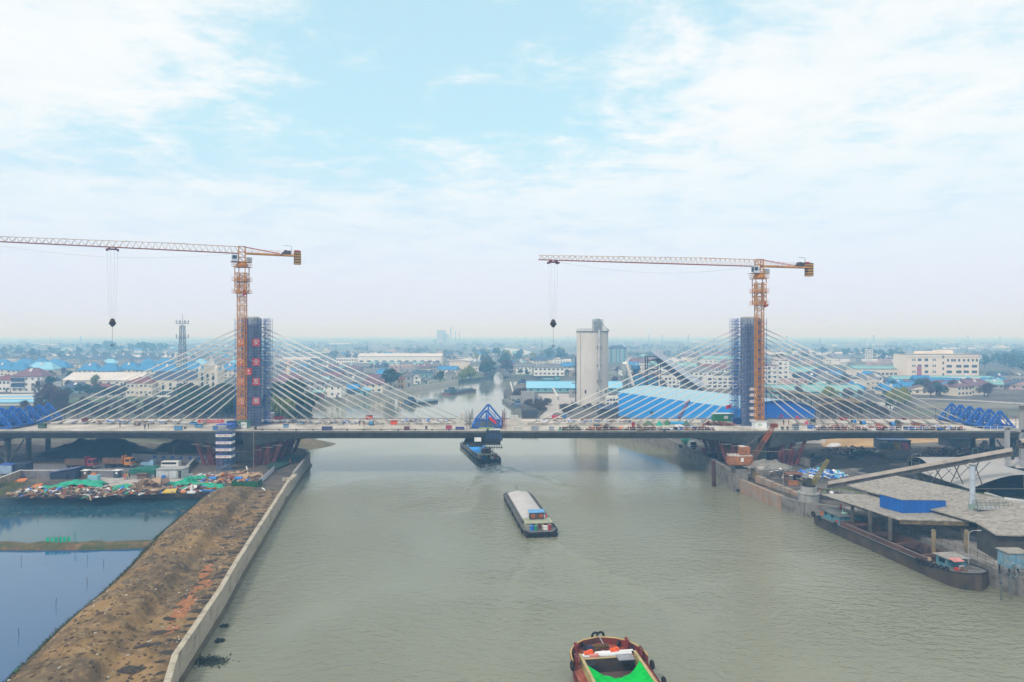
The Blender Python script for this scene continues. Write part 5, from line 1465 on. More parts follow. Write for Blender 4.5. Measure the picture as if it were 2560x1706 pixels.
fill(30, 2040, 2560, 955, 992, 'on the right', 'low houses right of the right pylon', fl=(1, 1, 2), avoid=((2270, 2490, 940, 968), (2120, 2280, 940, 972)))
fill(26, 400, 700, 890, 935, 'around the left pylon beyond the church', 'houses beyond the church')
for i in range(34):
 v = wr.uniform(856, 905); u = wr.uniform(-50, 2600)
 p = G(u, v)
 if not inside(polyN, p.x, p.y) or any(abs(p.x - q[0]) < 30 and abs(p.y - q[1]) < 14 for q in placed): continue
 m_ = MB(); L_ = wr.uniform(35, 130)
 o = thing('polytunnel', 'long white polytunnel, ' + landmark(u), 'polytunnel', p, wr.uniform(-0.08, 0.08), 'white sheds on the plain')
 part('cover', MB().extrude_x([(0, 0), (9, 0), (8.2, 2.4), (4.5, 3.6), (0.8, 2.4)], -L_ / 2, L_ / 2), ROOF['white'], o)
 part('end_wall', MB().box((-L_ / 2 - .2, 4.5, 0), (.3, 7, 2.6)), WALL['grey'], o)
for nm_, pts in (('lake', ((1216, 872), (1262, 870.5), (1300, 874), (1330, 880), (1318, 887), (1275, 889.5), (1240, 888), (1222, 882))), ('lake', ((1150, 897), (1206, 893), (1212, 898), (1203, 906), (1165, 908))), ('lake', ((960, 884), (700, 882.5), (700, 881), (960, 882)))):
 q = [G(u, v) for u, v in pts]
 setting(nm_, MB().add([(a.x, a.y, 3.12) for a in q], [tuple(range(len(q)))]), M_river)
def power_pylon(u, vb, hgt, lab):
 t = thing('power_pylon', lab, 'power pylon', G(u, vb), wr.uniform(-.3, .3), 'power pylons on the plain')
 m_ = MB()
 for k in range(6):
  z0, z1 = hgt * k / 6, hgt * (k + 1) / 6; r0, r1 = hgt * .10 * (1 - .85 * k / 6), hgt * .10 * (1 - .85 * (k + 1) / 6)
  for a, b in (((-1, -1), (1, -1)), ((1, -1), (1, 1)), ((1, 1), (-1, 1)), ((-1, 1), (-1, -1))):
   m_.beam((a[0] * r0, a[1] * r0, z0), (a[0] * r1, a[1] * r1, z1), hgt * .012).beam((a[0] * r0, a[1] * r0, z0), (b[0] * r1, b[1] * r1, z1), hgt * .007)
 part('lattice_body', m_, mat('pylon_steel', (0.16, 0.17, 0.19), 0.6), t)
 for z in (0.72, 0.84, 0.95): part('cross_arm', MB().beam((-hgt * .13, 0, hgt * z), (hgt * .13, 0, hgt * z), hgt * .012), mat('pylon_steel', (0, 0, 0)), t)
for i, (u, vb, h) in enumerate(((202, 866, 52), (126, 864, 44), (918, 884, 36), (1089, 870, 44), (1420, 858, 54), (1622, 860, 60), (1656, 858, 58), (1721, 862, 60), (1967, 866, 56), (2050, 868, 44), (2185, 860, 60), (2234, 874, 34), (2500, 862, 52), (1785, 864, 44), (330, 860, 40), (560, 858, 46), (1315, 858, 50), (2420, 858, 60))):
 power_pylon(u, vb, h * .62, 'grey lattice power pylon on the plain, ' + landmark(u))
p = G(1355, 911); t = thing('radio_mast', 'slim radio mast behind the far bank houses left of the crane hook', 'mast', p)
part('pole', MB().tube((0, 0, 0), (0, 0, 26), 0.35, 6, 0.2).tube((0, 0, 26), (0, 0, 37), 0.12, 5), mat('pylon_steel', (0, 0, 0)), t); part('climbing_rungs', MB().box((0, -.3, 20), (1.1, .3, 7)), mat('pylon_steel', (0, 0, 0)), t)
p = G(1115, 858); sc_ = p.y / FPX
t = thing('power_station', 'faint power station with tall stack on the horizon', 'power station', p)
part('boiler_house', MB().box((-12 * sc_, 20, 0), (22 * sc_, 30, 32 * sc_)).box((0, 20, 0), (12 * sc_, 30, 22 * sc_)), WALL['grey'], t)
part('stack', MB().tube((12 * sc_, 0, 0), (12 * sc_, 0, 42 * sc_), 2.0 * sc_, 10, 1.5 * sc_), WALL['grey'], t)
for x in (24, 34): part('side_tower', MB().box((x * sc_, 0, 0), (2 * sc_, 6, 30 * sc_)), WALL['grey'], t)
m_ = MB()
for i in range(16):
 p = P(950 + wr.uniform(-22, 34), 872 - i * 1.0 + wr.uniform(-3, 3), 1000 + wr.uniform(-5, 5))
 s_ = wr.uniform(4, 9)
 vs, fs = [], []
 m_.lathe((p.x, p.y, p.z - s_ * .5), [(0.2 * s_, 0), (.8 * s_, .25 * s_), (s_, .6 * s_), (.7 * s_, s_), (.1 * s_, 1.2 * s_)], 10)
smk = bpy.data.materials.new('smoke'); smk.use_nodes = True
nt = smk.node_tree; nt.nodes.remove(nt.nodes['Principled BSDF'])
v_ = nt.nodes.new('ShaderNodeVolumePrincipled'); v_.inputs['Color'].default_value = (0.9, 0.93, 0.95, 1); v_.inputs['Density'].default_value = 0.018
nt.links.new(v_.outputs[0], nt.nodes['Material Output'].inputs['Volume'])
setting('smoke', m_, smk, kind='stuff')
setting('grass_field', MB().add([(q.x, q.y, 3.06) for q in (G(70, 1012), G(470, 1020), G(470, 995), G(300, 993), G(110, 1000))], [(0, 1, 2, 3, 4)]), mat('field_grass', (0.075, 0.115, 0.04), 0.95, var=0.4, scale=0.15))
setting('river_verge', MB().add([(x, y, 3.05) for x, y in ((-128, 425), (-102, 427), (-78, 489), (-46, 584), (-20, 641), (-26, 655), (-55, 592), (-88, 497), (-110, 440), (-128, 437))], [tuple(range(10))]), mat('verge_green', (0.10, 0.125, 0.06), 0.95, var=0.4, scale=0.2))
setting('river_verge', MB().add([(x, y, 3.05) for x, y in ((-5, 646), (60, 641), (140, 656), (140, 672), (60, 662), (-4, 668))], [tuple(range(6))]), mat('verge_green', (0, 0, 0)))
setting('far_road', MB().add([(q.x, q.y, 3.1) for q in (G(2440, 892), G(2700, 902), G(2700, 898), G(2440, 889.5))], [(0, 1, 2, 3)]), mat('road_grey', (0.30, 0.30, 0.31), 0.9))
setting('path', MB().add([(q.x, q.y, 3.07) for q in (G(2296, 998), G(2420, 1003), G(2600, 1014), G(2600, 1010), G(2420, 1000), G(2296, 996))], [tuple(range(6))]), mat('path_pale', (0.34, 0.32, 0.30), 0.9))
for i, (a, b) in enumerate(((1008, 1021), (1025, 1038))):
 setting('field', MB().add([(q.x, q.y, 3.06) for q in (G(2290 - i * 90, b), G(2620, b + 2), G(2620, a), G(2290, a))], [(0, 1, 2, 3)]), mat('field_plough_%d' % i, ((0.16, 0.15, 0.11), (0.10, 0.11, 0.07))[i], 0.95, var=0.3, scale=0.1))
setting('pale_ground', MB().add([(q.x, q.y, 3.08) for q in (G(2150, 1022), G(2230, 1026), G(2240, 1008), G(2170, 1005))], [(0, 1, 2, 3)]), mat('pale_ground', (0.42, 0.42, 0.40), 0.9, var=0.15))
# ------------------------------------------------------------------ right bank
M_quay = mat('quay_concrete', (0.25, 0.235, 0.22), 0.9, var=0.25, scale=0.4, dirt=(0.10, 0.09, 0.075), dirt_amt=0.6, dscale=0.4, streak=0.5, bump=0.3)
M_rustw = mat('rust_stained_concrete', (0.33, 0.20, 0.12), 0.9, var=0.3, scale=0.4, dirt=(0.27, 0.24, 0.21), dirt_amt=0.7, dscale=0.3, streak=0.4, bump=0.4)
M_dust = mat('dusty_roof', (0.31, 0.285, 0.25), 0.95, var=0.2, scale=1.2, dirt=(0.17, 0.15, 0.125), dirt_amt=0.42, dscale=1.3, streak=0.2, bump=0.3, bscale=3)
M_orc = mat('crane_rusty_orange', (0.44, 0.17, 0.055), 0.7, var=0.2, scale=0.8, dirt=(0.16, 0.075, 0.04), dirt_amt=0.5, dscale=0.7, streak=0.5)
M_rust = mat('rusty_steel', (0.17, 0.075, 0.04), 0.85, var=0.35, scale=1.0)
M_coal = mat('coal_heap', (0.016, 0.016, 0.018), 0.95, var=0.5, scale=1.2, bump=0.8, bscale=2.5)
M_brass = mat('boom_olive', (0.24, 0.20, 0.055), 0.7, var=0.3)
t = thing('quay_wall', 'stained concrete quay wall along the right bank of the canal', 'quay wall', (60, 200, 0))
q_line = [(95, 60), (90, 80), (82.5, 106), (80.2, 113)] + [(79.6, 122), (77.8, 140), (72.2, 153.5), (67.3, 157), (64.5, 163), (60.6, 183), (60.5, 205), (58, 237), (55.7, 251.6), (45.6, 276), (33, 303), (20, 330)]
k = 0
for a, b in zip(q_line, q_line[1:]):
 L_ = math.dist(a, b); n = max(1, round(L_ / 8))
 for i in range(n):
  p = (a[0] + (b[0] - a[0]) * i / n, a[1] + (b[1] - a[1]) * i / n); q = (a[0] + (b[0] - a[0]) * (i + 1) / n, a[1] + (b[1] - a[1]) * (i + 1) / n)
  dx_, dy_ = (q[0] - p[0]) / L_ * n, (q[1] - p[1]) / L_ * n
  nx, ny = -dy_, dx_
  if nx > 0: nx, ny = -nx, -ny
  top = 3.25 + rnd.uniform(-.1, .1) + (1.0 if p[1] > 186 else 0)
  th = 0.9
  m_ = MB().prism([(p[0] + dx_ * .03 + nx * .25, p[1] + dy_ * .03 + ny * .25), (q[0] - dx_ * .03 + nx * .25, q[1] - dy_ * .03 + ny * .25), (q[0] - dx_ * .03 - nx * th, q[1] - dy_ * .03 - ny * th), (p[0] + dx_ * .03 - nx * th, p[1] + dy_ * .03 - ny * th)], -1.2, top)
  mt = M_rustw if 158 < p[1] < 182 else M_quay
  part('wall_panel', m_, mt, t, world=True)
  k += 1
t = thing('concrete_block', 'square concrete foundation block standing in the water under the orange crane', 'foundation', (61.0, 184.2, 0))
part('lower_block', MB().box((0, 0, -1), (3.9, 4.2, 5.5)), M_quay, t)
part('upper_block', MB().box((0.9, 0.6, 4.5), (4.0, 3.6, 1.3)), M_quay, t)
part('fender_cap', MB().box((-.4, -2.3, -0.6), (1.6, .5, 1.4)), mat('dark_steel', (0, 0, 0)), t)
ob = (61.4, 184.4, 5.8)
t = thing('derrick_crane', 'rusty orange derrick crane with a windowed house and lattice boom on the quay', 'crane', ob)
part('pedestal', MB().lathe((0, 0, 0), [(1.3, 0), (1.0, .4), (0.9, 1.1), (1.5, 1.2)], 14), mat('dark_steel', (0, 0, 0)), t)
body = [(-3.3, -1.7), (-1.7, -2.1), (2.9, -1.9), (3.3, -1.0), (3.3, 1.9), (-2.9, 1.9)]
hs = part('machine_house', MB().prism(body, 1.25, 3.55), M_orc, t)
part('roof_sheet', MB().prism([(x * .99, y * .99) for x, y in body], 3.56, 3.66), mat('pale_dust', (0.5, 0.47, 0.44), 0.9), hs)
part('underframe', MB().prism([(x * .8, y * .8) for x, y in body], 0.95, 1.24), M_rust, hs)
wdo = part('window', MB().box((0.1, -2.06, 2.1), (.75, .12, 1.05)), M_white, hs)
for i in range(14):
 pass
rb = MB()
for i in range(15): rb.beam((-3.25 + i * .44, -2.0 + .0 * i, 1.3), (-3.25 + i * .44, -2.0, 3.5), 0.05)
part('sheet_rib', rb, M_orc, hs, kind='stuff')
up_ = part('upper_cabin', MB().box((1.3, .2, 3.66), (2.6, 2.2, 2.2)), M_orc, t)
part('roof_sheet', MB().box((0.8, .2, 5.87), (1.6, 2.2, .12)), mat('pale_dust', (0, 0, 0)), up_)
rl = MB()
for x in (-3.1, -2.2, -1.3, -.4, .3, 2.9):
 rl.beam((x, -1.7, 3.6), (x, -1.7, 5.0), 0.07)
for z in (4.1, 4.6, 5.0): rl.beam((-3.1, -1.7, z), (3.1, -1.7, z), 0.06).beam((-3.1, -1.7, z), (-3.0, 1.7, z), 0.06)
part('guard_rail', rl, M_rust, t)
def lattice_boom(p, q, w0, w1, m_root, parent, n=8, th=0.13, nm='boom', world=True):
 p, q = Vector(p), Vector(q); d = (q - p).normalized()
 a = d.cross(Vector((0, 1, 0))).normalized(); b = d.cross(a).normalized()
 for k in range(n):
  m_ = MB(); e0 = p + (q - p) * (k / n); e1 = p + (q - p) * ((k + 1) / n)
  r0 = w0 + (w1 - w0) * k / n; r1 = w0 + (w1 - w0) * (k + 1) / n
  cs = ((-1, -1), (1, -1), (1, 1), (-1, 1))
  for i in range(4):
   c0, c1 = cs[i], cs[(i + 1) % 4]
   m_.beam(e0 + (a * c0[0] + b * c0[1]) * r0 / 2, e1 + (a * c0[0] + b * c0[1]) * r1 / 2, th)
   m_.beam(e0 + (a * c0[0] + b * c0[1]) * r0 / 2, e1 + (a * c1[0] + b * c1[1]) * r1 / 2, th * .6)
   m_.beam(e0 + (a * c0[0] + b * c0[1]) * r0 / 2, e0 + (a * c1[0] + b * c1[1]) * r0 / 2, th * .6)
  part('boom_section', m_, m_root if not callable(m_root) else m_root(k), parent, world=world)
bp = Vector((64.6, 184.0, 8.2)); bq = P(1935, 1064, 181.0)
lattice_boom(bp, bq, 1.15, 0.75, lambda k: M_rust if k < 5 else mat('boom_orange', (0.38, 0.10, 0.03), 0.7, var=0.3), t, n=9)
part('boom_head', MB().box((bq.x, bq.y, bq.z - .5), (1.7, 1.0, 1.0)), mat('boom_head_red', (0.22, 0.05, 0.03), 0.8), t, world=True)
part('luffing_rope', MB().tube((62.8, 184.2, 11.6), (bq.x, bq.y, bq.z), 0.04, 4), M_rope, t, world=True)
solo('steel_pile', MB().tube((55.8, 188.6, -1.5), (55.6, 188.6, 6.9), 0.58, 12), mat('pile_red_brown', (0.065, 0.022, 0.020), 0.8, var=0.4, streak=0.5), 'dark red brown steel pile standing alone in the water off the quay', 'pile')
t = thing('concrete_block', 'pinkish concrete block with a round cap right of the orange crane', 'foundation', (67.2, 185.0, 3))
part('block', MB().box((0, 0, 0), (3.7, 3.4, 2.5)), M_quay, t); part('cap', MB().lathe((.1, .1, 2.5), [(1.1, 0), (1.1, .5)], 16), mat('pale_dust', (0, 0, 0)), t)
t = thing('dock_wall', 'broken rust stained dock wall between the orange crane and the round pedestal', 'wall', (66.3, 172, 3))
for i in range(5):
 part('wall_block', MB().box((-1.2 + i * .95, 6.6 - i * 3.4, 0), (1.3, 3.3, 1.7 - .22 * i), 0.22), M_rustw, t)
t = thing('kiosk', 'ruined open kiosk with a rusty flat roof on the quay', 'kiosk', (73.5, 178, 3))
part('roof', MB().box((0, 0, 2.6), (4.6, 3.0, .2)), M_rust, t)
for x, y in ((-2, -1.2), (2, -1.2), (2, 1.2), (-2, 1.2)): part('post', MB().box((x, y, 0), (.3, .3, 2.6)), M_rust, t)
part('counter', MB().box((-.8, -1.6, 0), (2.6, .3, 1.2)), M_orc, t); part('inner_panel', MB().box((.9, .4, 0), (1.2, 1.8, 2.2)), mat('dark_steel', (0, 0, 0)), t)
def lamp(lab, p, h, arm, name='street_lamp'):
 t = thing(name, lab, 'street lamp', p)
 part('pole', MB().tube((0, 0, 0), (0, 0, h - .6), 0.06, 8, .05).path([(0, 0, h - .6), (arm * .12, 0, h - .15), (arm * .4, 0, h + .1), (arm, 0, h + .12)], 0.05), WALL['grey'], t)
 part('lamp_head', MB().box((arm * 1.15, 0, h + .05), (.7, .25, .14)), WALL['grey'], t)
 return t
lamp('white curved street lamp on the quay between kiosk and round pedestal', G(1958, 1232), 5.4, 1.6)
lamp('white curved street lamp in front of the canopy by the moored barge', G(2422, 1411), 5.6, 1.5)
lamp('thin pole lamp standing in the coal yard left of the white arched shed', G(2279, 1173), 4.2, 1.2)
t = thing('pedestal_crane', 'quay crane with olive boom on a round concrete pedestal', 'crane', (69.2, 159.2, 0))
part('concrete_pedestal', MB().lathe((0, 0, -.8), [(2.3, 0.9), (2.3, 5.6), (2.45, 5.7), (2.45, 6.0), (1.85, 6.05), (1.75, 7.4)], 28), mat('pedestal_concrete', (0.30, 0.30, 0.29), 0.9, var=0.15, streak=0.5), t)
for x, y in ((-1.6, -1.0), (0, -1.9), (1.6, -1.0)): part('pile', MB().tube((x, y, -1.5), (x, y, .3), .4, 10), M_quay, t)
mz = 6.6
part('turntable', MB().lathe((0, 0, mz), [(1.5, 0), (1.5, .3), (.8, .4)], 16), M_dark, t)
part('machinery', MB().box((-.4, 0, mz + .4), (1.3, 1.6, 1.5)).box((-1.2, .2, mz + .6), (1.2, 1.2, .8)).box((.7, .7, mz + .4), (.8, .7, 1.2)).tube((-.9, -.9, mz + 1.2), (-.9, 1.0, mz + 1.2), .5, 10), mat('crane_grime', (0.055, 0.05, 0.035), 0.8, var=0.5, scale=2), t)
part('control_box', MB().box((-.9, -.3, mz + 2.0), (.9, .9, 1.0)), WALL['grey'], t)
part('side_beams', MB().beam((-2.6, -.4, mz + .9), (-.5, 0, mz + .5), .2).beam((-2.8, .4, mz + 1.8), (-.4, 0, mz + 1.2), .16).beam((1.4, 1.2, mz), (2.3, 1.6, mz + 2.2), .2).beam((-.2, 0, mz + 1.8), (-.2, 0, mz + 3.6), .22), M_brass, t, kind='stuff')
bm_ = P(2070, 1150, 157) - t.location
lattice_boom((.9, 0, mz + .6), bm_, .8, .5, M_brass, t, n=6, th=.16, world=False)
part('rope', MB().tube((-.2, 0, mz + 3.6), bm_, .04, 4), M_rope, t)
solo('white_bin', MB().box((79.5, 182, 3.0), (1.5, 1.4, 1.3)).box((79.5, 182, 4.3), (1.6, 1.5, .12)), M_white, 'small white square bin beside the blue rubbish heap', 'bin')
def heap(name, lab, cat, c, rx, ry, h, m, n=28, rough=0.25, kind=None, seed=1):
 vs = []; nr = 14
 m_ = MB()
 def f(a, b):
  t_ = 2 * PI * a; q = 1 - b
  k = 1 + rough * mnoise.noise(Vector((math.cos(t_) * 2, math.sin(t_) * 2, seed)))
  z = h * (1 - q ** 1.5) * (1 + rough * .8 * mnoise.noise(Vector((math.cos(t_) * 4 * q, math.sin(t_) * 4 * q, seed + 5)))) * (1 + .22 * mnoise.fractal(Vector((math.cos(t_) * 7 * q, math.sin(t_) * 7 * q, seed + 2)), 1.0, 2.0, 3)) - (.12 if b == 0 else 0)
  return (c[0] + rx * k * q * math.cos(t_), c[1] + ry * k * q * math.sin(t_), c[2] + z)
 m_.grid(f, n, nr)
 o = solo(name, m_, m, lab, cat, smooth=True)
 return o
def scatter_bits(name, n, area, z, mats, size, seed, parent=None, lab=None, kind='stuff', pile=0.0, flat=0.25, shapefn=None):
 """rubbish: small slabs of several colours, one object per colour"""
 r = random.Random(seed)
 cx, cy, rx, ry = area
 for mi, (m, sh) in enumerate(mats):
  mb_ = MB()
  for i in range(int(n * sh)):
   a = r.uniform(0, 2 * PI); q = math.sqrt(r.random())
   x, y = cx + rx * q * math.cos(a), cy + ry * q * math.sin(a)
   zz = z + pile * (1 - q ** 1.5) + r.uniform(0, .15)
   s_ = size * r.uniform(.4, 1.4)
   b = MB().box((0, 0, 0), (s_ * r.choice((1, 1, 1.8, 2.6)), s_ * r.uniform(.18, .9), s_ * r.uniform(.08, flat)))
   M = Matrix.Translation((x, y, zz)) @ Matrix.Rotation(r.uniform(0, 6.28), 4, 'Z') @ Matrix.Rotation(r.gauss(0, .35), 4, 'X') @ Matrix.Rotation(r.gauss(0, .3), 4, 'Y')
   mb_.merge(b.xform(M))
  yield mb_, m
M_bits = {k: mat('scrap_' + k, c, 0.75, var=0.2) for k, c in dict(blue=(0.03, 0.16, 0.55), white=(0.62, 0.62, 0.62), rust=(0.22, 0.07, 0.04), brown=(0.16, 0.10, 0.07), green=(0.02, 0.28, 0.16), dark=(0.04, 0.04, 0.045), orange=(0.55, 0.16, 0.03), yellow=(0.55, 0.38, 0.05), wood=(0.34, 0.23, 0.14), cyan=(0.07, 0.36, 0.50), pink=(0.5, 0.2, 0.18), red=(0.40, 0.03, 0.03)).items()}
def rubbish(name, lab, n, area, z, mix, size, seed, pile=0.0, cat='rubbish heap', flat=.25, base=None):
 t = thing(name, lab, cat, (area[0], area[1], z))
 if base:
  cx, cy, rx, ry = area
  part('mound', MB().grid(lambda a, b: (cx + rx * 1.05 * (1 - b) * math.cos(2 * PI * a), cy + ry * 1.05 * (1 - b) * math.sin(2 * PI * a), z - .1 + pile * (1 - (1 - b) ** 1.5) * (1 + .2 * mnoise.noise(Vector((a * 7, b * 3, seed))))), 20, 5), base, t, world=True, smooth=True)
 for mb_, m in scatter_bits('', n, area, z, [(M_bits[k], s_) for k, s_ in mix], size, seed, pile=pile, flat=flat):
  part('scrap_pieces', mb_, m, t, world=True, kind='stuff')
 return t
rubbish('rubbish_heap', 'heap of blue and white plastic bags in the coal yard', 420, (85.5, 189, 6.5, 4.5), 3.0, (('blue', .5), ('white', .35), ('cyan', .15)), .75, 3, 1.1, base=M_coal, flat=.5)
rubbish('scrap_ring', 'ring of dark scrap and wire coils beyond the coal yard', 240, (112, 224, 9, 7), 3.0, (('dark', .45), ('brown', .25), ('white', .2), ('rust', .1)), .9, 5, .7, cat='scrap heap')
rubbish('scrap_heap', 'red brown scrap heap right of the blue yard shed', 260, (143, 222, 9, 5), 3.0, (('rust', .5), ('brown', .3), ('white', .15), ('dark', .05)), 1.3, 8, 1.6, cat='scrap heap')
rubbish('rubble', 'dark rubble strewn along the quay behind the kiosk', 200, (76, 190, 9, 5), 3.0, (('dark', .55), ('white', .15), ('brown', .3)), .8, 9, .4, cat='rubble')
rubbish('rubble', 'scrap beams and rubble on the quay beside the round pedestal', 130, (76, 166, 6, 6), 3.0, (('dark', .4), ('white', .2), ('brown', .4)), 1.0, 10, .3, cat='rubble')
for i, (u, v, rx, ry, n, lab) in enumerate(((2010, 1150, 8, 4, 170, 'dark rubble and offcuts beside the right falsework'), (2130, 1128, 9, 4, 170, 'dark rubble bank in front of the yellow sand'), (2330, 1150, 9, 5, 190, 'dark machine scrap left of the white arched shed'), (2440, 1128, 10, 4, 190, 'dark scrap below the dark open shed'))):
 p = G(u, v); rubbish('scrap_heap', lab, n, (p.x, p.y, rx, ry), 3.0, (('dark', .55), ('brown', .2), ('rust', .15), ('white', .1)), 1.1, 200 + i, .7, cat='scrap heap')
for i, (u, v, rx, ry, h, lab) in enumerate(((2080, 1160, 13, 8, 1.4, 'low black coal bank left of the green netted mound'), (2172, 1156, 7, 4.5, 3.2, 'black mound under a green net in the coal yard'), (2215, 1180, 8, 4, 2.0, 'black coal heap in front of the dark hoppers'), (2270, 1192, 10, 4, 1.5, 'black coal heap left of the conveyor foot'), (1915, 1168, 8, 4, 2.2, 'grey gravel heap behind the orange crane'))):
 heap('gravel_heap' if i == 4 else 'coal_heap', lab, 'heap', G(u, v), rx, ry, h, mat('gravel', (0.22, 0.21, 0.185), 0.95, var=0.3, bump=.5) if i == 4 else M_coal, seed=i)
gm = G(2172, 1154)
solo('cover_net', MB().grid(lambda a, b: (gm.x - 5 + 9 * a, gm.y - 3.6 + 4.6 * b, 3.5 + 2.6 * math.sin(PI * min(1, .25 + a * .6)) * (.3 + .75 * b) + .25 * mnoise.noise(Vector((a * 5, b * 5, 1)))), 14, 8), mat('dark_green_net', (0.015, 0.07, 0.045), 0.8, var=0.4), 'dark green net draped over the black mound in the yard', 'net', smooth=True)
setting('yard_road', MB().add([(q.x, q.y, 3.03) for q in (G(2070, 1132), G(2110, 1165), G(2180, 1200), G(2260, 1206), G(2170, 1172), G(2120, 1140))], [tuple(range(6))]), mat('dust_track', (0.17, 0.155, 0.15), 0.95, var=0.2))
setting('sandy_ground', MB().add([(q.x, q.y, 3.03) for q in (G(2060, 1118), G(2190, 1120), G(2210, 1112), G(2500, 1098), G(2100, 1094), G(2040, 1100))], [tuple(range(6))]), mat('yellow_sand', (0.40, 0.26, 0.12), 0.95, var=0.25, scale=0.15))
setting('puddle', MB().add([(q.x, q.y, 3.06) for q in (G(2122, 1175), G(2135, 1168), G(2158, 1168), G(2152, 1175), G(2135, 1179))], [tuple(range(5))]), M_river)
setting('white_spill', MB().add([(q.x, q.y, 3.06) for q in (G(2064, 1117), G(2078, 1109), G(2096, 1108), G(2104, 1114), G(2086, 1118))], [tuple(range(5))]), mat('lime_spill', (0.6, 0.6, 0.6), 0.9))
t = thing('site_shed', 'blue grey yard shed with white sign behind the scrap yard', 'shed', G(2240, 1123))
part('wall', MB().box((0, 2.5, 0), (10, 5, 2.9)), mat('shed_blue_grey', (0.06, 0.085, 0.13), 0.7, var=.2), t); part('front_panel', MB().box((-.5, -.1, .1), (4.2, .12, 2.5)), mat('shed_pale_blue', (0.25, 0.38, 0.48), 0.6), t)
part('roof', MB().slab([(-5.3, -.4, 3.2), (5.3, -.4, 3.0), (5.3, 5.4, 2.95), (-5.3, 5.4, 3.1)], .15), mat('shed_roof_blue', (0.07, 0.12, 0.28), .6), t); part('sign', MB().box((-4.0, -.2, 2.1), (2.0, .1, .7)), M_white, t)
for u, c, lab in ((2247, (0.38, 0.28, 0.06), 'olive yellow board leaning on the yard shed'), (2268, (0.62, 0.16, 0.26), 'pink notice board leaning right of the olive board')):
 t = thing('leaning_board', lab, 'board', G(u, 1126)); part('panel', MB().add([(-1.2, 0, 0), (1.2, 0, 0), (.8, .9, 2.5), (-1.5, .9, 2.5), (-1.2, .12, 0), (1.2, .12, 0), (.8, 1.02, 2.5), (-1.5, 1.02, 2.5)], [(0, 1, 2, 3), (7, 6, 5, 4), (0, 4, 5, 1), (1, 5, 6, 2), (2, 6, 7, 3), (3, 7, 4, 0)]), mat('board_%d' % u, c, .7), t); part('leg', MB().beam((0, 1.0, 2.2), (0, 1.9, 0), .1), M_dark, t)
house('shed', 'dark open shed right of the red brown scrap heap', 'shed', G(2405, 1118), 9, 6, 3, wall='dark', roof='slate', shape='gable', rh=1, floors=1, cols=0, door=False)
house('shed', 'white walled ruin behind the right pylon falsework', 'shed', G(2025, 1109), 11, 6, 3.2, wall='white', roof='grey', shape='flat', floors=1, cols=2, door=False)
t = thing('perimeter_wall', 'grey concrete panel wall beside the right bridge falsework', 'wall', G(1975, 1160))
for i in range(8): part('wall_panel', MB().box((-3.6 + i * .95, 16 - i * 2.9, 0), (.25, 3.0, 2.4), .31), M_quay, t)
t = thing('mixer_lorry', 'white and green concrete lorry standing on the quay under the bridge', 'lorry', G(1722, 1124), 0.3)
part('chassis', MB().box((0, 1.5, .5), (2.2, 7.5, .4)), M_dark, t)
cb_ = part('cab', MB().box((0, -2.0, .9), (2.4, 1.9, 2.2), taper=.92), M_white, t); part('windscreen', MB().box((0, -3.0, 2.0), (2.0, .12, .8)), M_glass, cb_)
part('stripe', MB().box((0, -3.0, 1.2), (2.42, .14, .5)), M_blue, cb_)
part('drum', MB().lathe((0, 0, 0), [(.4, 0), (1.25, 1.4), (1.3, 3), (.6, 5)], 14).xform(Matrix.Translation((0, -.5, 2.3)) @ Matrix.Rotation(R(-78), 4, 'X')), mat('mixer_green', (0.06, 0.36, 0.24), .6), t)
wh = MB().torus((0, 0, 0), .38, .16, 'x', 12, 6).tube((-.1, 0, 0), (.1, 0, 0), .3, 10).mesh('wheel', M_black)
for y in (-1.8, 2.6, 3.9):
 for s_ in (-1, 1): inst('wheel', wh, t, (s_ * 1.05, y, .52))
t = thing('parasol', 'closed dark red site canopy beside the mixer lorry', 'canopy', G(1759, 1142))
part('cover', MB().lathe((0, 0, .3), [(1.0, 0), (1.1, .8), (.9, 1.8), (.2, 2.6)], 12), mat('canopy_red', (0.32, 0.015, 0.02), .8), t); part('pole', MB().tube((0, 0, 0), (0, 0, 2.6), .05, 6), M_dark, t)
t = thing('skip', 'black steel skip on the quay under the right falsework', 'skip', G(1788, 1146)); part('tub', MB().box((0, 1, .2), (4.4, 2.2, 1.4), taper=1.1), M_dark, t); part('lid', MB().box((0, 1, 1.62), (4.7, 2.4, .1)), WALL['grey'], t)
house('site_hut', 'grey site hut with pale roof behind the black skip', 'hut', G(1775, 1113), 8, 4, 2.6, wall='grey', roof='white', shape='gable', rh=.6, floors=1, cols=2, door=False)
house('site_hut', 'small pale roofed hut under the right haunch of the bridge', 'hut', G(1962, 1117), 4.5, 3, 2.2, wall='grey', roof='white', shape='hip', rh=.6, floors=1, cols=0, door=False)
# ------------------------------------------------------------------ big roofs in the right foreground
def lerp(a, b, f): return Vector(a) + (Vector(b) - Vector(a)) * f
def bil(c, a, b): return lerp(lerp(c[0], c[1], a), lerp(c[3], c[2], a), b)
def panels(name, c, nu, nv, th, m, parent, jitter=.03, gap=.004, corr=0):
 for i in range(nu):
  for j in range(nv):
   dz = rnd.uniform(0, jitter)
   q = [bil(c, (i + gap) / nu, (j + gap) / nv), bil(c, (i + 1 - gap) / nu, (j + gap) / nv), bil(c, (i + 1 - gap) / nu, (j + 1 - gap) / nv), bil(c, (i + gap) / nu, (j + 1 - gap) / nv)]
   part(name, MB().slab([p + Vector((0, 0, dz)) for p in q], th), m, parent, world=True)
t = thing('loading_canopy', 'grey dusty loading canopy over the quay beside the moored barge', 'canopy', (76, 138, 3))
A, B_, C_, D_ = G(2051, 1235, 7.0), G(2245, 1299, 7.0), G(2429, 1304, 7.4), G(2330, 1236, 8.0)
panels('roof_panel', [A, B_, C_, D_], 6, 3, .16, M_dust, t)
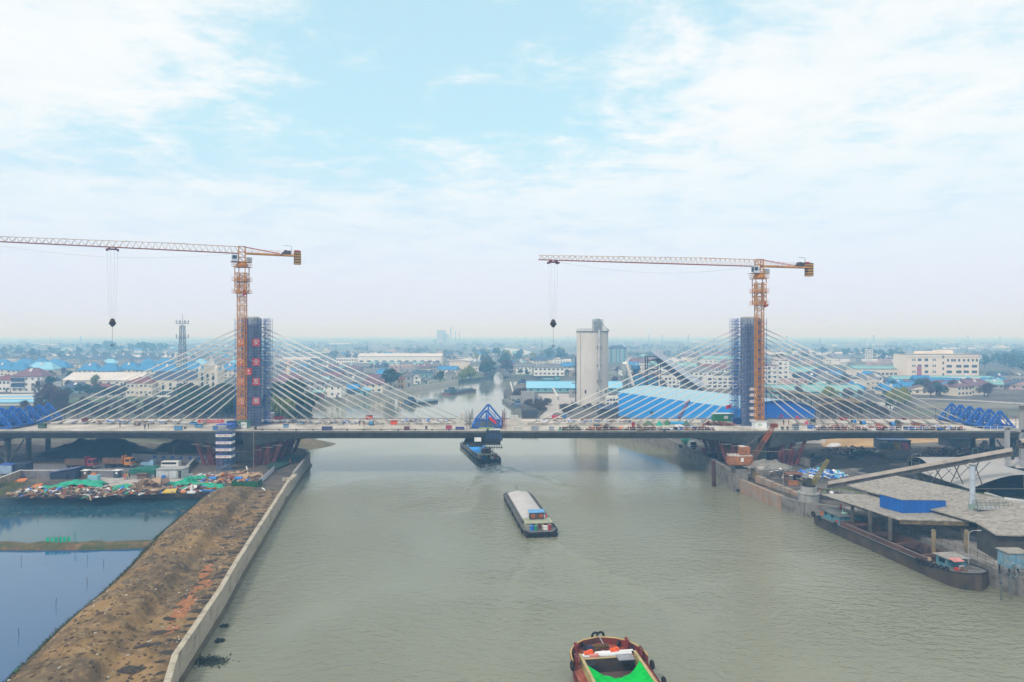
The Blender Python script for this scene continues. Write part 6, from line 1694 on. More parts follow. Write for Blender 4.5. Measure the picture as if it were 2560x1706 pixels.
part('eave_beam', MB().beam(B_ + Vector((.4, .3, -.55)), C_ + Vector((-.4, .3, -.55)), .3, .7), mat('canopy_beam', (0.22, 0.17, 0.09), .8, var=.4, dirt=(.1, .07, .04), dirt_amt=.7, dscale=1.5), t, world=True)
part('eave_beam', MB().beam(A + Vector((1, .4, -.35)), B_ + Vector((0, .4, -.35)), .25, .4), mat('dark_steel', (0, 0, 0)), t, world=True)
M_col = mat('canopy_column', (0.10, 0.09, 0.075), .85, var=.4, streak=.4)
for i, (u, v) in enumerate(((2131, 1305), (2175, 1330), (2225, 1348))):
 p = G(u, v); part('column', MB().box((p.x, p.y, 2.8), (.5, .5, 4.3)), M_col, t, world=True)
for u, v in ((2334, 1382), (2416, 1383)):
 p = G(u, v); part('column', MB().box((p.x, p.y, 2.8), (.5, .5, 4.3)), mat('column_yellowish', (0.23, 0.18, 0.10), .85, var=.4, streak=.4), t, world=True)
for u, v in ((2207, 1312), (2254, 1325), (2280, 1338), (2340, 1345)):
 p = G(u, v); part('column', MB().box((p.x, p.y, 2.8), (.4, .4, 4.4)), M_col, t, world=True)
part('knee_brace', MB().beam(G(2395, 1345) + Vector((0, 0, 4)), G(2416, 1383) + Vector((0, 0, .5)), .15), M_col, t, world=True)
t = thing('roof_monitor', 'bright blue sheet clad box rising from the loading canopy roof', 'roof light', G(2256, 1262, 7.4))
f0, f1, f2 = G(2201, 1266, 7.35), G(2256, 1282, 7.3), G(2363, 1282, 7.4); f3 = f0 + (f2 - f1)
ZM = 9.75
m_ = MB().prism([(p.x, p.y) for p in (f0, f1, f2, f3)], 7.2, ZM)
mo = part('wall', m_, mat('monitor_blue', (0.012, 0.12, 0.46), .55, var=.12, streak=.25), t, world=True)
rb = MB()
for a, b, n in ((f0, f1, 11), (f1, f2, 22)):
 for i in range(n + 1):
  p = a + (b - a) * (i / n); d = (b - a).normalized(); nn = Vector((d.y, -d.x, 0))
  if nn.y > 0: nn = -nn
  rb.box((p.x + nn.x * .05, p.y + nn.y * .05, 7.3), (.12, .12, ZM - 7.35), math.atan2(d.y, d.x))
part('sheet_rib', rb, mat('monitor_blue', (0, 0, 0)), mo, world=True, root=t, kind='stuff')
part('roof', MB().prism([(lerp(p, (f0 + f2) / 2, -.04).x, lerp(p, (f0 + f2) / 2, -.04).y) for p in (f0, f1, f2, f3)], ZM + .002, ZM + .12), M_dust, t, world=True)
t = thing('works_shed', 'wide works shed with a grey dusty cracked roof in the right foreground', 'shed', (92, 132, 3))
U = [G(2117, 1213, 8.4), G(2427, 1306, 7.8), G(2720, 1330, 9.4), G(2241, 1190, 10.2)]
rA, rB, rC, rD = G(2117, 1213, 8.4), G(2440, 1306, 7.9), G(2760, 1300, 10.6), G(2241, 1190, 10.2)
panels('roof_panel', [rA, rB, rC, rD], 7, 4, .2, M_dust, t, jitter=.05)
lA, lB, lC, lD = rB, G(2490, 1337, 7.6), G(2760, 1345, 8.6), lerp(rB, rC, 1.0)
panels('roof_panel', [rB + Vector((0, 0, -.06)), lB, lC, rC + Vector((0, 0, -.06))], 2, 4, .2, M_dust, t, jitter=.04)
part('wall', MB().add([(q.x + .6, q.y + .8, z) for q in (lB, lC) for z in (2.9, q.z - .25)], [(0, 2, 3, 1)]).add([(q.x + .5, q.y + .5, z) for q in (rB, lB) for z in (2.9, q.z - .3)], [(0, 2, 3, 1)]), mat('shed_wall_shade', (0.06, 0.055, 0.05), .9, var=.3), t, world=True)  # wall colour kept dark to stand for the shade inside the shed
part('blue_panel', MB().beam(G(2512, 1352, 6.3), G(2560, 1356, 6.3), .2, 2.0), mat('monitor_blue', (0, 0, 0)), t, world=True)
m_ = MB()
bk0, bk1 = G(2130, 1262), G(2500, 1345)
m_.add([(bk0.x + 3, bk0.y - 1, 2.9), (bk1.x + 1, bk1.y + 6, 2.9), (bk1.x + 1, bk1.y + 6, 7.3), (bk0.x + 3, bk0.y - 1, 7.3)], [(0, 1, 2, 3)])
part('back_wall', m_, mat('shed_wall_shade', (0, 0, 0)), t, world=True)
for i in range(5):
 p = lerp(rD, rC, i / 5) ; part('column', MB().box((p.x, p.y - .4, 2.9), (.4, .4, p.z - 3.1)), M_col, t, world=True)
part('moss_strip', MB().grid(lambda a, b: tuple(lerp(rD, rC, .30 + .30 * a) + Vector((0, -1.1 * b * math.sin(PI * a), .16 + .1 * mnoise.noise(Vector((a * 9, b * 3, 2)))))), 18, 3), mat('moss', (0.09, 0.13, 0.03), .95, var=.4), t, world=True)
t = thing('exhaust_stack', 'slim pale blue exhaust stack standing on the works shed roof', 'chimney', G(2431, 1272, 9.0))
for k in range(3): part('pipe_length', MB().tube((0, 0, k * 2.75), (0, 0, k * 2.75 + 2.68), .47, 14), mat('stack_pale_blue', (0.42, 0.48, 0.56), .5, var=.1, streak=.2), t)
part('flange', MB().lathe((0, 0, 8.25), [(.5, 0), (.72, .1), (.72, .25), (.5, .3)], 14).lathe((0, 0, 2.68), [(.52, 0), (.52, .08)], 14).lathe((0, 0, 5.43), [(.52, 0), (.52, .08)], 14), WALL['grey'], t); part('base_box', MB().box((.1, -.1, -.3), (1.2, 1.2, 1.2)), mat('base_greenish', (0.25, 0.33, 0.28), .7), t)
t = thing('roof_platform', 'railed service platform on the roof right of the exhaust stack', 'platform', G(2478, 1276, 9.0))
part('deck', MB().box((.2, 0, .25), (6.4, 1.7, .35)), WALL['grey'], t)
rl = MB()
for i in range(9): rl.beam((-3 + i * .8, -.8, .6), (-3 + i * .8, -.8, 1.7), .06).beam((-3 + i * .8, .8, .6), (-3 + i * .8, .8, 1.7), .06)
for z in (1.15, 1.7): rl.beam((-3, -.8, z), (3.4, -.8, z), .06).beam((-3, .8, z), (3.4, .8, z), .06).beam((-3, -.8, z), (-3, .8, z), .06)
part('railing', rl, mat('rail_green_grey', (0.14, 0.17, 0.15), .7), t); part('ladder', MB().beam((-3.2, -.9, -.6), (-3.2, -.9, 1.8), .06).beam((-2.7, -.9, -.6), (-2.7, -.9, 1.8), .06).box((-2.95, -.95, -.8), (.9, .4, .2)), mat('rail_green_grey', (0, 0, 0)), t)
t = thing('roof_duct', 'grey dust duct lying over the roof behind the service platform', 'duct', G(2466, 1243, 9.6))
a = Vector((0, 0, 1.0)); pts = [G(2466, 1236, 10.2), G(2510, 1250, 10.2), G(2560, 1257, 10.1), G(2640, 1262, 10.1)]
for p, q, r_ in zip(pts, pts[1:], (.42, .55, .55)): part('duct_length', MB().tube(p, q, r_, 12), mat('duct_grey', (0.36, 0.36, 0.36), .7, var=.15), t, world=True)
part('inlet', MB().tube(pts[0] + Vector((0, 0, -.9)), pts[0] + Vector((0, 0, .3)), .4, 10), mat('duct_grey', (0, 0, 0)), t, world=True); part('inlet_cap', MB().box(tuple(pts[0] + Vector((.3, 0, .5))), (.6, .4, .25)), M_dark, t, world=True)
a, b = G(2070, 1219, 3.6), P(2530, 1136, 155)
t = gallery('yard_conveyor', 'long pale roofed conveyor rising to the right over the works roofs', a, b, 1.4, .75, mat('conveyor_roof_pale', (0.30, 0.26, 0.225), .9, var=.2), mat('conveyor_side', (0.085, 0.075, 0.065), .85, var=.4))
m_ = MB()
for f in (.52, .62, .72, .82):
 p = lerp(a, b, f)
 for s_ in (-1, 1): m_.beam((p.x - 1.5 * s_, p.y, 7), (p.x + .6 * s_, p.y, p.z - .2), .16).beam((p.x - 3.2 * s_, p.y, p.z - .3), (p.x, p.y, p.z - 3.4), .1)
part('support', m_, mat('conveyor_side', (0, 0, 0)), t, world=True, kind='stuff')
a2 = b + Vector((2.0, .4, 1.6)); b2 = b + Vector((18, -2, 5))
gallery('yard_conveyor', 'short upper conveyor leaving the picture at the right edge', a2, b2, 1.9, 1.0, mat('conveyor_roof_pale', (0, 0, 0)), mat('conveyor_side', (0, 0, 0)))
M_arch = mat('arched_roof_white', (0.35, 0.335, 0.32), .6, var=.06, streak=.12)
def arched(lab, x0, x1, y0, y1, ze, rise, axis, posts=True):
 t = thing('arched_shed', lab, 'shed', ((x0 + x1) / 2, (y0 + y1) / 2, 3), 0, None)
 n = 14
 for k in range(4):
  m_ = MB()
  for i in range(n):
   f0, f1 = i / n, (i + 1) / n
   if axis == 'x':
    xa, xb = x0 + (x1 - x0) * k / 4 + .02, x0 + (x1 - x0) * (k + 1) / 4 - .02
    q = [(xa, y0 + (y1 - y0) * f0, ze + rise * math.sin(PI * f0)), (xb, y0 + (y1 - y0) * f0, ze + rise * math.sin(PI * f0)), (xb, y0 + (y1 - y0) * f1, ze + rise * math.sin(PI * f1)), (xa, y0 + (y1 - y0) * f1, ze + rise * math.sin(PI * f1))]
   else:
    ya, yb = y0 + (y1 - y0) * k / 4 + .02, y0 + (y1 - y0) * (k + 1) / 4 - .02
    q = [(x0 + (x1 - x0) * f0, ya, ze + rise * math.sin(PI * f0)), (x0 + (x1 - x0) * f1, ya, ze + rise * math.sin(PI * f1)), (x0 + (x1 - x0) * f1, yb, ze + rise * math.sin(PI * f1)), (x0 + (x1 - x0) * f0, yb, ze + rise * math.sin(PI * f0))]
   m_.slab([Vector(p) for p in q], .12)
  part('roof_panel', m_, M_arch, t, world=True)
 for x in (x0 + .3, x1 - .3):
  for k in range(4):
   y = y0 + .3 + (y1 - y0 - .6) * k / 3
   part('column', MB().box((x, y, 2.9), (.35, .35, ze - 2.9)), M_col, t, world=True)
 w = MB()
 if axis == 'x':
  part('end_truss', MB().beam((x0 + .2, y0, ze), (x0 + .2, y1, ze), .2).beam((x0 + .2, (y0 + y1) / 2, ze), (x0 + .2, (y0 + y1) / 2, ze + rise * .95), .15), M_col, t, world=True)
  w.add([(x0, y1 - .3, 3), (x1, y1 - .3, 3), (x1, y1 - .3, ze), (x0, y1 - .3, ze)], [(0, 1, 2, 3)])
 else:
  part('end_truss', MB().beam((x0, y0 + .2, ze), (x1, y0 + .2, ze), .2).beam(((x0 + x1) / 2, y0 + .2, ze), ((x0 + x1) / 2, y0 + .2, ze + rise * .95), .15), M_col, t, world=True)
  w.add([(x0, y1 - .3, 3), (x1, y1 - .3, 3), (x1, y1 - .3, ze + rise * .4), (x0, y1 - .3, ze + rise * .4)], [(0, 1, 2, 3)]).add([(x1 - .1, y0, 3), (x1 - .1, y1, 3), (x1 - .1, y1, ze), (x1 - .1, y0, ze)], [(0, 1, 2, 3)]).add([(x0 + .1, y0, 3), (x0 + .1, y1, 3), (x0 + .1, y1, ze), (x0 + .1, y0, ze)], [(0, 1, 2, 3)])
 part('wall', w, M_coal, t, world=True)  # near-black on the walls puts the open interior's shade into the colour
 return t
arched('white arched roof shed with its axis across the view behind the conveyor', 115.5, 150, 188, 200, 5.2, 1.8, 'x')
arched('big arched shed with a black open end behind the grey works roof', 106, 131, 158, 178, 6.2, 3.4, 'y')
heap('coal_heap', 'black coal heap inside the big arched shed', 'heap', (118, 172, 3), 10, 8, 3.5, M_coal, seed=12)
t = thing('settling_basin', 'low round basin with a mossy rim at the conveyor foot', 'basin', (79, 163.5, 3)); part('ring', MB().torus((0, 0, .5), 4.2, .5, 'z', 24, 6).lathe((0, 0, 0), [(4.2, 0), (4.2, .45)], 24), M_quay, t); part('moss', MB().torus((0, 0, .95), 4.2, .22, 'z', 24, 4), mat('moss', (0, 0, 0)), t)
t = thing('transfer_tower', 'concrete posts and slabs of a transfer tower at the right edge', 'tower', P(2530, 1140, 185))
for u, v0, v1, d in ((2518, 1070, 1150, 187), (2554, 1016, 1150, 187)):
 p, q = P(u, v0, d), P(u, v1, d); part('post', MB().beam(q, p, .9), WALL['grey'], t, world=True)
p, q = P(2512, 1069, 187), P(2580, 1083, 187); part('beam', MB().beam(p, q, .9, .8), WALL['grey'], t, world=True)
p = P(2560, 1014, 187); part('top_slab', MB().box((p.x, p.y, p.z), (4.0, 3, .5)), WALL['grey'], t, world=True)
p, q = P(2530, 1150, 187), P(2556, 1092, 187); part('stair', MB().beam(p, q, .7, .3).beam(p + Vector((0, -.6, .9)), q + Vector((0, -.6, .9)), .08), M_dark, t, world=True)
t = thing('screening_plant', 'rusty green screening platform with hopper left of the transfer tower', 'plant', G(2480, 1150))
part('deck', MB().box((2, 0, 3.2), (13, 5, .35)), mat('plant_grime', (0.10, 0.10, 0.085), .85, var=.4), t)
for x in (-4, -1, 2, 5, 8): part('post', MB().box((x, -2.2, 0), (.35, .35, 3.2)), M_col, t)
part('hopper', MB().box((-2.2, 0, 3.5), (1.7, 1.8, 1.4), taper=1.15).lathe((-2.2, 0, 4.9), [(.8, 0), (.8, .6), (.3, 1.1)], 10), WALL['grey'], t)
part('railing', MB().beam((-4.4, -2.4, 4.6), (8.4, -2.4, 4.6), .08).beam((-4.4, -2.4, 4.1), (8.4, -2.4, 4.1), .06).beam((-4.4, -2.4, 3.4), (-4.4, -2.4, 4.6), .08).beam((0, -2.4, 3.4), (0, -2.4, 4.6), .08).beam((4, -2.4, 3.4), (4, -2.4, 4.6), .08), mat('rail_green_grey', (0, 0, 0)), t)
part('green_frame', MB().box((-6.5, -1, 0), (1.8, 1.8, .3)).beam((-7.3, -1.8, 0), (-7.3, -1.8, 3.8), .2).beam((-5.7, -1.8, 0), (-5.7, -1.8, 3.8), .2).beam((-7.3, -1.8, 3.8), (-5.7, -1.8, 3.8), .2).beam((-7.3, -1.8, 1.9), (-5.7, -1.8, 1.9), .15).beam((-7.3, -1.8, 3.8), (-5.7, -1.8, 1.9), .1), mat('pale_green_paint', (0.28, 0.45, 0.38), .7), t)
setting('quay_apron', MB().add([(x, y, 3.02) for x, y in ((68.5, 156.5), (73, 152.5), (78.3, 140), (80.2, 122), (81.2, 112), (83.5, 105.5), (112, 105.5), (112, 116), (90, 128), (84, 152))], [tuple(range(10))]), mat('apron_concrete', (0.30, 0.28, 0.26), .9, var=.2, scale=.3, dirt=(.17, .15, .13), dirt_amt=.7, dscale=.2))
t = thing('quay_railing', 'thin steel railing along the quay edge behind the moored barge', 'railing', (78, 138, 3.1))
rp_ = [(72.6, 153.0), (78.0, 140), (79.9, 122), (80.7, 113), (83, 106), (90, 82)]
for a_, b_ in zip(rp_, rp_[1:]):
 n = max(2, int(math.dist(a_, b_) / 1.6)); m_ = MB()
 for i in range(n):
  x, y = a_[0] + (b_[0] - a_[0]) * i / n + .5, a_[1] + (b_[1] - a_[1]) * i / n; m_.beam((x, y, 3.0), (x, y, 4.15), .06)
 for z in (3.6, 4.15): m_.beam((a_[0] + .5, a_[1], z), (b_[0] + .5, b_[1], z), .05)
 part('rail_panel', m_, M_col, t, world=True)
t = thing('dust_filter', 'weathered blue filter box on a steel platform in the right bottom corner', 'filter', G(2534, 1440))
part('casing', MB().box((0, 0, 1.6), (3.4, 2.6, 2.4)), mat('filter_blue', (0.14, 0.28, 0.38), .7, var=.35, scale=1.5, dirt=(.3, .3, .3), dirt_amt=.4, dscale=1, streak=.4), t)
for i in range(4): part('stiffener', MB().box((-1.6 + i * 1.07, -1.34, 1.6), (.1, .1, 2.4)), mat('filter_blue', (0, 0, 0)), t)
part('top_plate', MB().box((0, 0, 4.0), (3.8, 3.0, .12)), M_dust, t)
for x, y in ((-1.5, -1.1), (1.5, -1.1), (1.5, 1.1), (-1.5, 1.1)): part('leg', MB().box((x, y, 0), (.2, .2, 1.6)), M_dark, t)
part('hose', MB().path([(-1.0, -1.4, 2.2), (-1.4, -2.2, 1.9), (-1.3, -2.6, 1.0), (-1.8, -2.8, .6), (-2.6, -2.9, 1.2), (-3.0, -3.2, .3), (-3.1, -3.4, -1.5)], .2, 8), mat('hose_grey', (.10, .11, .11), .7), t)
t = thing('pipe_stand', 'pale bent pipe rising from the quay left of the filter box', 'pipe', G(2502, 1462)); part('riser', MB().path([(0, 0, -2.4), (0, 0, 1.2), (.3, 0, 1.8), (1.0, 0, 2.0), (1.6, .2, 1.4)], .12, 8), mat('hose_grey', (0, 0, 0)), t); part('clamp', MB().torus((0, 0, .3), .22, .08, 'z', 10, 4), M_dark, t)
solo('pallet_stack', MB().box((86, 119, 3.0), (2.2, 1.4, .2)).box((86, 119, 3.2), (1.8, 1.1, .7)), M_bits['wood'], 'small pale bag stack on the quay left of the filter box', 'pallet')
for i, (x, y) in enumerate(((72.5, 150.5), (74.0, 147.5), (71.0, 156.0))):
 heap('grass_tuft', 'dark grass clump on the broken quay edge, %s the round pedestal' % ('two right of', 'farther right of', 'right beside')[i], 'grass', (x, y, 3.0), 1.6 - .3 * i, 1.2, .5, mat('weed_green', (0.05, 0.065, 0.03), .95, var=.5, scale=2), seed=i + 40, rough=.5)
m_ = MB()
r_ = random.Random(4)
for i in range(420):
 x, y = 65.3 + r_.gauss(0, .5), 182.6 + r_.gauss(0, .9); z = 3.2 + abs(r_.gauss(0, .9))
 m_.add([(x, y, z), (x + .05, y, z), (x + r_.gauss(0, .3), y + r_.gauss(0, .3), z + r_.uniform(.3, .9))], [(0, 1, 2)])
o = setting('dry_grass', m_, mat('straw', (0.30, 0.20, 0.08), .95, var=.3), kind='stuff')
# ------------------------------------------------------------------ left bank: river wall, yard, ponds
M_stone = mat('wall_stone_pale', (0.46, 0.41, 0.32), .9, var=.14, scale=.5, dirt=(.26, .22, .16), dirt_amt=.45, dscale=.5, streak=.25, bump=.3)
t = thing('retaining_wall', 'long pale retaining wall between the levee and the canal on the left', 'wall', (-48, 120, 0))
ln = [(-26, 45)] + bank_near[1:]
k = 0
for a, b in zip(ln, ln[1:]):
 L_ = math.dist(a, b); n = max(1, round(L_ / 6))
 for i in range(n):
  p = Vector((a[0] + (b[0] - a[0]) * i / n, a[1] + (b[1] - a[1]) * i / n, 0)); q = Vector((a[0] + (b[0] - a[0]) * (i + 1) / n, a[1] + (b[1] - a[1]) * (i + 1) / n, 0))
  d = (q - p).normalized(); nn = Vector((d.y, -d.x, 0))
  top = 3.55 + rnd.uniform(-.06, .06) + (.5 if p.y > 184 else 0)
  m_ = MB().prism([(v.x, v.y) for v in (p + d * .03 + nn * .2, q - d * .03 + nn * .2, q - d * .03 - nn * .55, p + d * .03 - nn * .55)], -1.2, top)
  o = part('wall_panel', m_, M_stone if p.y < 186 else mat('wall_grey_conc', (.30, .29, .27), .9, var=.2, streak=.4), t, world=True)
  part('footing', MB().prism([(v.x, v.y) for v in (p + nn * .75, q + nn * .75, q + nn * .2, p + nn * .2)], -1.2, .28), mat('wet_stone', (.10, .085, .05), .7, var=.3), o, world=True, root=t)
  k += 1
part('step_return', MB().box((-59.5, 181.5, 2.9), (2.8, .9, .9)).box((-58.6, 184.0, 2.9), (.8, 4, 1.0), .1), M_stone, t, world=True)
def YB_(u, v, z=3.0): return G(u, v, z)
for i, (u, v, rx, ry, h, lab) in enumerate(((250, 1140, 19, 9, 5.2, 'long black spoil heap under the left span of the bridge'), (470, 1130, 10, 8, 4.6, 'second black spoil heap behind the stair tower'), (40, 1128, 13, 6, 1.5, 'low brown earth bank behind the approach piers at left'))):
 heap('spoil_heap', lab, 'heap', G(u, v - 6), rx, ry, h, M_coal if i < 2 else mat('earth_bank', (.13, .10, .08), .95, var=.4, bump=.6), n=60, rough=.55, seed=i + 20)
setting('spit', MB().grid(lambda a, b: (-86 + 19.5 * (1 - b) * math.cos(2 * PI * a) * (1 + .15 * mnoise.noise(Vector((math.cos(2 * PI * a) * 2, math.sin(2 * PI * a) * 2, 4)))), 259 + 13.5 * (1 - b) * math.sin(2 * PI * a), -.25 + 2.3 * (1 - (1 - b) ** 2.2) + .5 * b * mnoise.noise(Vector((a * 9, b * 6, 3)))), 40, 12), mat('spit_scrub', (.17, .12, .07), .95, var=.4, dirt=(.09, .10, .05), dirt_amt=.6, dscale=.4, bump=.7), smooth=True)
setting('yard_slab', MB().add([(q.x, q.y, 3.03) for q in (G(230, 1232), G(470, 1222), G(560, 1205), G(560, 1186), G(230, 1188))], [tuple(range(5))]), mat('pale_site_slab', (.42, .39, .36), .9, var=.15, scale=.3, dirt=(.25, .22, .2), dirt_amt=.5, dscale=.4))
setting('yard_track', MB().add([(q.x, q.y, 3.03) for q in (G(-200, 1188), G(310, 1180), G(420, 1175), G(430, 1162), G(-200, 1160))], [tuple(range(5))]), mat('grey_track', (.15, .145, .15), .9, var=.2))
t = thing('yard_wall', 'low grey wall with a white coping behind the scrap yard', 'wall', G(180, 1184))
a, b = G(53, 1194), G(308, 1194)
for i in range(12):
 p, q = lerp(a, b, i / 12), lerp(a, b, (i + .97) / 12); o = part('wall_panel', MB().beam((p.x, p.y, 3.95), (q.x, q.y, 3.95), .25, 1.9), mat('yard_wall_grey', (.19, .175, .19), .9, var=.25), t, world=True)
 part('coping', MB().beam((p.x, p.y, 4.95), (q.x, q.y, 4.95), .35, .1), M_white, o, world=True, root=t)
a, b = G(53, 1194), G(-30, 1226)
for i in range(5):
 p, q = lerp(a, b, i / 5), lerp(a, b, (i + .97) / 5); o = part('wall_panel', MB().beam((p.x, p.y, 4.0), (q.x, q.y, 4.0), .25, 2.0), mat('yard_wall_tan', (.32, .26, .17), .9, var=.25), t, world=True)
 part('coping', MB().beam((p.x, p.y, 5.05), (q.x, q.y, 5.05), .35, .1), M_white, o, world=True, root=t)
t = thing('hoarding', 'grey site hoarding with a row of blue placards under the left span', 'hoarding', G(460, 1152))
a, b = G(330, 1152), G(540, 1160)
for i in range(10): p, q = lerp(a, b, i / 10), lerp(a, b, (i + .98) / 10); part('panel', MB().beam((p.x, p.y, 4.1), (q.x, q.y, 4.1), .12, 2.2), mat('hoarding_grey', (.24, .24, .26), .8, var=.15), t, world=True)
for i in range(7): p = lerp(a, b, .28 + i * .105); part('placard', MB().box((p.x, p.y - .12, 4.0), (1.0, .06, .9)), mat('placard_blue', (.03, .10, .34), .6), t, world=True)
t = thing('site_wall', 'low concrete wall in front of the left falsework', 'wall', G(570, 1186))
a, b = G(505, 1190), G(655, 1190)
for i in range(6): p, q = lerp(a, b, i / 6), lerp(a, b, (i + .98) / 6); part('wall_panel', MB().beam((p.x, p.y, 3.5), (q.x, q.y, 3.5), .3, 1.1), M_quay, t, world=True)
t = thing('gutter_wall', 'concrete ramp wall leading back from the white cabin to the hoarding', 'wall', G(470, 1170)); part('wall', MB().beam(G(458, 1188) + Vector((0, 0, .7)), G(492, 1152) + Vector((0, 0, .7)), .5, 1.4), M_quay, t, world=True); part('coping', MB().beam(G(458, 1188) + Vector((0, 0, 1.45)), G(492, 1152) + Vector((0, 0, 1.45)), .7, .12), WALL['grey'], t, world=True)
t = thing('stair_tower', 'blue scaffold stair tower with white banner bands in front of the left pylon', 'stair tower', G(559, 1177))
sw = 4.1; SH = 13.0; n = 7
for k in range(n):
 z = k * SH / n; z1 = (k + 1) * SH / n; m_ = MB()
 for x in (-sw / 2, -sw / 6, sw / 6, sw / 2):
  for y in (0, 1.3, 2.6): m_.beam((x, y, z), (x, y, z1), .075)
 for zz in (z, (z + z1) / 2):
  for y in (0, 1.3, 2.6): m_.beam((-sw / 2, y, zz), (sw / 2, y, zz), .06)
  for x in (-sw / 2, sw / 2): m_.beam((x, 0, zz), (x, 2.6, zz), .06)
 m_.beam((-sw / 2, .1, z), (sw / 6, .1, z1), .05)
 o = part('scaffold_lift', m_, mat('stair_scaffold_blue', (.10, .19, .40), .6, var=.2), t)
 part('stair_flight', MB().beam((-sw / 2 + .4, 1.3, z), (sw / 2 - .6, 1.3, z1), .9, .12), mat('stair_grey', (.25, .27, .30), .7), o)
for k, v in enumerate((1089, 1107, 1124.5, 1142)):
 z = (1177 - v) * t.location.y / FPX
 o = part('banner', MB().box((0, -.1, z - .4), (sw + .35, .06, .75)).box((sw / 2 + .12, 1.3, z - .4), (.06, 2.8, .75)), M_white, t)
 part('blue_band', MB().box((0, -.12, z + .36), (sw + .35, .07, .28)).box((sw / 2 + .12, 1.3, z + .36), (.07, 2.8, .28)), M_blue, o)
 o2 = inst('lettering', text_mesh('安全第一预防为主', .46, mat('letter_red', (0, 0, 0))), t, (0, -.14, z - .02), (R(90), 0, 0))
part('top_deck', MB().box((0, 1.3, SH), (sw + .3, 2.9, .15)), M_scaf, t)
t = thing('blue_cabin', 'small blue site cabin on the deck edge above the stair tower', 'cabin', (-79.0, 203.0, ZD + .07)); part('body', MB().box((-4.3, 0, .3), (2.2, 2.0, 2.2)), M_blue, t); part('roof', MB().box((-4.3, 0, 2.5), (2.4, 2.2, .1)), M_dark, t)
def tipper(lab, p, cabc, bodyc, rz=0):
 t = thing('tipper_truck', lab, 'truck', p, rz, 'tipper trucks under the left span')
 part('chassis', MB().box((-.3, 0, .75), (8.0, .9, .35)), M_dark, t)
 bd = part('tipper_body', MB().box((-1.4, 0, 1.25), (5.6, 2.4, 1.55), taper=1.04), mat('tipper_body_' + cabc[0], bodyc, .8, var=.3, dirt=(.10, .08, .06), dirt_amt=.6, dscale=.8), t)
 rb = MB()
 for i in range(7): rb.box((-4.0 + i * .87, -1.26, 1.3), (.12, .08, 1.45))
 part('body_rib', rb, MATS['tipper_body_' + cabc[0]], bd, kind='stuff'); part('load', MB().box((-1.4, 0, 2.5), (5.2, 2.1, .45), taper=.75), M_coal, bd)
 part('headboard', MB().box((1.5, 0, 1.25), (.2, 2.4, 2.3)), mat('cab_' + cabc[0], cabc[1], .5, var=.2, dirt=(.2, .15, .1), dirt_amt=.3), bd)
 cb = part('cab', MB().add([(2.0, -1.15, .9), (4.1, -1.15, .9), (4.1, 1.15, .9), (2.0, 1.15, .9), (2.0, -1.15, 2.9), (3.75, -1.15, 2.9), (3.75, 1.15, 2.9), (2.0, 1.15, 2.9)], [(3, 2, 1, 0), (4, 5, 6, 7), (0, 1, 5, 4), (1, 2, 6, 5), (2, 3, 7, 6), (3, 0, 4, 7)]), MATS['cab_' + cabc[0]], t)
 part('side_window', MB().box((3.0, -1.16, 1.9), (1.1, .06, .7)), M_glass, cb); part('windscreen', MB().box((3.95, 0, 1.85), (.1, 2.0, .8)), M_glass, cb); part('bumper', MB().box((4.1, 0, .5), (.3, 2.3, .45)), WALL['grey'], cb)
 for x in (-3.1, -1.8, 3.0):
  for s_ in (-1, 1): inst('wheel', wh_t, t, (x, s_ * 1.0, .55))
wh_t = MB().torus((0, 0, 0), .40, .17, 'y', 12, 6).tube((0, -.1, 0), (0, .1, 0), .32, 10).mesh('wheel', M_black)
tipper('brown tipper truck with a red cab parked under the left span', G(205, 1172), ('red', (.24, .02, .05)), (.17, .095, .07))
tipper('tipper truck with a bright orange cab right of the brown truck', G(298, 1169), ('orange', (.55, .20, .02)), (.23, .105, .055))
t = thing('pickup', 'small pale blue pickup right of the orange tipper truck', 'pickup', G(371, 1167)); part('bed', MB().box((-.6, 0, .5), (2.6, 1.6, .8)), mat('pickup_blue', (.22, .36, .52), .5), t); part('cab', MB().box((1.2, 0, .5), (1.2, 1.6, 1.4), taper=.85), mat('pickup_blue', (0, 0, 0)), t)
for x in (-1.3, 1.2):
 for s_ in (-1, 1): inst('wheel', wh_t, t, (x, s_ * .75, .3), sc=(.6, .6, .6))
t = thing('minibus', 'white minibus parked behind the white site cabin', 'van', G(428, 1171)); part('body', MB().box((0, 0, .5), (5.2, 1.9, 1.6), taper=.93), M_white, t); part('window', MB().box((-.2, -.93, 1.35), (4.2, .08, .55)), M_glass, t)
for x in (-1.7, 1.7):
 for s_ in (-1, 1): inst('wheel', wh_t, t, (x, s_ * .85, .45), sc=(.8, .8, .8))
t = thing('site_cabin', 'white portable site cabin with a sloping roof in the left yard', 'cabin', G(422, 1198))
part('wall', MB().box((0, 2, .1), (7.0, 3.6, 2.4)), mat('cabin_white', (.52, .55, .55), .7, var=.15, dirt=(.3, .36, .38), dirt_amt=.5, dscale=.9), t); part('roof', MB().slab([(-3.7, -.1, 2.6), (3.9, -.1, 2.75), (3.9, 4.2, 2.75), (-3.7, 4.2, 2.6)], .14), WALL['grey'], t)
part('door', MB().box((2.9, .14, .2), (.8, .1, 2.0)), M_dark, t); part('seam', MB().box((-.2, .16, .1), (.08, .1, 2.4)).box((2.2, .16, .1), (.08, .1, 2.4)), WALL['grey'], t)
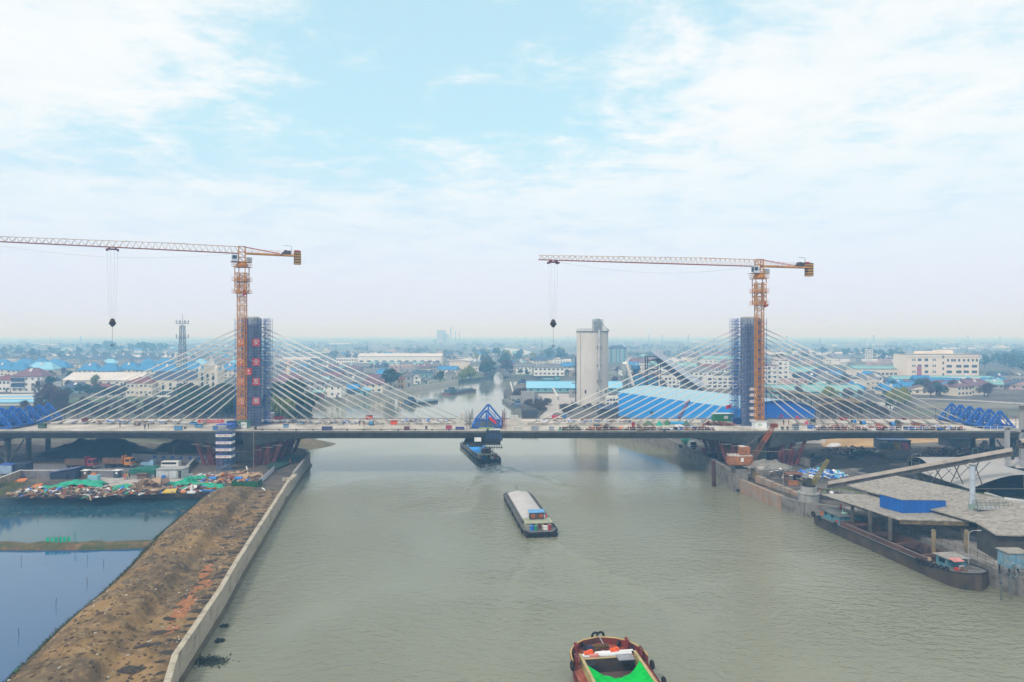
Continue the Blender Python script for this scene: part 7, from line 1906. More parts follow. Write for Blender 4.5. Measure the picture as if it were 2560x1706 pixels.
t = thing('green_shed', 'shed draped in dark green netting left of the white cabin', 'shed', G(356, 1197)); part('wall', MB().box((0, 2, 0), (6.2, 3.6, 1.9)), WALL['grey'], t); part('net_cover', MB().prism([(-3.5, -.2), (3.4, -.1), (3.4, 4.2), (-3.4, 4.2)], 1.3, 2.5).box((1, 2, 2.5), (4, 3, .5), taper=.8), mat('shed_net_green', (.012, .12, .085), .8, var=.4, scale=1.2), t); part('porch', MB().box((.5, -1, 0), (2.6, .2, 1.5)).box((.5, -.9, 1.5), (3.0, 1.4, .1)), M_bits['brown'], t)
t = thing('dark_shed', 'dark blue lean-to shed with a sloping roof left of the guard booths', 'shed', G(156, 1199)); part('wall', MB().add([(-3.4, 0, 0), (3.4, 0, 0), (3.4, 3.5, 0), (-3.4, 3.5, 0), (-3.4, 0, 1.8), (3.4, 0, 2.9), (3.4, 3.5, 2.9), (-3.4, 3.5, 1.8)], [(4, 5, 6, 7), (0, 1, 5, 4), (1, 2, 6, 5), (2, 3, 7, 6), (3, 0, 4, 7)]), mat('shed_navy', (.022, .03, .06), .7, var=.2), t); part('roof', MB().slab([(-3.6, -.3, 1.85), (3.6, -.3, 3.05), (3.6, 3.8, 3.05), (-3.6, 3.8, 1.85)], .1), mat('shed_roof_violet', (.09, .10, .22), .6), t); part('door', MB().box((1.4, -.03, 0), (.8, .1, 1.5)), M_black, t)
for u, lab in ((211, 'small guard booth with a white cap roof by the water tank'), (290, 'small dark guard booth with white cap roof right of the water tank')):
 t = thing('guard_booth', lab, 'booth', G(u, 1196), 0, None); part('wall', MB().box((0, .7, 0), (1.5, 1.3, 2.0)), mat('booth_dark', (.05, .07, .10), .6) if u > 250 else M_bits['brown'], t); part('roof', MB().box((0, .7, 2.0), (2.0, 1.8, .12)).box((0, .7, 2.12), (1.2, 1.0, .15), taper=.5), M_white, t); part('window', MB().box((.1, .03, 1.1), (.5, .08, .6)), M_white, t)
t = thing('water_tank', 'pale blue ribbed water tank in the left yard', 'tank', G(231, 1205)); part('tank', MB().box((0, .8, .2), (2.6, 1.6, 1.5)), mat('tank_blue', (.22, .48, .58), .5, var=.15), t); part('stand', MB().box((0, .8, 0), (2.8, 1.8, .2)), M_bits['rust'], t); part('load', MB().box((-.1, .8, 1.7), (1.5, .9, .45), taper=.7), M_bits['orange'], t)
t = thing('blue_shed', 'pale blue sheeted lean-to at the left picture edge', 'shed', G(14, 1188)); part('wall', MB().box((0, 1, .3), (3.2, 2.0, 2.4)), mat('sheet_pale_blue', (.28, .38, .52), .6), t); part('side', MB().box((3.4, 2, 0), (3.6, 3, 3.0)), mat('shed_navy', (0, 0, 0)), t); part('roof', MB().slab([(-2, 0, 2.8), (2, 0, 2.7), (2, 2.4, 2.9), (-2, 2.4, 3.0)], .1), M_blue, t)
mixA = (('white', .13), ('rust', .16), ('brown', .24), ('wood', .16), ('green', .06), ('dark', .18), ('blue', .04), ('orange', .03))
for i, (u, v, rx, ry, n, lab) in enumerate(((85, 1232, 6, 5, 130, 'scrap timber and crates at the left end of the junk shore'), (160, 1232, 8, 5, 240, 'colourful scrap heap behind the upper pond, left part'), (245, 1234, 8, 5, 240, 'colourful scrap heap behind the upper pond, middle part'), (330, 1230, 7, 5, 190, 'pile of timber and scrap behind the upper pond, right of middle'), (470, 1222, 8, 4.5, 160, 'scrap and pipes behind the T shaped concrete post'), (565, 1204, 7, 4, 130, 'red and blue site material by the falsework'))):
 p = G(u, v); rubbish('scrap_heap', lab, n, (p.x, p.y, rx, ry), 3.0, mixA if i < 4 else (('rust', .35), ('orange', .07), ('blue', .08), ('white', .12), ('wood', .2), ('dark', .18)), .95, 60 + i, .5, cat='scrap heap')
p = G(590, 1196); rubbish('timber_stack', 'stack of orange brown timber and tubes behind the green netting box', 90, (p.x, p.y, 6, 3), 3.0, (('wood', .5), ('orange', .2), ('rust', .3)), 2.2, 71, .7, cat='timber', flat=.1)
p = G(372, 1224); rubbish('plank_pile', 'slanting pile of long brown planks near the pond shore', 70, (p.x, p.y, 3.2, 2), 3.0, (('brown', .5), ('wood', .5)), 2.6, 72, 1.3, cat='planks', flat=.1)
p = G(520, 1190); rubbish('bag_stack', 'rows of white cement bags along the site wall', 120, (p.x, p.y, 7, 1.8), 3.0, (('white', .8), ('brown', .2)), .7, 73, .3, cat='bags', flat=.4)
M_net = mat('green_net', (.012, .30, .175), .7, var=.35, scale=.9)
def net(u, v, rx, ry, h, lab, seed):
 p = G(u, v)
 def f(a, b):
  x = (a - .5) * 2; y = (b - .5) * 2; e = max(0, 1 - (x * x + y * y) * .55)
  z = h * e * (.6 + .8 * abs(mnoise.noise(Vector((x * 2.2, y * 2.2, seed))))) + .25 * mnoise.noise(Vector((x * 6, y * 6, seed))) * e
  k = 1 + .25 * mnoise.noise(Vector((x * 2, y * 2, seed + 9)))
  return (p.x + rx * x * k, p.y + ry * y * k, 3.05 + max(0, z))
 solo('green_net', MB().grid(f, 22, 14), M_net, lab, 'net', 'green nets heaped in the left yard')
for i, a in enumerate(((205, 1214, 6.0, 2.2, 1.5, 'long green net heap left of the yard slab'), (130, 1222, 4.2, 1.2, .8, 'flat green net strip at the left of the scrap'), (312, 1222, 3.6, 2.0, 1.1, 'green net heap between scrap and planks'), (412, 1212, 3.2, 1.6, .9, 'small green net heap behind the planks'), (468, 1214, 2.6, 2.4, 2.3, 'peaked green net heap left of the barrels'), (512, 1218, 4.6, 2.0, 1.2, 'broad green net heap right of the peaked one'), (500, 1198, 4.0, 1.4, .9, 'green net strip along the site wall'), (545, 1222, 3.0, 1.2, .6, 'low green net by the blue beam'))): net(*a, i)
t = thing('netting_box', 'square enclosure of dark green netting at the top of the levee', 'enclosure', G(617, 1216))
m_ = MB()
for i, (x, y, sx, sy) in enumerate(((0, -1.6, 6.6, .08), (-3.3, 0, .08, 3.2), (3.3, 0, .08, 3.2))): m_.box((x, y, -.6), (sx, sy, 2.2))
part('netting', m_, mat('netting_dark', (.010, .085, .03), .85, var=.35), t)
for x in (-3.3, -1.1, 1.1, 3.3): part('post', MB().box((x, -1.55, -.6), (.1, .1, 2.4)), M_bits['wood'], t)
t = thing('barrier', 'white and blue crowd barrier panels running up to the falsework', 'barrier', G(665, 1196))
a, b = G(648, 1213), G(686, 1177)
for i in range(6): p, q = lerp(a, b, i / 6), lerp(a, b, (i + .94) / 6); part('panel', MB().beam(p + Vector((0, 0, .75)), q + Vector((0, 0, .75)), .08, 1.3), mat('barrier_lilac', (.48, .50, .60), .6), t, world=True)
t = thing('slope_net', 'dark green net covering the slope beside the left falsework', 'net', G(705, 1155)); part('net', MB().grid(lambda a, b: tuple(lerp(lerp(G(662, 1172), G(722, 1139), a), lerp(G(690, 1176), G(758, 1148), a), b) + Vector((0, 0, .35 + .5 * (1 - b) + .15 * mnoise.noise(Vector((a * 6, b * 4, 2)))))), 14, 8), mat('slope_net_green', (.022, .065, .045), .9, var=.4), t, world=True); part('edge_rope', MB().tube(G(690, 1176) + Vector((0, 0, .4)), G(758, 1148) + Vector((0, 0, .4)), .06, 5), M_dark, t, world=True)
for i, (u, v, m, lab) in enumerate(((533, 1203, 'blue', 'bright blue drum lying left of the red hoses'), (597, 1203, 'blue', 'bright blue drum beside the netting box'), (409, 1200, 'blue', 'small blue drum in front of the white cabin'), (201, 1225, 'red', 'dark red steel drum standing in the scrap'), (597, 1192, 'yellow', 'yellow crate behind the blue drums'))):
 p = G(u, v); t = thing('drum' if i < 4 else 'crate', lab, 'drum' if i < 4 else 'crate', p)
 if i < 2: part('shell', MB().tube((-.9, 0, .6), (.9, 0, .6), .6, 12), mat('drum_blue', (.02, .22, .60), .5, var=.15), t); part('hoop', MB().torus((-.4, 0, .6), .62, .05, 'x', 12, 4).torus((.4, 0, .6), .62, .05, 'x', 12, 4), M_blue, t)
 elif i < 4: part('shell', MB().lathe((0, 0, 0), [(.55, 0), (.55, 1.2)], 12), M_bits[m], t); part('hoop', MB().torus((0, 0, .6), .57, .05, 'z', 12, 4), M_dark, t)
 else: part('box', MB().box((0, 0, 0), (1.8, 1.2, 1.0)), M_bits[m], t); part('lid', MB().box((0, 0, 1.0), (1.9, 1.3, .1)), M_bits['wood'], t)
for u, v, c, w, lab in ((48, 1207, 'orange', 3.0, 'orange tarpaulin over a stack by the tan wall'), (421, 1234, 'yellow', 3.4, 'bright yellow steel plate at the pond shore'), (62, 1233, 'blue', 2.0, 'blue bag heap at the left end of the shore'), (88, 1221, 'orange', 2.6, 'orange panel leaning in the left scrap')):
 p = G(u, v); solo('sheet', MB().slab([p + Vector((-w / 2, 0, .2)), p + Vector((w / 2, 0, .35)), p + Vector((w / 2 - .4, 1.6, .9)), p + Vector((-w / 2 + .3, 1.6, .7))], .25), M_bits[c], lab, 'sheet')
t = thing('concrete_post', 'pale inverted T shaped concrete post at the pond shore', 'post', G(479, 1233)); part('post', MB().box((0, 0, 0), (.55, .5, 1.9)), M_white, t); part('foot', MB().box((0, 0, 0), (1.9, 1.0, .4)), M_white, t)
solo('steel_beam', MB().beam(G(501, 1230) + Vector((0, 0, .3)), G(553, 1230) + Vector((0, 0, .3)), .35), mat('beam_blue', (.03, .20, .55), .6), 'long bright blue steel beam lying at the pond shore', 'beam')
solo('white_slab', MB().slab([G(656, 1222) + Vector((0, 0, .3)), G(664, 1227) + Vector((0, 0, .3)), G(662, 1228) + Vector((0, 0, .3)), G(654, 1223) + Vector((0, 0, .3))], .2), M_white, 'small white slab lying on the levee below the barrier', 'slab')
solo('pipe', MB().tube(G(623, 1197), G(616, 1190) + Vector((0, 0, 2.6)), .14, 8), M_white, 'white pipe leaning over the timber stack', 'pipe')
for u, v0_, lab in ((634, 1181, 'thin pale survey pole in front of the falsework'), (434, 1160, 'thin pole in front of the spoil heap'), (94, 1225, 'thin pole standing in the left scrap')):
 p = G(u, v0_ - 4); t = thing('pole', lab, 'pole', p); part('shaft', MB().tube((0, 0, 0), (0, 0, 11 if u > 600 else 5), .07, 6), M_bits['wood'], t); part('foot', MB().box((0, 0, 0), (.4, .4, .15)), M_quay, t)
t = thing('river_sign', 'small white and red navigation sign at the end of the left bank', 'sign', G(724, 1140)); part('post', MB().tube((0, 0, 0), (0, 0, 2.4), .06, 6), M_white, t); part('plate', MB().box((0, -.08, 1.7), (.8, .06, .9)), mat('sign_lilac', (.5, .35, .5), .6), t)
solo('life_float', MB().box(G(719, 1125), (1.6, 1.0, .5)), M_bits['red'], 'red float lying at the edge of the brown spit', 'float')
setting('weeds', MB().add(*(lambda r: (lambda V: (V, [(3 * i, 3 * i + 1, 3 * i + 2) for i in range(len(V) // 3)]))([q for i in range(1500) for c in [(r.choice((lambda: (G(20, 1233), 5, 4), lambda: (G(70, 1190), 5, 1.2), lambda: (G(105, 1188), 4, 1), lambda: (G(30, 1215), 4, 2)))())] for x, y, h in [(c[0].x + r.gauss(0, c[1] * .5), c[0].y + r.gauss(0, c[2] * .5), r.uniform(.4, 1.6))] for q in ((x, y, 2.95), (x + .14, y, 2.95), (x + r.gauss(0, .3), y + r.gauss(0, .3), 3 + h))]))(random.Random(8))), mat('weed_yellow_green', (.13, .14, .045), .95, var=.4), kind='stuff')
t = thing('net_fence', 'bright green net fence standing on the dike between the ponds', 'net fence', (-92, 133.2, 1.7))
a, b = G(113, 1358, 1.5), G(178, 1356, 1.5)
for i in range(6):
 p, q = lerp(a, b, i / 6), lerp(a, b, (i + 1) / 6)
 part('net_panel', MB().beam(p + Vector((.05, .2 * (i % 2), .55)), q + Vector((-.05, -.1 * (i % 2), .55)), .03, 1.1), mat('net_bright_green', (.02, .36, .22), .8, var=.25), t, world=True); part('stake', MB().tube(p + Vector((0, 0, -.3)), p + Vector((.1, 0, 1.5)), .04, 5), M_bits['wood'], t, world=True)
part('frame', MB().tube(G(186, 1358, 1.5), G(186, 1358, 1.5) + Vector((0, 0, 2.2)), .04, 5).tube(G(190, 1358, 1.5), G(190, 1358, 1.5) + Vector((0, 0, 2.1)), .04, 5), M_bits['green'], t, world=True)
for i, (u, v) in enumerate(((68, 1676), (178, 1577), (263, 1500), (325, 1441), (365, 1400))):
 p = G(u, v, 1.0); solo('shore_net', MB().grid(lambda a, b: (p.x - 1.7 + 2.6 * a, p.y - .4 + 1.0 * b, .95 + .35 * math.sin(PI * a) * (b + .2) + .06 * mnoise.noise(Vector((a * 6, b * 3, i)))), 8, 4), mat('shore_net_green', (.02, .20, .12), .85, var=.4), 'small green net at the pond shore, %s from the camera' % ('nearest', 'second', 'third', 'fourth', 'farthest')[i], 'net', 'small green nets on the pond shore')
for i, (u, v) in enumerate(((52, 1405), (220, 1403), (258, 1412), (219, 1462), (139, 1515), (48, 1592), (254, 1355))):
 p = G(u, v, .9); solo('stake', MB().tube((p.x, p.y, .3), (p.x + .12 * (-1) ** i, p.y, 2.1), .035, 5), M_bark, 'thin wooden stake standing in the still pond water, %s counted from the far left' % ('first', 'second', 'third', 'fourth', 'fifth', 'sixth', 'seventh')[i], 'stake', 'thin stakes in the ponds')
for i, (u, v, s_) in enumerate(((525, 1655, 1.5), (548, 1604, .4), (560, 1567, .35))):
 p = G(u, v, 0); r_ = random.Random(i); m_ = MB()
 for k in range(int(260 * s_)):
  x, y = p.x + r_.gauss(0, .75 * s_), p.y + r_.gauss(0, .42 * s_); h = r_.uniform(.05, .4)
  m_.add([(x, y, 0), (x + .12, y + .05, h * .6), (x + r_.gauss(0, .2), y + r_.gauss(0, .2), h), (x - .12, y, h * .5)], [(0, 1, 2, 3)])
 solo('floating_weed', m_, mat('water_weed', (.035, .045, .03), .9, var=.4), ('large dark clump of floating weed near the left wall', 'small weed clump above the large one', 'smallest weed speck drifting farther out')[i], 'weed')
r_ = random.Random(31); m_ = MB()
for i in range(300):
 y = 66 + 100 * r_.random(); a = r_.uniform(.12, .97); xl = lerp_pts(pond_edge, y) - 2.2; xr = lerp_pts(wall_line, y) - .35; x = xl + (xr - xl) * a
 s_ = r_.choice((.05, .07, .09, .15)); m_.merge(MB().box((0, 0, 0), (s_ * 2, s_, s_ * .7)).xform(Matrix.Translation((x, y, lev_z(x, y) - .01)) @ Matrix.Rotation(r_.uniform(0, 6), 4, 'Z')))
mc = MB()
for i in range(2600):
 y = 64 + 108 * r_.random() ** 1.3; a = r_.uniform(.1, .98); xl = lerp_pts(pond_edge, y) - 2.2; xr = lerp_pts(wall_line, y) - .35; x = xl + (xr - xl) * a
 s_ = r_.choice((.1, .14, .2, .3)) ; mc.merge(MB().box((0, 0, 0), (s_ * 1.6, s_ * 1.1, s_ * .6), taper=.6).xform(Matrix.Translation((x, y, lev_z(x, y) - .03)) @ Matrix.Rotation(r_.uniform(0, 6), 4, 'Z')))
setting('clods', mc, mat('clod_earth', (.12, .08, .045), .95, var=.6, scale=.5), kind='stuff')
mw = MB()
for i in range(4200):
 y = 62 + 112 * r_.random(); x = lerp_pts(pond_edge, y) - 1.9 + abs(r_.gauss(0, .9)); z = max(.85, lev_z(x, y)); q = r_.uniform(.2, .6)
 mw.add([(x, y, z - .1), (x + .2, y, z - .1), (x + r_.gauss(0, .25), y + r_.gauss(0, .25), z + q)], [(0, 1, 2)])
setting('bank_weeds', mw, mat('bank_weed_green', (.045, .055, .022), .95, var=.5, scale=.4), kind='stuff')
setting('stones', m_, mat('litter_pale', (.48, .45, .40), .9, var=.3), kind='stuff')
r_ = random.Random(33); m_ = MB()
for i in range(5200):
 y = 62 + 112 * r_.random(); edge = r_.random() < .45
 a = r_.uniform(.03, .14) if edge else r_.uniform(.1, .66); xl = lerp_pts(pond_edge, y) - 2.2; xr = lerp_pts(wall_line, y) - .35; x = xl + (xr - xl) * a
 if not edge and mnoise.noise(Vector((x * .35, y * .25, 7))) < .0: continue
 z = lev_z(x, y); h = r_.uniform(.12, .35)
 m_.add([(x, y, z), (x + .09, y, z), (x + r_.gauss(0, .12), y + r_.gauss(0, .12), z + h)], [(0, 1, 2)])
setting('dry_grass', m_, mat('levee_grass', (.19, .15, .06), .95, var=.5, scale=.3, dirt=(.06, .085, .03), dirt_amt=.5, dscale=.15), kind='stuff')
# ------------------------------------------------------------------ boats
def hull_pts(L_, B, bow, stern, n=26):
 """half beam along the boat, y from stern 0 to bow L"""
 o = []
 for i in range(n + 1):
  f = i / n; k = 1.0
  if f > 1 - bow: k = max(0.0, 1 - ((f - 1 + bow) / bow) ** 2.4) ** .55
  if f < stern: k = (.72 + .28 * math.sin(f / stern * PI / 2))
  o.append((f * L_, B / 2 * k))
 return o
def shell(h, z0, z1, flare=.9, sheer=0.0, ins=0.0):
 m_ = MB(); n = len(h); Lm = h[-1][0]
 for s_ in (-1, 1):
  vs = []
  for y, x in h:
   sh = sheer * max(0, (y / Lm - .75) / .25) ** 2
   vs += [(s_ * (x - ins) * flare, y, z0), (s_ * max(0, x - ins), y, z1 + sh)]
  m_.add(vs, [(2 * i, 2 * i + 2, 2 * i + 3, 2 * i + 1) if s_ > 0 else (2 * i + 1, 2 * i + 3, 2 * i + 2, 2 * i) for i in range(n - 1)])
 x = h[0][1] - ins
 m_.add([(-x * flare, 0, z0), (x * flare, 0, z0), (x, 0, z1), (-x, 0, z1)], [(0, 1, 2, 3)])
 return m_
def deck(h, z, sheer=0.0, hole=None):
 m_ = MB(); n = len(h); Lm = h[-1][0]; vs = []
 for y, x in h: vs += [(-x, y, z + sheer * max(0, (y / Lm - .75) / .25) ** 2), (x, y, z + sheer * max(0, (y / Lm - .75) / .25) ** 2)]
 fs = []
 for i in range(n - 1):
  if hole and hole[0] <= h[i][0] and h[i + 1][0] <= hole[1]:
   continue
  fs.append((2 * i, 2 * i + 1, 2 * i + 3, 2 * i + 2))
 m_.add(vs, fs)
 if hole:
  w = hole[2]
  for i in range(n - 1):
   if hole[0] <= h[i][0] and h[i + 1][0] <= hole[1]:
    for s_ in (-1, 1):
     (ya, xa), (yb, xb) = h[i], h[i + 1]
     m_.add([(s_ * w, ya, z), (s_ * xa, ya, z), (s_ * xb, yb, z), (s_ * w, yb, z)], [(0, 1, 2, 3) if s_ > 0 else (3, 2, 1, 0)])
 return m_
tyre_me = MB().torus((0, 0, 0), .33, .15, 'x', 12, 6).mesh('tyre_fender', M_black)
M_hull = mat('hull_black', (.020, .022, .024), .6, var=.3, scale=.8, dirt=(.07, .06, .05), dirt_amt=.4)
M_bdeck = mat('boat_deck_grey', (.16, .16, .15), .8, var=.2, dirt=(.08, .07, .06), dirt_amt=.5, dscale=.6)
def tarp(L0, L1, w, z, h, m, seed, ridge=True):
 def f(a, b):
  x = (a - .5) * 2; e = min(1, b / .05, (1 - b) / .03)
  zz = z + h * (1 - abs(x) ** 1.5) * (.55 + .45 * e) + .12 * mnoise.noise(Vector((x * 3, b * 14, seed))) + .16 * max(0, mnoise.noise(Vector((x * .7, b * 6, seed + 3))))
  return (w * x, L0 + (L1 - L0) * b, zz if abs(x) < 1 else z - .1)
 return MB().grid(f, 16, 46)
def laden_barge(lab, p, rz, L_, B, tarpc, roofc):
 key = 'pale' if 'pale' in lab else 'blue'
 t = thing('barge', lab, 'barge', p, rz, 'laden barges heading away')
 h = hull_pts(L_, B, .10, .06); zd = .95
 part('hull', shell(h, -.5, zd + .15, .96, .25), M_hull, t, smooth=False)
 part('deck', deck([(y, x - .05) for y, x in h], zd, .2), M_bdeck, t)
 for s_ in (-1, 1):
  part('gunwale', MB().path([(s_ * x, y, zd + .2) for y, x in h], .11, 5), M_hull, t)
  for k in range(7): inst('tyre_fender', tyre_me, t, (s_ * (B / 2 + .05), 2.5 + k * (L_ - 6) / 6.5, .75))
 y0, y1, w = 7.5, L_ - 3.0, B / 2 - .85
 co = MB()
 for s_ in (-1, 1): co.box((s_ * w, (y0 + y1) / 2, zd), (.18, y1 - y0, .9))
 co.box((0, y1, zd), (2 * w + .18, .2, .9)); part('coaming', co, mat('coaming_grey', (.12, .12, .12), .7), t)
 part('tarpaulin', tarp(y0 + .2, y1, w - .02, zd + .75, .62, mat('tarpaulin_' + key, tarpc, .75, var=.10, scale=.5), len(lab)), MATS['tarpaulin_' + key], t, smooth=True)
 part('stern_house', MB().box((0, 4.6, zd), (B - 2.0, 3.6, 1.2)), mat('stern_cream', (.38, .38, .28), .7, var=.2), t)
 part('house_roof', MB().box((0, 4.7, zd + 1.2), (B - 1.4, 4.2, .12)), mat('stern_roof_olive', (.33, .35, .24), .7, var=.2), t)
 for x in (-1.2, .1, 1.4): part('door', MB().box((x, 2.78, zd + .1), (.8, .08, 1.0)), mat('door_maroon', (.10, .02, .02), .7), t)
 wz = zd + 1.3
 w_ = part('wheelhouse', MB().box((0, 6.2, wz), (3.0, 2.0, 1.6)), mat('wheelhouse_brown', (.085, .055, .045), .7, var=.2), t)
 part('wheelhouse_roof', MB().slab([(-1.7, 5.0, wz + 1.6), (1.7, 5.0, wz + 1.6), (1.7, 7.4, wz + 1.68), (-1.7, 7.4, wz + 1.68)], .12), mat('wheel_roof_' + key, roofc, .5), w_)
 part('window', MB().box((0, 7.2, wz + .75), (2.6, .06, .6)).box((-1.52, 6.2, wz + .75), (.06, 1.5, .7)), M_glass, w_)
 for x in (-.85, .85): part('lifebuoy', MB().torus((x, 5.12, wz + .85), .30, .09, 'y', 14, 6), mat('buoy_orange', (.62, .15, .05), .6), w_)
 part('mast', MB().tube((-2.2, 5, wz), (-2.2, 5, wz + 2.0), .05, 5).tube((2.0, 4, wz - .3), (2.0, 4, wz + 1.8), .04, 5), WALL['grey'], t)
 part('flag', MB().slab([(1.55, 3.96, wz + .7), (2.0, 4.0, wz + .9), (2.0, 4.0, wz + 1.7), (1.75, 3.96, wz + 1.4)], .02), mat('flag_red', (.62, .02, .02), .7), t)
 for x, m, r_ in ((-1.7, 'blue', .42), (-.9, 'green', .34), (2.1, 'red', .35)): part('barrel', MB().lathe((x, 1.9, zd), [(r_, 0), (r_, 1.0)], 10), M_bits[m], t)
 part('white_locker', MB().box((1.2, 2.1, zd), (.9, .7, .8)), M_white, t); part('stern_rail', MB().path([(-B / 2 + .5, .5, zd + 1), (B / 2 - .5, .5, zd + 1), (B / 2 - .5, 3, zd + 1)], .04, 5), M_dark, t)
 for k in range(5): part('stern_tyre', MB().torus((-B / 2 + .8 + k * (B - 1.6) / 4, -.15, .55), .42, .18, 'y', 12, 6), M_black, t)
 for s_ in (-1, 1): part('bollard', MB().lathe((s_ * 1.2, L_ - 1.5, zd + .15), [(.16, 0), (.16, .5), (.22, .55)], 8), M_dark, t)
 part('bow_post', MB().tube((0, L_ - .9, zd), (0, L_ - .9, zd + 2.0), .05, 5).beam((-.5, L_ - .9, zd + 1.7), (.5, L_ - .9, zd + 1.7), .06), M_dark, t)
 return t
laden_barge('barge covered with a pale grey tarpaulin sailing away in mid canal', (6.1, 141.2, 0), math.atan2(5.1, 35.7), 36.0, 7.3, (.45, .43, .42), (.10, .30, .55))
laden_barge('barge covered with a bright blue tarpaulin passing under the bridge gap', (-7.2, 223.0, 0), math.atan2(8.9, 35), 37.0, 8.0, (.012, .26, .72), (.04, .07, .15))
def wake(x, y, rz, spread, length, n, seed):
 m_ = MB(); r = random.Random(seed); cs, sn = math.cos(rz), math.sin(rz)
 for s_ in (-1, 1):
  for k in range(n):
   q = 2 + k * length / n; w = spread * q + r.uniform(-.9, .9); l = .8 + q * .06; hh = r.uniform(.06, .2) * (1 - .7 * k / n)
   vs = []
   for i in range(5):
    for j, (o, z) in enumerate(((-.55, .0), (0, 1.0), (.55, .0))):
     u_ = (i / 4 - .5) * 2; lx = s_ * (w + l * .9 * u_ + .5 * o); ly = -q - l * .75 * u_ * .6 + o * .9
     vs.append((x + lx * cs - ly * sn, y + lx * sn + ly * cs, .012 + hh * z * (1 - u_ * u_) - .03 * (z == 0)))
   m_.add(vs, [(3 * i + j, 3 * i + 3 + j, 3 * i + 4 + j, 3 * i + 1 + j) for i in range(4) for j in range(2)])
 for k in range(60):
  q = r.uniform(1, 16); lx = r.gauss(0, 1.6); ly = -q; a = r.uniform(.3, .9)
  cx, cy = x + lx * cs - ly * sn, y + lx * sn + ly * cs
  m_.add([(cx - a, cy, -.01), (cx, cy - .35, -.01), (cx + a, cy, -.01), (cx, cy + .35, -.01), (cx, cy, .12)], [(0, 1, 4), (1, 2, 4), (2, 3, 4), (3, 0, 4)])
 setting('wake', m_, M_river, kind='stuff', smooth=True)
wake(6.1, 141.2, math.atan2(5.1, 35.7), .33, 42, 44, 1)
wake(-7.2, 223, math.atan2(8.9, 35), .36, 55, 56, 2)
t = thing('barge', 'dark red barge with a green net over its hold entering at the bottom edge', 'barge', (16.4, 50.0, 0), math.atan2(5.2, 38.6))
L_, B = 39.0, 9.4; h = hull_pts(L_, B, .15, .05, 60); zd = 1.6
M_rd = mat('barge_red_deck', (.26, .055, .035), .8, var=.3, scale=1.2, dirt=(.36, .13, .08), dirt_amt=.5, dscale=1.0)
M_rh = mat('barge_red_hull', (.19, .028, .022), .7, var=.3, scale=.8, dirt=(.09, .045, .035), dirt_amt=.4)
part('hull', shell(h, -.5, zd + .1, .92, .9), M_rh, t)
part('deck', deck([(y, x - .1) for y, x in h], zd, .35, (0, 34.6, 3.5)), M_rd, t)
bw = MB(); hb = [q for q in h if q[0] > 32.5]
for s_ in (-1, 1):
 for (ya, xa), (yb, xb) in zip(hb, hb[1:]): bw.beam((s_ * (xa - .05), ya, zd + .55), (s_ * (xb - .05), yb, zd + .55), .14, 1.1 )
part('bulwark', bw, M_rh, t)
part('cap_rail', MB().path([(x - .02, y, zd + 1.12) for y, x in hb] + [(-(x - .02), y, zd + 1.12) for y, x in reversed(hb)], .10, 6), mat('rail_yellow', (.50, .33, .12), .7, var=.2), t)
M_coam = mat('coaming_yellow', (.38, .33, .13), .7, var=.2, dirt=(.15, .1, .06), dirt_amt=.4, dscale=1)
for s_ in (-1, 1): part('coaming', MB().box((s_ * 3.45, 17.3, zd - .4), (.20, 34.6, 1.5)), M_coam, t)
part('coaming_top', MB().box((-3.45, 17.3, zd + 1.1), (.34, 34.6, .08)).box((3.45, 17.3, zd + 1.1), (.34, 34.6, .08)).box((0, 34.5, zd + .5), (7.0, .3, .08)), mat('coaming_cream', (.40, .31, .15), .7), t)
part('hold', MB().add([(-3.4, 0, .2), (3.4, 0, .2), (3.4, 34.4, .2), (-3.4, 34.4, .2)], [(0, 1, 2, 3)]).box((0, 34.45, .2), (6.8, .15, zd + .2)), mat('hold_grime', (.045, .038, .034), .9, var=.4, dirt=(.10, .045, .03), dirt_amt=.5, dscale=.8), t)
part('hold_step', MB().box((0, 32.6, .2), (6.6, 1.6, .7)), mat('hold_rust', (.085, .05, .04), .9, var=.4), t)
def gnet(a, b):
 x = (a - .5) * 2; y = 32.4 * (1 - b); sag = (1 - x * x)
 y -= 2.6 * sag * (1 - b) ** 6 ; z = zd + 1.14 - (.75 * sag + .20 * sag * abs(math.sin(b * 3))) + (.05 * mnoise.noise(Vector((x * 9, b * 5, 1))) + .05 * math.sin((abs(x) - .2) * 16 + b * 44 * (1 - .3 * abs(x))) * (1 - b) ** 2 + .07 * mnoise.noise(Vector((x * 3 + b * 9, b * 30 - abs(x) * 7, 3)))) * sag
 return (3.45 * x, y, z)
part('green_net', MB().grid(gnet, 40, 60), mat('net_vivid_green', (.004, .43, .055), .95, var=.22, scale=1.0, spec=.1), t, smooth=True)
cv = part('canvas_roll', MB().tube((-3.3, 35.2, zd + .55), (3.2, 35.0, zd + .6), .28, 10), mat('canvas_white', (.62, .63, .66), .8, var=.12), t)
for i in range(7): part('pole', MB().tube((-1.5 + i * .05, 35.35 + i * .06, zd + .75), (3.5, 35.25 + i * .05, zd + .85), .05, 5), M_white, cv)
for x, y in ((-2.2, 35.3), (1.2, 35.6)): part('life_jacket_heap', MB().box((x, y, zd + .8), (1.2, .7, .22), taper=.8).box((x + .2, y + .1, zd + 1.0), (.8, .5, .15), .4, .8), mat('jacket_orange', (.70, .10, .02), .8, var=.3, scale=3), t)
part('hatch_board', MB().slab([(1.0, 33.0, zd + .85), (3.0, 33.0, zd + .85), (3.0, 34.4, zd + .9), (1.0, 34.4, zd + .9)], .1), mat('board_grey', (.25, .25, .27), .8, var=.2, streak=.3), t)
part('black_cover', MB().box((-2.4, 33.6, .3), (1.6, 1.4, 1.7), taper=.85), M_black, t); part('basket', MB().box((-1.6, 34.9, zd + .4), (1.1, .6, .45)), M_bits['pink'], t)
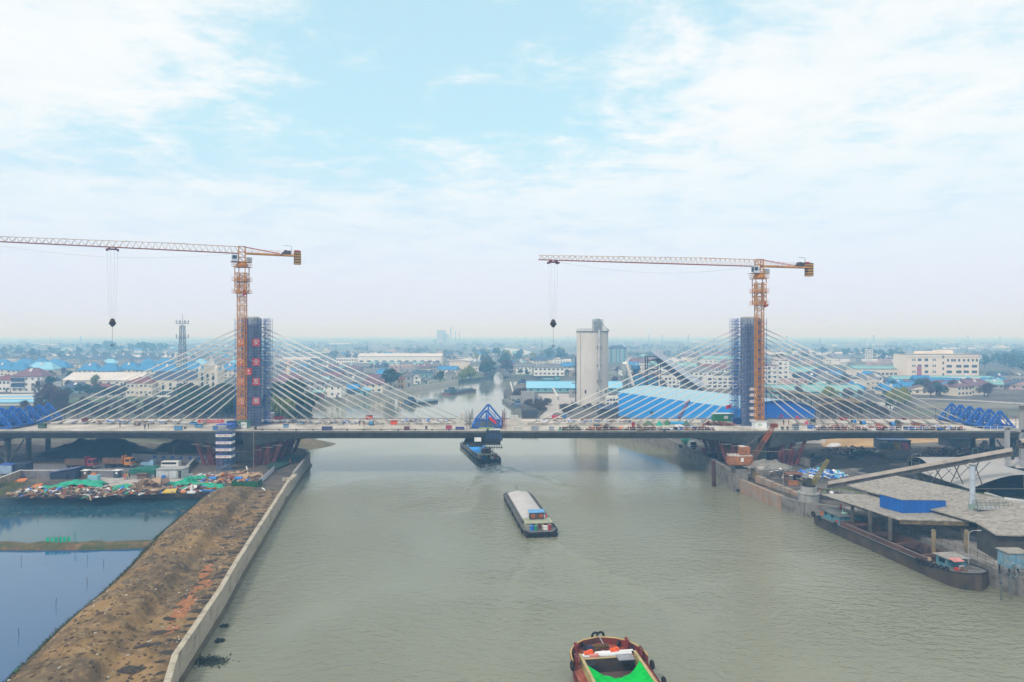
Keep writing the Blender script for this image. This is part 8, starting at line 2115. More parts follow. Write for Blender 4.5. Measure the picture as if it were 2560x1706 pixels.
for x, y in ((-.9, 37.0),):
 w_ = part('windlass', MB().box((x, y, zd), (.9, .9, .7)).tube((x - .2, y, zd + .8), (x + 1.7, y, zd + .8), .28, 10), mat('windlass_brown', (.10, .055, .02), .8, var=.4), t); part('motor_cover', MB().lathe((x - .7, y, zd), [(.55, 0), (.5, .7), (.25, 1.0)], 10), mat('cover_navy', (.015, .022, .06), .8), w_)
for s_, yy in ((-1, 36.0), (1, 36.6), (1, 34.0), (-1, 33.0)):
 x = min(q[1] for q in h if abs(q[0] - yy) < 1.0) - .45
 for k in range(2): part('bollard', MB().lathe((s_ * x, yy + .6 * k, zd + .3), [(.15, 0), (.15, 1.1), (.2, 1.15), (.2, 1.35)], 8), M_rh, t)
for s_, y in ((-1, 35.6), (-1, 33.0), (1, 36.4), (1, 32.0), (1, 28.0), (-1, 37.6), (1, 37.6)):
 x = min(q[1] for q in h if abs(q[0] - y) < .8); inst('tyre_fender', tyre_me, t, (s_ * (x + .12), y, zd + .55), (0, 0, -s_ * .7 * max(0, (y - 33) / 6)), (1.2, 1.2, 1.2))
for i in range(16): part('deck_gear', MB().box((rnd.uniform(-3.0, 3.0), 35.7 + rnd.uniform(0, 1.5), zd), (rnd.uniform(.2, .6), rnd.uniform(.2, .5), rnd.uniform(.1, .4)), rnd.random() * 3), M_bits[rnd.choice(('rust', 'red', 'dark', 'orange', 'brown', 'white'))], t)
part('rope_coil', MB().torus((1.9, 36.6, zd + .1), .35, .1, 'z', 12, 5).torus((-2.6, 36.2, zd + .1), .3, .1, 'z', 12, 5), M_bits['dark'], t)
part('stem_tyre', MB().torus((-.35, L_ + .15, zd + 1.2), .42, .16, 'y', 12, 6).torus((.35, L_ + .2, zd + 1.2), .42, .16, 'y', 12, 6), M_black, t); part('anchor_shank', MB().tube((0, L_ + .2, zd + 1.4), (.3, 37.2, zd + .8), .06, 5), WALL['grey'], t)
a_ = Vector((69.6, 152.3, 0)); b_ = Vector((76.6, 111.4, 0)); d = b_ - a_
t = thing('barge', 'long weathered brown barge moored along the quay under the canopy', 'barge', a_, math.atan2(-d.x, d.y))
L_ = d.length; B = 7.2; h = hull_pts(L_, B, .12, .10, 36); zd = 2.2
M_mh = mat('moored_hull', (.10, .073, .05), .85, var=.35, scale=.7, dirt=(.03, .028, .028), dirt_amt=.6, dscale=.35, streak=.6, bump=.3)
part('hull', shell(h, -.6, zd, .9, .7), M_mh, t); part('deck', deck([(y, x - .06) for y, x in h], zd - .05, .6, (9.5, L_ - 8.5, 2.7)), M_bdeck, t)
for s_ in (-1, 1):
 part('gunwale', MB().path([(s_ * x, y, zd + .02 + .65 * max(0, (y / L_ - .75) / .25) ** 2) for y, x in h], .12, 5), M_black, t)
 part('coaming', MB().box((s_ * 2.7, L_ / 2 + .5, zd - 1.0), (.16, L_ - 18, 1.9)), mat('hold_red_brown', (.12, .06, .045), .85, var=.3, dirt=(.05, .04, .04), dirt_amt=.4), t)
part('hold', MB().add([(-2.7, 9, -.2), (2.7, 9, -.2), (2.7, L_ - 8, -.2), (-2.7, L_ - 8, -.2)], [(0, 1, 2, 3)]), mat('hold_grime', (0, 0, 0)), t)
for k in range(4): part('cross_beam', MB().box((0, 12 + k * 6.5, zd + .3), (5.4, .5, .5)), mat('hold_red_brown', (0, 0, 0)), t)
part('hold_bulkhead', MB().box((0, 9.6, zd - 1.2), (5.4, .2, 2.0)).box((0, L_ - 8.6, zd - 1.2), (5.4, .2, 2.0)), mat('hold_red_brown', (0, 0, 0)), t)
ca = part('cabin', MB().box((0, 5.6, zd - .1), (4.9, 6.6, 1.75)), mat('cabin_turquoise', (.07, .23, .31), .7, var=.25, scale=1.2, dirt=(.2, .2, .18), dirt_amt=.35, dscale=1.2), t)
part('cabin_roof', MB().slab([(-2.8, 1.9, zd + 1.7), (2.8, 1.9, zd + 1.7), (2.8, 9.3, zd + 1.65), (-2.8, 9.3, zd + 1.65)], .12), mat('cabin_roof_dark', (.10, .105, .11), .8, var=.25, dirt=(.2, .2, .19), dirt_amt=.4), ca)
for y, w in ((4.2, .8), (6.4, .7)): part('window', MB().box((2.47, y, zd + .7), (.07, w, .6)), M_glass, ca)
part('orange_panel', MB().box((2.48, 2.9, zd + .2), (.08, .9, 1.1)), M_bits['orange'], ca); part('name_board', MB().box((2.48, 8.0, zd + .2), (.07, 1.1, .35)), M_bits['red'], ca)
part('roof_gear', MB().box((.4, 7.6, zd + 1.72), (.8, .8, .3)).tube((.6, 7.2, zd + 1.7), (.6, 7.2, zd + 2.6), .06, 6), mat('pale_green_paint', (0, 0, 0)), ca); part('roof_flag', MB().lathe((-1.5, 3.6, zd + 1.7), [(.3, 0), (.05, 1.1)], 6), M_bits['red'], ca)
c2_ = part('bow_cabin', MB().box((-.2, L_ - 6.4, zd), (3.6, 2.6, 1.6)), mat('cabin_turquoise', (0, 0, 0)), t)
part('cabin_roof', MB().slab([(-2.5, L_ - 8.2, zd + 1.65), (1.9, L_ - 8.2, zd + 1.7), (2.0, L_ - 4.6, zd + 1.7), (-2.4, L_ - 4.6, zd + 1.6)], .1), mat('bow_roof_pale', (.27, .25, .23), .9, var=.4, scale=1.5), c2_); part('window', MB().box((1.62, L_ - 6.4, zd + .6), (.06, 1.3, .7)), M_glass, c2_); part('roof_sheet', MB().slab([(-.3, L_ - 4.9, zd + 1.78), (1.7, L_ - 4.9, zd + 1.78), (1.7, L_ - 3.6, zd + 1.55), (-.3, L_ - 3.6, zd + 1.55)], .06), M_bits['pink'], c2_)
for k in range(8): part('deck_clutter', MB().box((rnd.uniform(-1.8, 1.6), L_ - 3.4 + rnd.uniform(-.8, 1.2), zd + .1), (rnd.uniform(.4, .9), rnd.uniform(.3, .8), rnd.uniform(.2, .6)), rnd.random()), M_bits[rnd.choice(('white', 'rust', 'brown', 'dark', 'red'))], t)
part('sack', MB().lathe((2.2, L_ - 8.6, zd), [(.2, 0), (.5, .3), (.3, .8)], 8), M_bits['wood'], t)
for k in range(7): inst('tyre_fender', tyre_me, t, (h[-10][1] + .12 - .02 * k ** 2, L_ - 9.5 + k * .95, zd + .02 + .05 * k), (0, 0, 0), (1.15, 1.15, 1.15))
for y in (.4, 3.5, 9): inst('tyre_fender', tyre_me, t, (B / 2 * (.8 if y < 1 else .98), y, zd - .1), (0, 0, 0), (1.4, 1.4, 1.4))
part('bow_rail', MB().path([(x * .95, y, zd + 1.4) for y, x in h if y > L_ - 4] , .04, 5), M_dark, t); part('hull_rail', MB().path([(3.0, 12, zd + .9), (3.0, 24, zd + .9), (3.05, 34, zd + .9)], .04, 5), WALL['grey'], t)
def far_barge(lab, a, b, B, hullc, cargo, cabinc, nm='barge'):
 a = Vector((a.x, a.y, 0)); b = Vector((b.x, b.y, 0)); d = b - a; L_ = d.length
 t = thing(nm, lab, 'barge', a, math.atan2(-d.x, d.y)); h = hull_pts(L_, B, .12, .08)
 key = '_'.join(lab.split()[:4])
 part('hull', shell(h, -.4, 1.2, .95, .5), mat('hull_' + key, hullc, .7, var=.25), t); part('deck', deck(h, 1.15, .4), M_bdeck, t)
 part('cargo', MB().box((0, L_ * .60, 1.15), (B * .74, L_ * .56, 1.1), taper=.86), mat('cargo_' + key, cargo, .85, var=.3, scale=.6), t)
 c = part('deckhouse', MB().box((0, L_ * .16, 1.15), (B * .7, L_ * .2, 1.9)), mat('house_' + key, cabinc, .7, var=.2), t); part('wheelhouse', MB().box((0, L_ * .2, 3.05), (B * .45, 2.2, 1.6)), mat('house_' + key, (0, 0, 0)), c); part('window', MB().box((0, L_ * .2, 3.7), (B * .47, 2.3, .6)), M_glass, c)
 part('side_wale', MB().path([(-x - .05, y, .9) for y, x in h], .16, 5).path([(x + .05, y, .9) for y, x in h], .16, 5), M_dark, t)
 for k in range(5):
  for s_ in (-1, 1): inst('tyre_fender', tyre_me, t, (s_ * B * .5, L_ * (.12 + .17 * k), .8), (0, 0, 0), (1.3, 1.3, 1.3))
far_barge('blue grey barge approaching up the canal, nearer of the two beyond the bridge', G(1012, 1014, 0), G(1090, 1005, 0), 7, (.03, .045, .085), (.22, .30, .32), (.05, .09, .15))
far_barge('long red sided barge with dark cargo, farther up the canal', G(1114, 987, 0), G(1184, 977, 0), 8, (.16, .045, .06), (.06, .085, .11), (.05, .10, .14))
far_barge('dark blue moored boat behind the light blue roofed shed', G(1299, 962, 0), G(1340, 958, 0), 7, (.02, .03, .07), (.05, .07, .12), (.03, .05, .12))
far_barge('small teal boat moored on the far bank behind the shed', G(1402, 953, 0), G(1350, 952, 0), 6, (.10, .07, .07), (.12, .30, .30), (.10, .32, .32))
far_barge('grey unladen lighter moored at the point across the canal', G(1302, 1027, 0), G(1264, 1003, 0), 6, (.26, .27, .26), (.16, .16, .16), (.09, .13, .19))
far_barge('small dark launch at the bank below the big dark tree', G(774, 1041, 0), G(757, 1038, 0), 3.5, (.025, .04, .07), (.05, .06, .08), (.06, .08, .12))
# ------------------------------------------------------------------ form travellers and everything on the deck
ZT = ZD + .07
M_trav = mat('traveller_blue', (.012, .105, .42), .5, var=.2, scale=.6)
def truss():
 m_ = MB(); a, hgt = 4.3, 5.3
 for s_ in (-1, 1):
  m_.beam((s_ * a, 0, .5), (s_ * .3, 0, hgt), .42, .55).beam((s_ * a * .72, 0, .6), (s_ * .3, 0, hgt - 1.5), .22).beam((s_ * a * .5, 0, .5), (s_ * a * .5, 0, hgt * .5), .2)
 m_.beam((-a, 0, .4), (a, 0, .4), .4, .45).beam((0, 0, .4), (0, 0, hgt), .45).box((0, 0, hgt - .35), (1.0, .5, .6))
 return m_
truss_me = truss().mesh('truss', M_trav)
rod_me = MB().tube((0, 0, 0), (0, 0, 4.2), .07, 5).mesh('tie_rod', M_dark)
def traveller(x, lab, ys, mid=False):
 t = thing('form_traveller', lab, 'form traveller', (x, YC, ZT), 0, 'form travellers on the deck')
 for y in ys: inst('truss', truss_me, t, (0, y - YC, 0))
 y0, y1 = ys[0] - YC, ys[-1] - YC
 for xx, z in ((-4.2, .8), (4.2, .8), (0, 2.2)): part('cross_girder', MB().box((xx, (y0 + y1) / 2, z - .2), (.4, y1 - y0 + 1, .5)), M_trav, t)
 part('walkway', MB().box((0, (y0 + y1) / 2, .1), (9.4, y1 - y0, .12)), M_dark, t)
 for i in range(6):
  for s_ in (-1, 1): inst('tie_rod', rod_me, t, (s_ * (4.8 + .5 * (i % 2)), y0 + (y1 - y0) * i / 5, -.4 + .3 * (i % 3)))
 return t
ys6 = [203.4 + 4.45 * i for i in range(6)]
tm = traveller(-7.7, 'blue triangular form traveller standing over the closure gap in mid span', [205.0, 222.5])
traveller(-153.2, 'blue form traveller at the left end of the deck, cut by the picture edge', ys6)
traveller(-158.6, 'second blue form traveller at the left end, farther out', ys6[:4])
traveller(145.3, 'row of blue form traveller frames at the right end of the deck', ys6)
part('red_banner', MB().beam((.9, -10.9, 3.6), (3.0, -10.9, 1.9), .1, .75), M_red, tm); part('green_strip', MB().box((.2, -11.6, .3), (4.4, .1, .4)), mat('lime_strip', (.28, .36, .08), .7), tm)
part('hanging_platform', MB().box((-1.2, 0, -4.2), (11.0, 27, .4)).box((1.6, -12.5, -4.2), (4.8, 1.6, .5)), M_dark, tm)
part('formwork', MB().box((2.3, -13.6, -2.9), (5.2, .5, 3.0)), mat('formwork_dark', (.02, .025, .04), .7), tm)
for i in range(6): part('waler', MB().box((.2 + i * .85, -13.9, -2.4), (.12, .12, 1.6)), M_trav, tm)
part('lower_frame', MB().box((-3.0, -13, -4.8), (4.2, 1, .7)).beam((-.5, -13.4, -4.9), (5.0, -13.4, -4.9), .2), M_dark, tm)
for i in range(8): part('hanger', MB().beam((-.3 + i * .7, -13.4, -4.0), (-.3 + i * .7, -13.4, -5.4), .16), M_dark, tm)
part('white_cabinet', MB().box((-2.3, -14.4, -3.0), (2.0, .7, 1.1)), M_white, tm)
for s_, m in ((-1, M_dark), (1, mat('rebar_red', (.24, .035, .07), .7))): part('rebar_cage', (lambda q: [q.beam((s_ * (4.6 + .28 * i), -12 + .5 * (i % 3), 0), (s_ * (4.6 + .28 * i), -12 + .5 * (i % 3), 4.4 + .7 * (i % 3)), .09) for i in range(6)] and q)(MB()), m, tm, kind='stuff')
def D_(u, v): return G(u, v, ZT)
GW = mat('counterweight_grey', (.48, .47, .43), .9, var=.15)
for i, (u, v, n, lab) in enumerate(((1296, 1077, 2, 'pair of pale concrete blocks at the deck edge right of the mid span traveller'), (1303, 1066, 3, 'stack of pale concrete blocks right of the mid span traveller'), (1285, 1057, 4, 'tall stack of pale concrete blocks at the far side right of the traveller'), (1150, 1064, 3, 'stack of pale concrete blocks left of the mid span traveller'), (1161, 1052, 3, 'grey block stack at the far side left of the traveller'))):
 p = D_(u, v); t = thing('block_stack', lab, 'blocks', p)
 for k in range(n): inst('block', GW and MB().box((0, 0, 0), (1.25, 1.2, 1.15)).mesh('block', GW), t, ((k % 2) * 1.32 - .6, .05 * k, (k // 2) * 1.18 + .01))
def item(name, lab, cat, u, v, size, col, kind='box', rz=0, group=None):
 w, d, h = size; t = thing(name, lab, cat, D_(u, v), rz, group)
 m = mat('item_%s_%d' % (name, u), col, .65, var=.2)
 if kind == 'skip': part('tub', MB().box((0, 0, .25), (w, d, h - .25), taper=1.12), m, t); part('rim', MB().box((0, -d * .55, h), (w * 1.15, .12, .12)).box((0, d * .55, h), (w * 1.15, .12, .12)), M_dark, t); part('skid', MB().box((-w * .3, 0, 0), (.2, d, .25)).box((w * .3, 0, 0), (.2, d, .25)), M_dark, t)
 elif kind == 'drum': part('drum', MB().tube((-w / 2, 0, h / 2), (w / 2, 0, h / 2), h / 2, 14), m, t); part('flange', MB().tube((-w / 2 - .1, 0, h / 2), (-w / 2, 0, h / 2), h * .56, 14).tube((w / 2, 0, h / 2), (w / 2 + .1, 0, h / 2), h * .56, 14), M_dark, t)
 elif kind == 'reel': part('coil', MB().torus((0, 0, h / 2), h * .38, h * .13, 'y', 14, 6), m, t); part('stand', MB().box((0, 0, 0), (w, .3, .15)), M_dark, t)
 elif kind == 'hut': part('wall', MB().box((0, d / 2, 0), (w, d, h)), m, t); part('roof', MB().box((0, d / 2, h), (w + .3, d + .3, .14)), M_white, t); part('window', MB().box((w * .1, -.03, h * .35), (w * .2, .08, h * .4)), M_frame, t)
 else: part('body', MB().box((0, 0, .1), (w, d, h)), m, t); part('lid', MB().box((0, 0, h + .1), (w * 1.05, d * 1.05, .1)), mat('lid_%d' % u, tuple(c * .7 for c in col), .6), t)
 return t
O, RD, BL, LB, GR, DK, WH = (.68, .07, .015), (.34, .02, .03), (.02, .07, .30), (.08, .30, .60), (.015, .19, .07), (.035, .04, .05), (.5, .5, .5)
for a in (('skip', 'orange red skip at the far side of the left half deck', 'skip', 923, 1049, (1.9, 1.3, 1.2), O, 'skip'), ('skip', 'orange red skip in the middle of the left half deck', 'skip', 985, 1063, (1.8, 1.3, 1.3), O, 'skip'), ('mixer', 'blue drum mixer between two workers and orange skip', 'mixer', 928, 1064, (1.1, 1.2, 1.3), (.05, .22, .42), 'drum'), ('generator', 'brown and blue generator box at the deck edge right of the left pylon', 'generator', 818, 1077, (2.9, 1.1, 1.0), (.06, .06, .16)), ('tool_box', 'dark red tool box at the deck edge near a railing post', 'box', 1017, 1076, (1.5, 1.0, .9), (.15, .03, .05)), ('tool_box', 'small dark bin at the deck edge left of the magenta box', 'box', 1066, 1074, (.6, .6, .8), DK), ('tool_box', 'magenta red box at the deck edge left of the traveller', 'box', 1122, 1074, (1.7, 1.0, 1.0), (.36, .03, .10)), ('tool_box', 'blue grey long box in front of the traveller', 'box', 1150, 1075, (2.6, .8, .7), (.06, .06, .25)), ('cart', 'pale blue cart on the deck left of the red banner', 'cart', 484, 1063, (1.7, 1.1, .8), LB, 'skip'), ('cart', 'pale blue cart on the deck below the red banner', 'cart', 497, 1069, (2.0, 1.1, .8), LB, 'skip'), ('cart', 'small blue cart right of the left pylon near the edge', 'cart', 715, 1069, (1.3, 1.0, .8), (.10, .32, .6), 'skip'), ('cart', 'blue cart right of the left pylon near the cables', 'cart', 752, 1062, (1.8, 1.1, .8), LB, 'skip'), ('cart', 'far blue cart right of the left pylon', 'cart', 736, 1057, (1.8, 1.0, .6), (.16, .28, .5), 'skip'), ('cabinet', 'blue glazed cabinet at the deck edge left of the stair tower', 'cabinet', 446, 1076, (2.2, .8, 1.1), (.10, .26, .48)), ('cabinet', 'blue cabinet at the deck edge just left of the stair tower', 'cabinet', 538, 1076, (1.2, .8, 1.1), (.05, .18, .42)), ('cabinet', 'tiny dark box at the deck edge left of the left cables', 'box', 463, 1073, (.5, .5, .5), DK), ('pump', 'dark pump standing by the edge pipe right of the left pylon', 'pump', 639, 1075, (.6, .6, .8), DK), ('hut', 'small pale hut at the far side right of the left pylon', 'hut', 676, 1048, (1.6, 1.4, 1.9), (.35, .3, .3), 'hut'), ('skip', 'red skip at the far side right of the left pylon', 'skip', 697, 1049, (2.6, 1.4, 1.0), RD, 'skip'), ('reel', 'tangled white reel beside the crane base at left', 'reel', 593, 1072, (1.6, .8, 1.6), (.42, .36, .36), 'reel'), ('cover', 'green tarpaulin bundle near the left traveller', 'bundle', 106, 1071, (1.9, 1.3, 1.3), (.035, .09, .05)), ('wheel_coil', 'brown cable drum lying beside the walking workers', 'coil', 344, 1065, (.9, .6, .7), (.26, .15, .08), 'drum'), ('skip', 'dark red skip at the far side among left cables', 'skip', 212, 1053, (1.7, 1.1, .8), (.24, .04, .05), 'skip'), ('container', 'dark green site container left of the right pylon', 'container', 1810, 1054, (6.6, 2.4, 2.4), GR, 'hut'), ('container', 'navy blue box container at the foot of the right pylon', 'container', 1843, 1061, (2.0, 1.8, 1.9), (.015, .04, .14)), ('locker', 'dark red upright locker left of the green bundles', 'locker', 1583, 1069, (.9, .8, 1.4), (.30, .02, .03)), ('skip', 'dark blue low skip behind the right half cables', 'skip', 1570, 1056, (1.7, 1.0, .5), BL, 'skip'), ('skip', 'bright red tank at the far side near the mid span', 'tank', 1387, 1047, (2.0, 1.2, .9), (.6, .03, .05)), ('portable_toilet', 'blue portable toilet at the far side near the mid span', 'toilet', 1411, 1046, (1.3, 1.2, 1.5), (.04, .18, .42)), ('pallet', 'grey crate pair at the near edge right of the traveller', 'crate', 1337, 1076, (2.0, .9, .9), (.25, .28, .34)), ('pallet', 'grey crate at the near edge, second from the traveller', 'crate', 1379, 1076, (1.5, .9, .9), (.28, .30, .38)), ('bin', 'dark green bin amid scrap on the right half edge', 'bin', 1493, 1072, (2.0, 1.1, 1.0), (.04, .10, .10)), ('drum_row', 'light blue bundle of pipes at the middle of right half', 'pipes', 1693, 1063, (4.6, 1.0, 1.1), (.05, .30, .55), 'drum'), ('reel', 'white and blue cable reel behind the light blue pipes', 'reel', 1721, 1058, (1.6, .8, 1.4), (.30, .45, .60), 'reel'), ('reel', 'small blue reel left of the right pylon clutter', 'reel', 1756, 1058, (1.2, .6, 1.0), (.15, .28, .5), 'reel'), ('panel_box', 'grey blue upright panel box right of the right crane', 'cabinet', 1989, 1075, (1.7, .9, 1.4), (.09, .13, .17)), ('generator', 'blue machine by the pink frames right of the right crane', 'generator', 2028, 1073, (1.9, 1.1, 1.0), (.02, .10, .40)), ('bin', 'small dark bin right of the right crane base', 'bin', 1956, 1075, (.6, .6, .8), DK), ('bin', 'small black bin, second right of the right crane base', 'bin', 1968, 1075, (.6, .6, .8), (.02, .02, .025)), ('skip', 'red skip on the far side right of the right pylon', 'skip', 2108, 1051, (1.9, 1.3, .9), (.45, .02, .03), 'skip'), ('skip', 'small dark red skip far right on the deck', 'skip', 2261, 1050, (1.3, 1.0, .5), (.28, .03, .05), 'skip'), ('drum', 'bright blue drum, leftmost of three under the right cables', 'drum', 2134, 1060, (1.0, 1.1, 1.2), (.03, .22, .62), 'drum'), ('drum', 'blue drum with black frame, middle of three under right cables', 'drum', 2157, 1063, (1.1, 1.1, 1.3), (.03, .20, .58), 'drum'), ('drum', 'blue drum, rightmost of three under the right cables', 'drum', 2231, 1065, (1.1, 1.1, 1.2), (.04, .24, .60), 'drum'), ('machine', 'dark machine under the second right cable', 'machine', 2032, 1058, (1.4, 1.0, 1.1), DK), ('machine', 'olive covered machine right of the blue drums', 'machine', 2244, 1062, (1.2, 1.0, 1.2), (.07, .08, .06)), ('skip', 'orange skip near the right end of the deck', 'skip', 2290, 1064, (2.4, 1.2, .7), (.42, .12, .03), 'skip'), ('crate', 'lilac crate at the near edge far right', 'crate', 2229, 1076, (1.8, .9, .7), (.32, .24, .45)), ('crate', 'brown box at the near edge right of the lilac crate', 'crate', 2247, 1075, (1.4, .9, 1.3), (.12, .08, .06)), ('crate', 'navy crate at the near edge by the right traveller', 'crate', 2270, 1075, (2.4, .9, .8), (.03, .06, .18)), ('skip', 'red crate pair at the near edge under the right cables', 'crate', 2177, 1072, (2.0, .9, .7), (.40, .05, .04), 'skip')): item(*a)
for i, (u, v, w, c, lab) in enumerate(((1620, 1064, 3.8, (.10, .16, .09), 'olive green bundle heap left of the light blue pipes'), (1648, 1064, 2.4, (.04, .34, .24), 'turquoise green bundle between olive heap and blue pipes'), (1668, 1063, 2.6, (.05, .18, .08), 'green sack bundle just left of the blue pipes'), (1716, 1064, 2.4, (.07, .15, .11), 'dark green bundle just right of the blue pipes'))):
 p = D_(u, v); heap('bundle', lab, 'bundle', p, w / 2, .9, 1.4, mat('bundle_%d' % i, c, .85, var=.3), n=16, seed=i + 70)
for i, (u, rx, n, mix, lab) in enumerate(((1425, 3.2, 130, (('dark', .5), ('green', .1), ('brown', .3), ('rust', .1)), 'dark heap of rods at the edge right of the grey crates'), (1510, 5.5, 150, (('rust', .3), ('orange', .15), ('dark', .3), ('brown', .25)), 'rusty scrap along the edge by the dark green bin'), (1610, 6.0, 150, (('brown', .35), ('dark', .35), ('rust', .2), ('white', .1)), 'brown scrap along the edge below the olive heap'), (1720, 7.0, 180, (('dark', .4), ('rust', .25), ('white', .2), ('blue', .15)), 'mixed scrap along the edge left of the right crane base'), (2085, 7.0, 200, (('rust', .35), ('dark', .3), ('brown', .25), ('white', .1)), 'dark reinforcement heap along the edge right of the blue machine'), (2180, 7.0, 180, (('red', .25), ('dark', .3), ('rust', .25), ('white', .2)), 'red and dark fittings along the edge under the right cables'), (2330, 8.0, 180, (('dark', .4), ('white', .2), ('blue', .2), ('rust', .2)), 'jumbled fittings along the edge before the right traveller'))):
 p = D_(u, 1073); rubbish('fittings_heap', lab, n, (p.x, 202.0, rx, 1.2), ZT, mix, 1.05, 90 + i, .8, cat='scrap heap')
p = D_(1790, 1063); rubbish('plate_stack', 'stack of rusty red plates in front of the green container', 90, (p.x, p.y, 4.5, 1.4), ZT, (('rust', .6), ('brown', .25), ('white', .15)), 1.3, 99, .8, cat='plates', flat=.1)
for i, (u0, u1, v) in enumerate(((640, 780, 1058), (790, 905, 1058), (1000, 1130, 1053), (1340, 1560, 1054), (150, 470, 1056))):
 p, q = D_(u0, v), D_(u1, v); rubbish('deck_litter', 'thin scatter of boards and tools by the cable anchors, %s' % ('right of the left pylon', 'before the two blue workers', 'left of the mid span traveller', 'right of the mid span blocks', 'among the far left cables')[i], 70, ((p.x + q.x) / 2, p.y, (q.x - p.x) / 2, 2.2), ZT, (('blue', .3), ('white', .25), ('brown', .25), ('rust', .2)), .8, 110 + i, .05, cat='litter', flat=.2)
t = thing('pipe_run', 'dark pump pipe lying along the near deck edge of the left half', 'pipe', (-60, 200.9, ZT))
for i in range(12): part('pipe_length', MB().tube((-16 + i * 5, 0, .35), (-11.1 + i * 5, 0, .35), .09, 6), M_dark, t); part('pipe_stand', MB().box((-13.5 + i * 5, 0, 0), (.5, .3, .3)), M_dark, t)
t = thing('banner', 'long red banner with white lettering on the left half of the deck', 'banner', D_(527, 1059)); part('cloth', MB().box((0, 0, .2), (8.2, .08, .95)), M_red, t); part('frame', MB().beam((-4.1, .1, 0), (-4.1, .1, 1.2), .07).beam((4.1, .1, 0), (4.1, .1, 1.2), .07).beam((0, .1, 0), (0, .1, 1.2), .07), M_white, t); inst('lettering', text_mesh('建设平安工地 争创优质工程', .55, M_letter), t, (0, -.06, .66), (R(90), 0, 0))
t = thing('flag', 'red flag on a thin pole left of the right pylon', 'flag', D_(1829, 1054)); part('pole', MB().tube((0, 0, 0), (0, 0, 5.7), .05, 6), WALL['grey'], t); part('cloth', MB().grid(lambda a, b: (-1.9 * a, .25 * math.sin(a * 6), 4.3 + 1.25 * b - .35 * a), 10, 4), mat('flag_bright_red', (.66, .01, .02), .7), t)
for i, (u, v, lab) in enumerate(((1953, 1048, 'pink red frame sign at far side right of right crane'), (1993, 1052, 'pink red crossed frames beside the red trousered workers'), (2016, 1066, 'large pink red frame in front of the first right cable'))):
 t = thing('barrier', lab, 'barrier', D_(u, v)); part('frame', MB().beam((-.8, 0, 0), (.5, 0, 1.6), .12).beam((.8, .2, 0), (-.4, .2, 1.6), .12).beam((-.9, 0, .8), (.9, 0, .8), .12), mat('barrier_pink', (.62, .05, .12), .6), t); part('panel', MB().box((.1, .1, .8), (1.0, .06, .7), .3), mat('barrier_pink', (0, 0, 0)), t)
solo('crane_boom', MB().beam(P(1697, 1046, 229), P(1722, 1002, 262), .9), mat('boom_violet', (.10, .05, .16), .7), 'violet lattice boom of a crane behind the deck before the blue warehouse', 'crane')
def person_mesh(pose):
 bm = bmesh.new(); sk = bm.verts.layers.skin.verify()
 J = {'pel': (0, 0, .95, .135), 'sp': (0, -.01, 1.2, .125), 'ch': (0, 0, 1.40, .15), 'nk': (0, 0, 1.52, .06), 'hd': (0, -.02, 1.62, .095), 'tp': (0, 0, 1.74, .07)}
 E = [('pel', 'sp'), ('sp', 'ch'), ('ch', 'nk'), ('nk', 'hd'), ('hd', 'tp')]
 for s_, n in ((-1, 'l'), (1, 'r')):
  st = .17 * s_ * pose
  J.update({n + 'hp': (.10 * s_, 0, .88, .10), n + 'kn': (.11 * s_, -st * .6, .50, .075), n + 'an': (.11 * s_, -st, .09, .05), n + 'to': (.12 * s_, -st - .14, .04, .045), n + 'sh': (.20 * s_, 0, 1.43, .07), n + 'el': (.27 * s_, st * .6, 1.15, .05), n + 'wr': (.26 * s_, st - .06, .90, .037), n + 'ha': (.26 * s_, st - .08, .80, .042)})
  E += [('pel', n + 'hp'), (n + 'hp', n + 'kn'), (n + 'kn', n + 'an'), (n + 'an', n + 'to'), ('ch', n + 'sh'), (n + 'sh', n + 'el'), (n + 'el', n + 'wr'), (n + 'wr', n + 'ha')]
 V = {}
 for k, (x, y, z, r_) in J.items(): V[k] = bm.verts.new((x, y, z)); V[k][sk].radius = (r_, r_); V[k][sk].use_root = k == 'pel'
 for a, b in E: bm.edges.new((V[a], V[b]))
 me = bpy.data.meshes.new('tmp'); bm.to_mesh(me); o = bpy.data.objects.new('tmp', me); COL.objects.link(o); o.modifiers.new('s', 'SKIN'); o.modifiers.new('d', 'SUBSURF').levels = 1
 r_ = bpy.data.meshes.new_from_object(o.evaluated_get(bpy.context.evaluated_depsgraph_get())); bpy.data.objects.remove(o); return r_
PM = [person_mesh(.3), person_mesh(1.0)]
SKIN = mat('skin', (.38, .21, .14), .7)
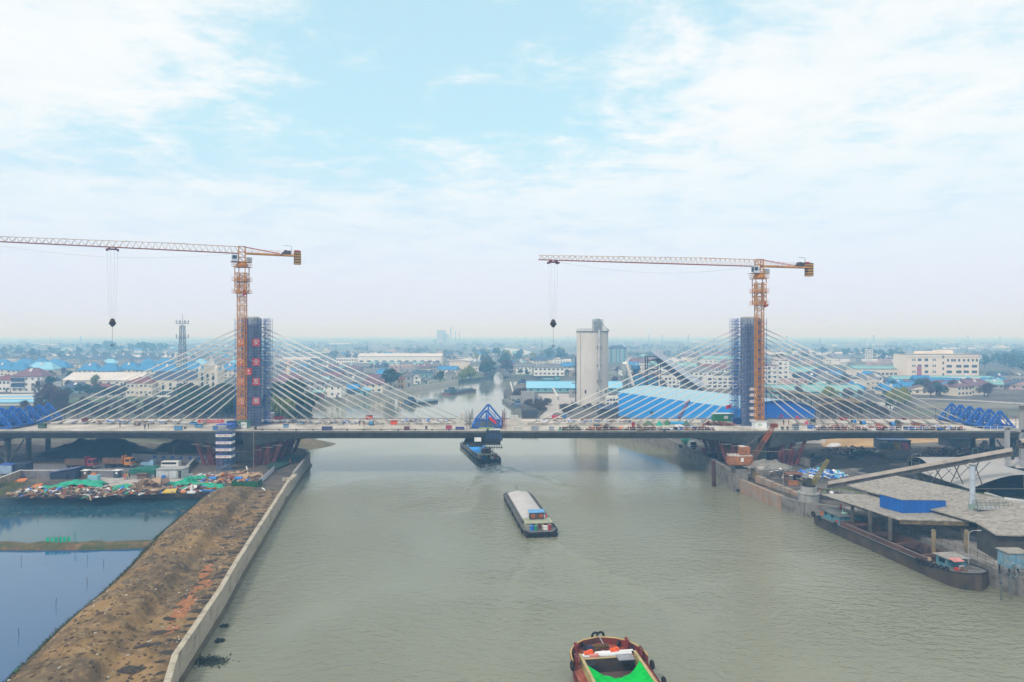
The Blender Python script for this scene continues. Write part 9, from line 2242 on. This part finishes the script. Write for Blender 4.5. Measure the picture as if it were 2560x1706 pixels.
for i, (q, top, leg, hat, pz, rz, lab) in enumerate(((D_(300, 1069), DK, DK, DK, 1, 1.4, 'person in black walking alone on the left half of the deck'), (D_(337, 1067), (.05, .05, .07), DK, DK, 1, -1.4, 'person in dark clothes walking beside the brown cable drum'), (D_(362, 1074), (.02, .03, .10), (.02, .03, .09), DK, 0, 0, 'person in navy standing near the deck edge, left of a pair'), (D_(371, 1072), DK, DK, (.1, .1, .1), 0, 2, 'person in black standing behind the person in navy'), (D_(899, 1065), (.02, .04, .16), (.02, .04, .16), BL, 0, .4, 'person in blue overalls standing left of the blue mixer'), (D_(910, 1066), DK, (.35, .13, .05), DK, 0, -.4, 'person in dark jacket and brown trousers beside the blue overalls'), (D_(1959, 1064), DK, (.35, .03, .03), DK, 0, .3, 'person with dark jacket and red trousers right of the right crane'), (D_(1972, 1062), (.20, .03, .03), (.35, .03, .03), DK, 0, 1, 'person in red, second right of the right crane'), (G(312, 1201), (.66, .03, .02), (.60, .03, .02), (.6, .5, .05), 0, .3, 'person in bright red overalls standing on the yard slab'), (G(318, 1200), (.45, .35, .03), DK, (.6, .5, .05), 0, -.5, 'person in yellow vest beside the person in red'), (G(324, 1199), DK, DK, DK, 0, 1, 'person in black, rightmost of the three on the yard slab'), (G(725, 1163), (.40, .09, .03), (.12, .05, .03), (.5, .1, .03), 0, 2, 'person in rusty orange standing on the netted slope'))):
 me = PM[pz].copy(); me.name = 'body'; me.materials.clear()
 for nm_, c in (('legs', leg), ('top', top), ('skin', None)): me.materials.append(SKIN if c is None else mat('cloth_%s_%d' % (nm_, i), c, .8, var=.2))
 for f in me.polygons: c = f.center; f.material_index = 0 if c.z < .96 and abs(c.x) < .2 else 2 if c.z > 1.5 or (c.z < .88) else 1; f.use_smooth = True
 t = thing('person', lab, 'person', q, rz); inst('body', me, t)
 part('helmet', MB().lathe((0, -.01, 1.68), [(.125, 0), (.12, .05), (.07, .11), (.01, .13)], 12), mat('hat_%d' % i, hat, .5), t)
# ------------------------------------------------------------------ look-alikes told apart by their place
ORD = ['leftmost', 'second from left', 'third from left', 'fourth from left', 'fifth from left', 'sixth from left', 'seventh from left', 'eighth from left', 'ninth from left', 'tenth from left', 'eleventh from left', 'twelfth from left', 'thirteenth from left', 'fourteenth from left', 'fifteenth from left']
by = {}
for o in S.objects:
 if o.parent is None and 'label' in o: by.setdefault(o['label'], []).append(o)
for lab, os_ in by.items():
 if 1 < len(os_) <= 16:
  os_.sort(key=lambda o: o.location.x / o.location.y)
  for i, o in enumerate(os_): o['label'] = lab + ', ' + ('rightmost' if i == len(os_) - 1 else ORD[i])
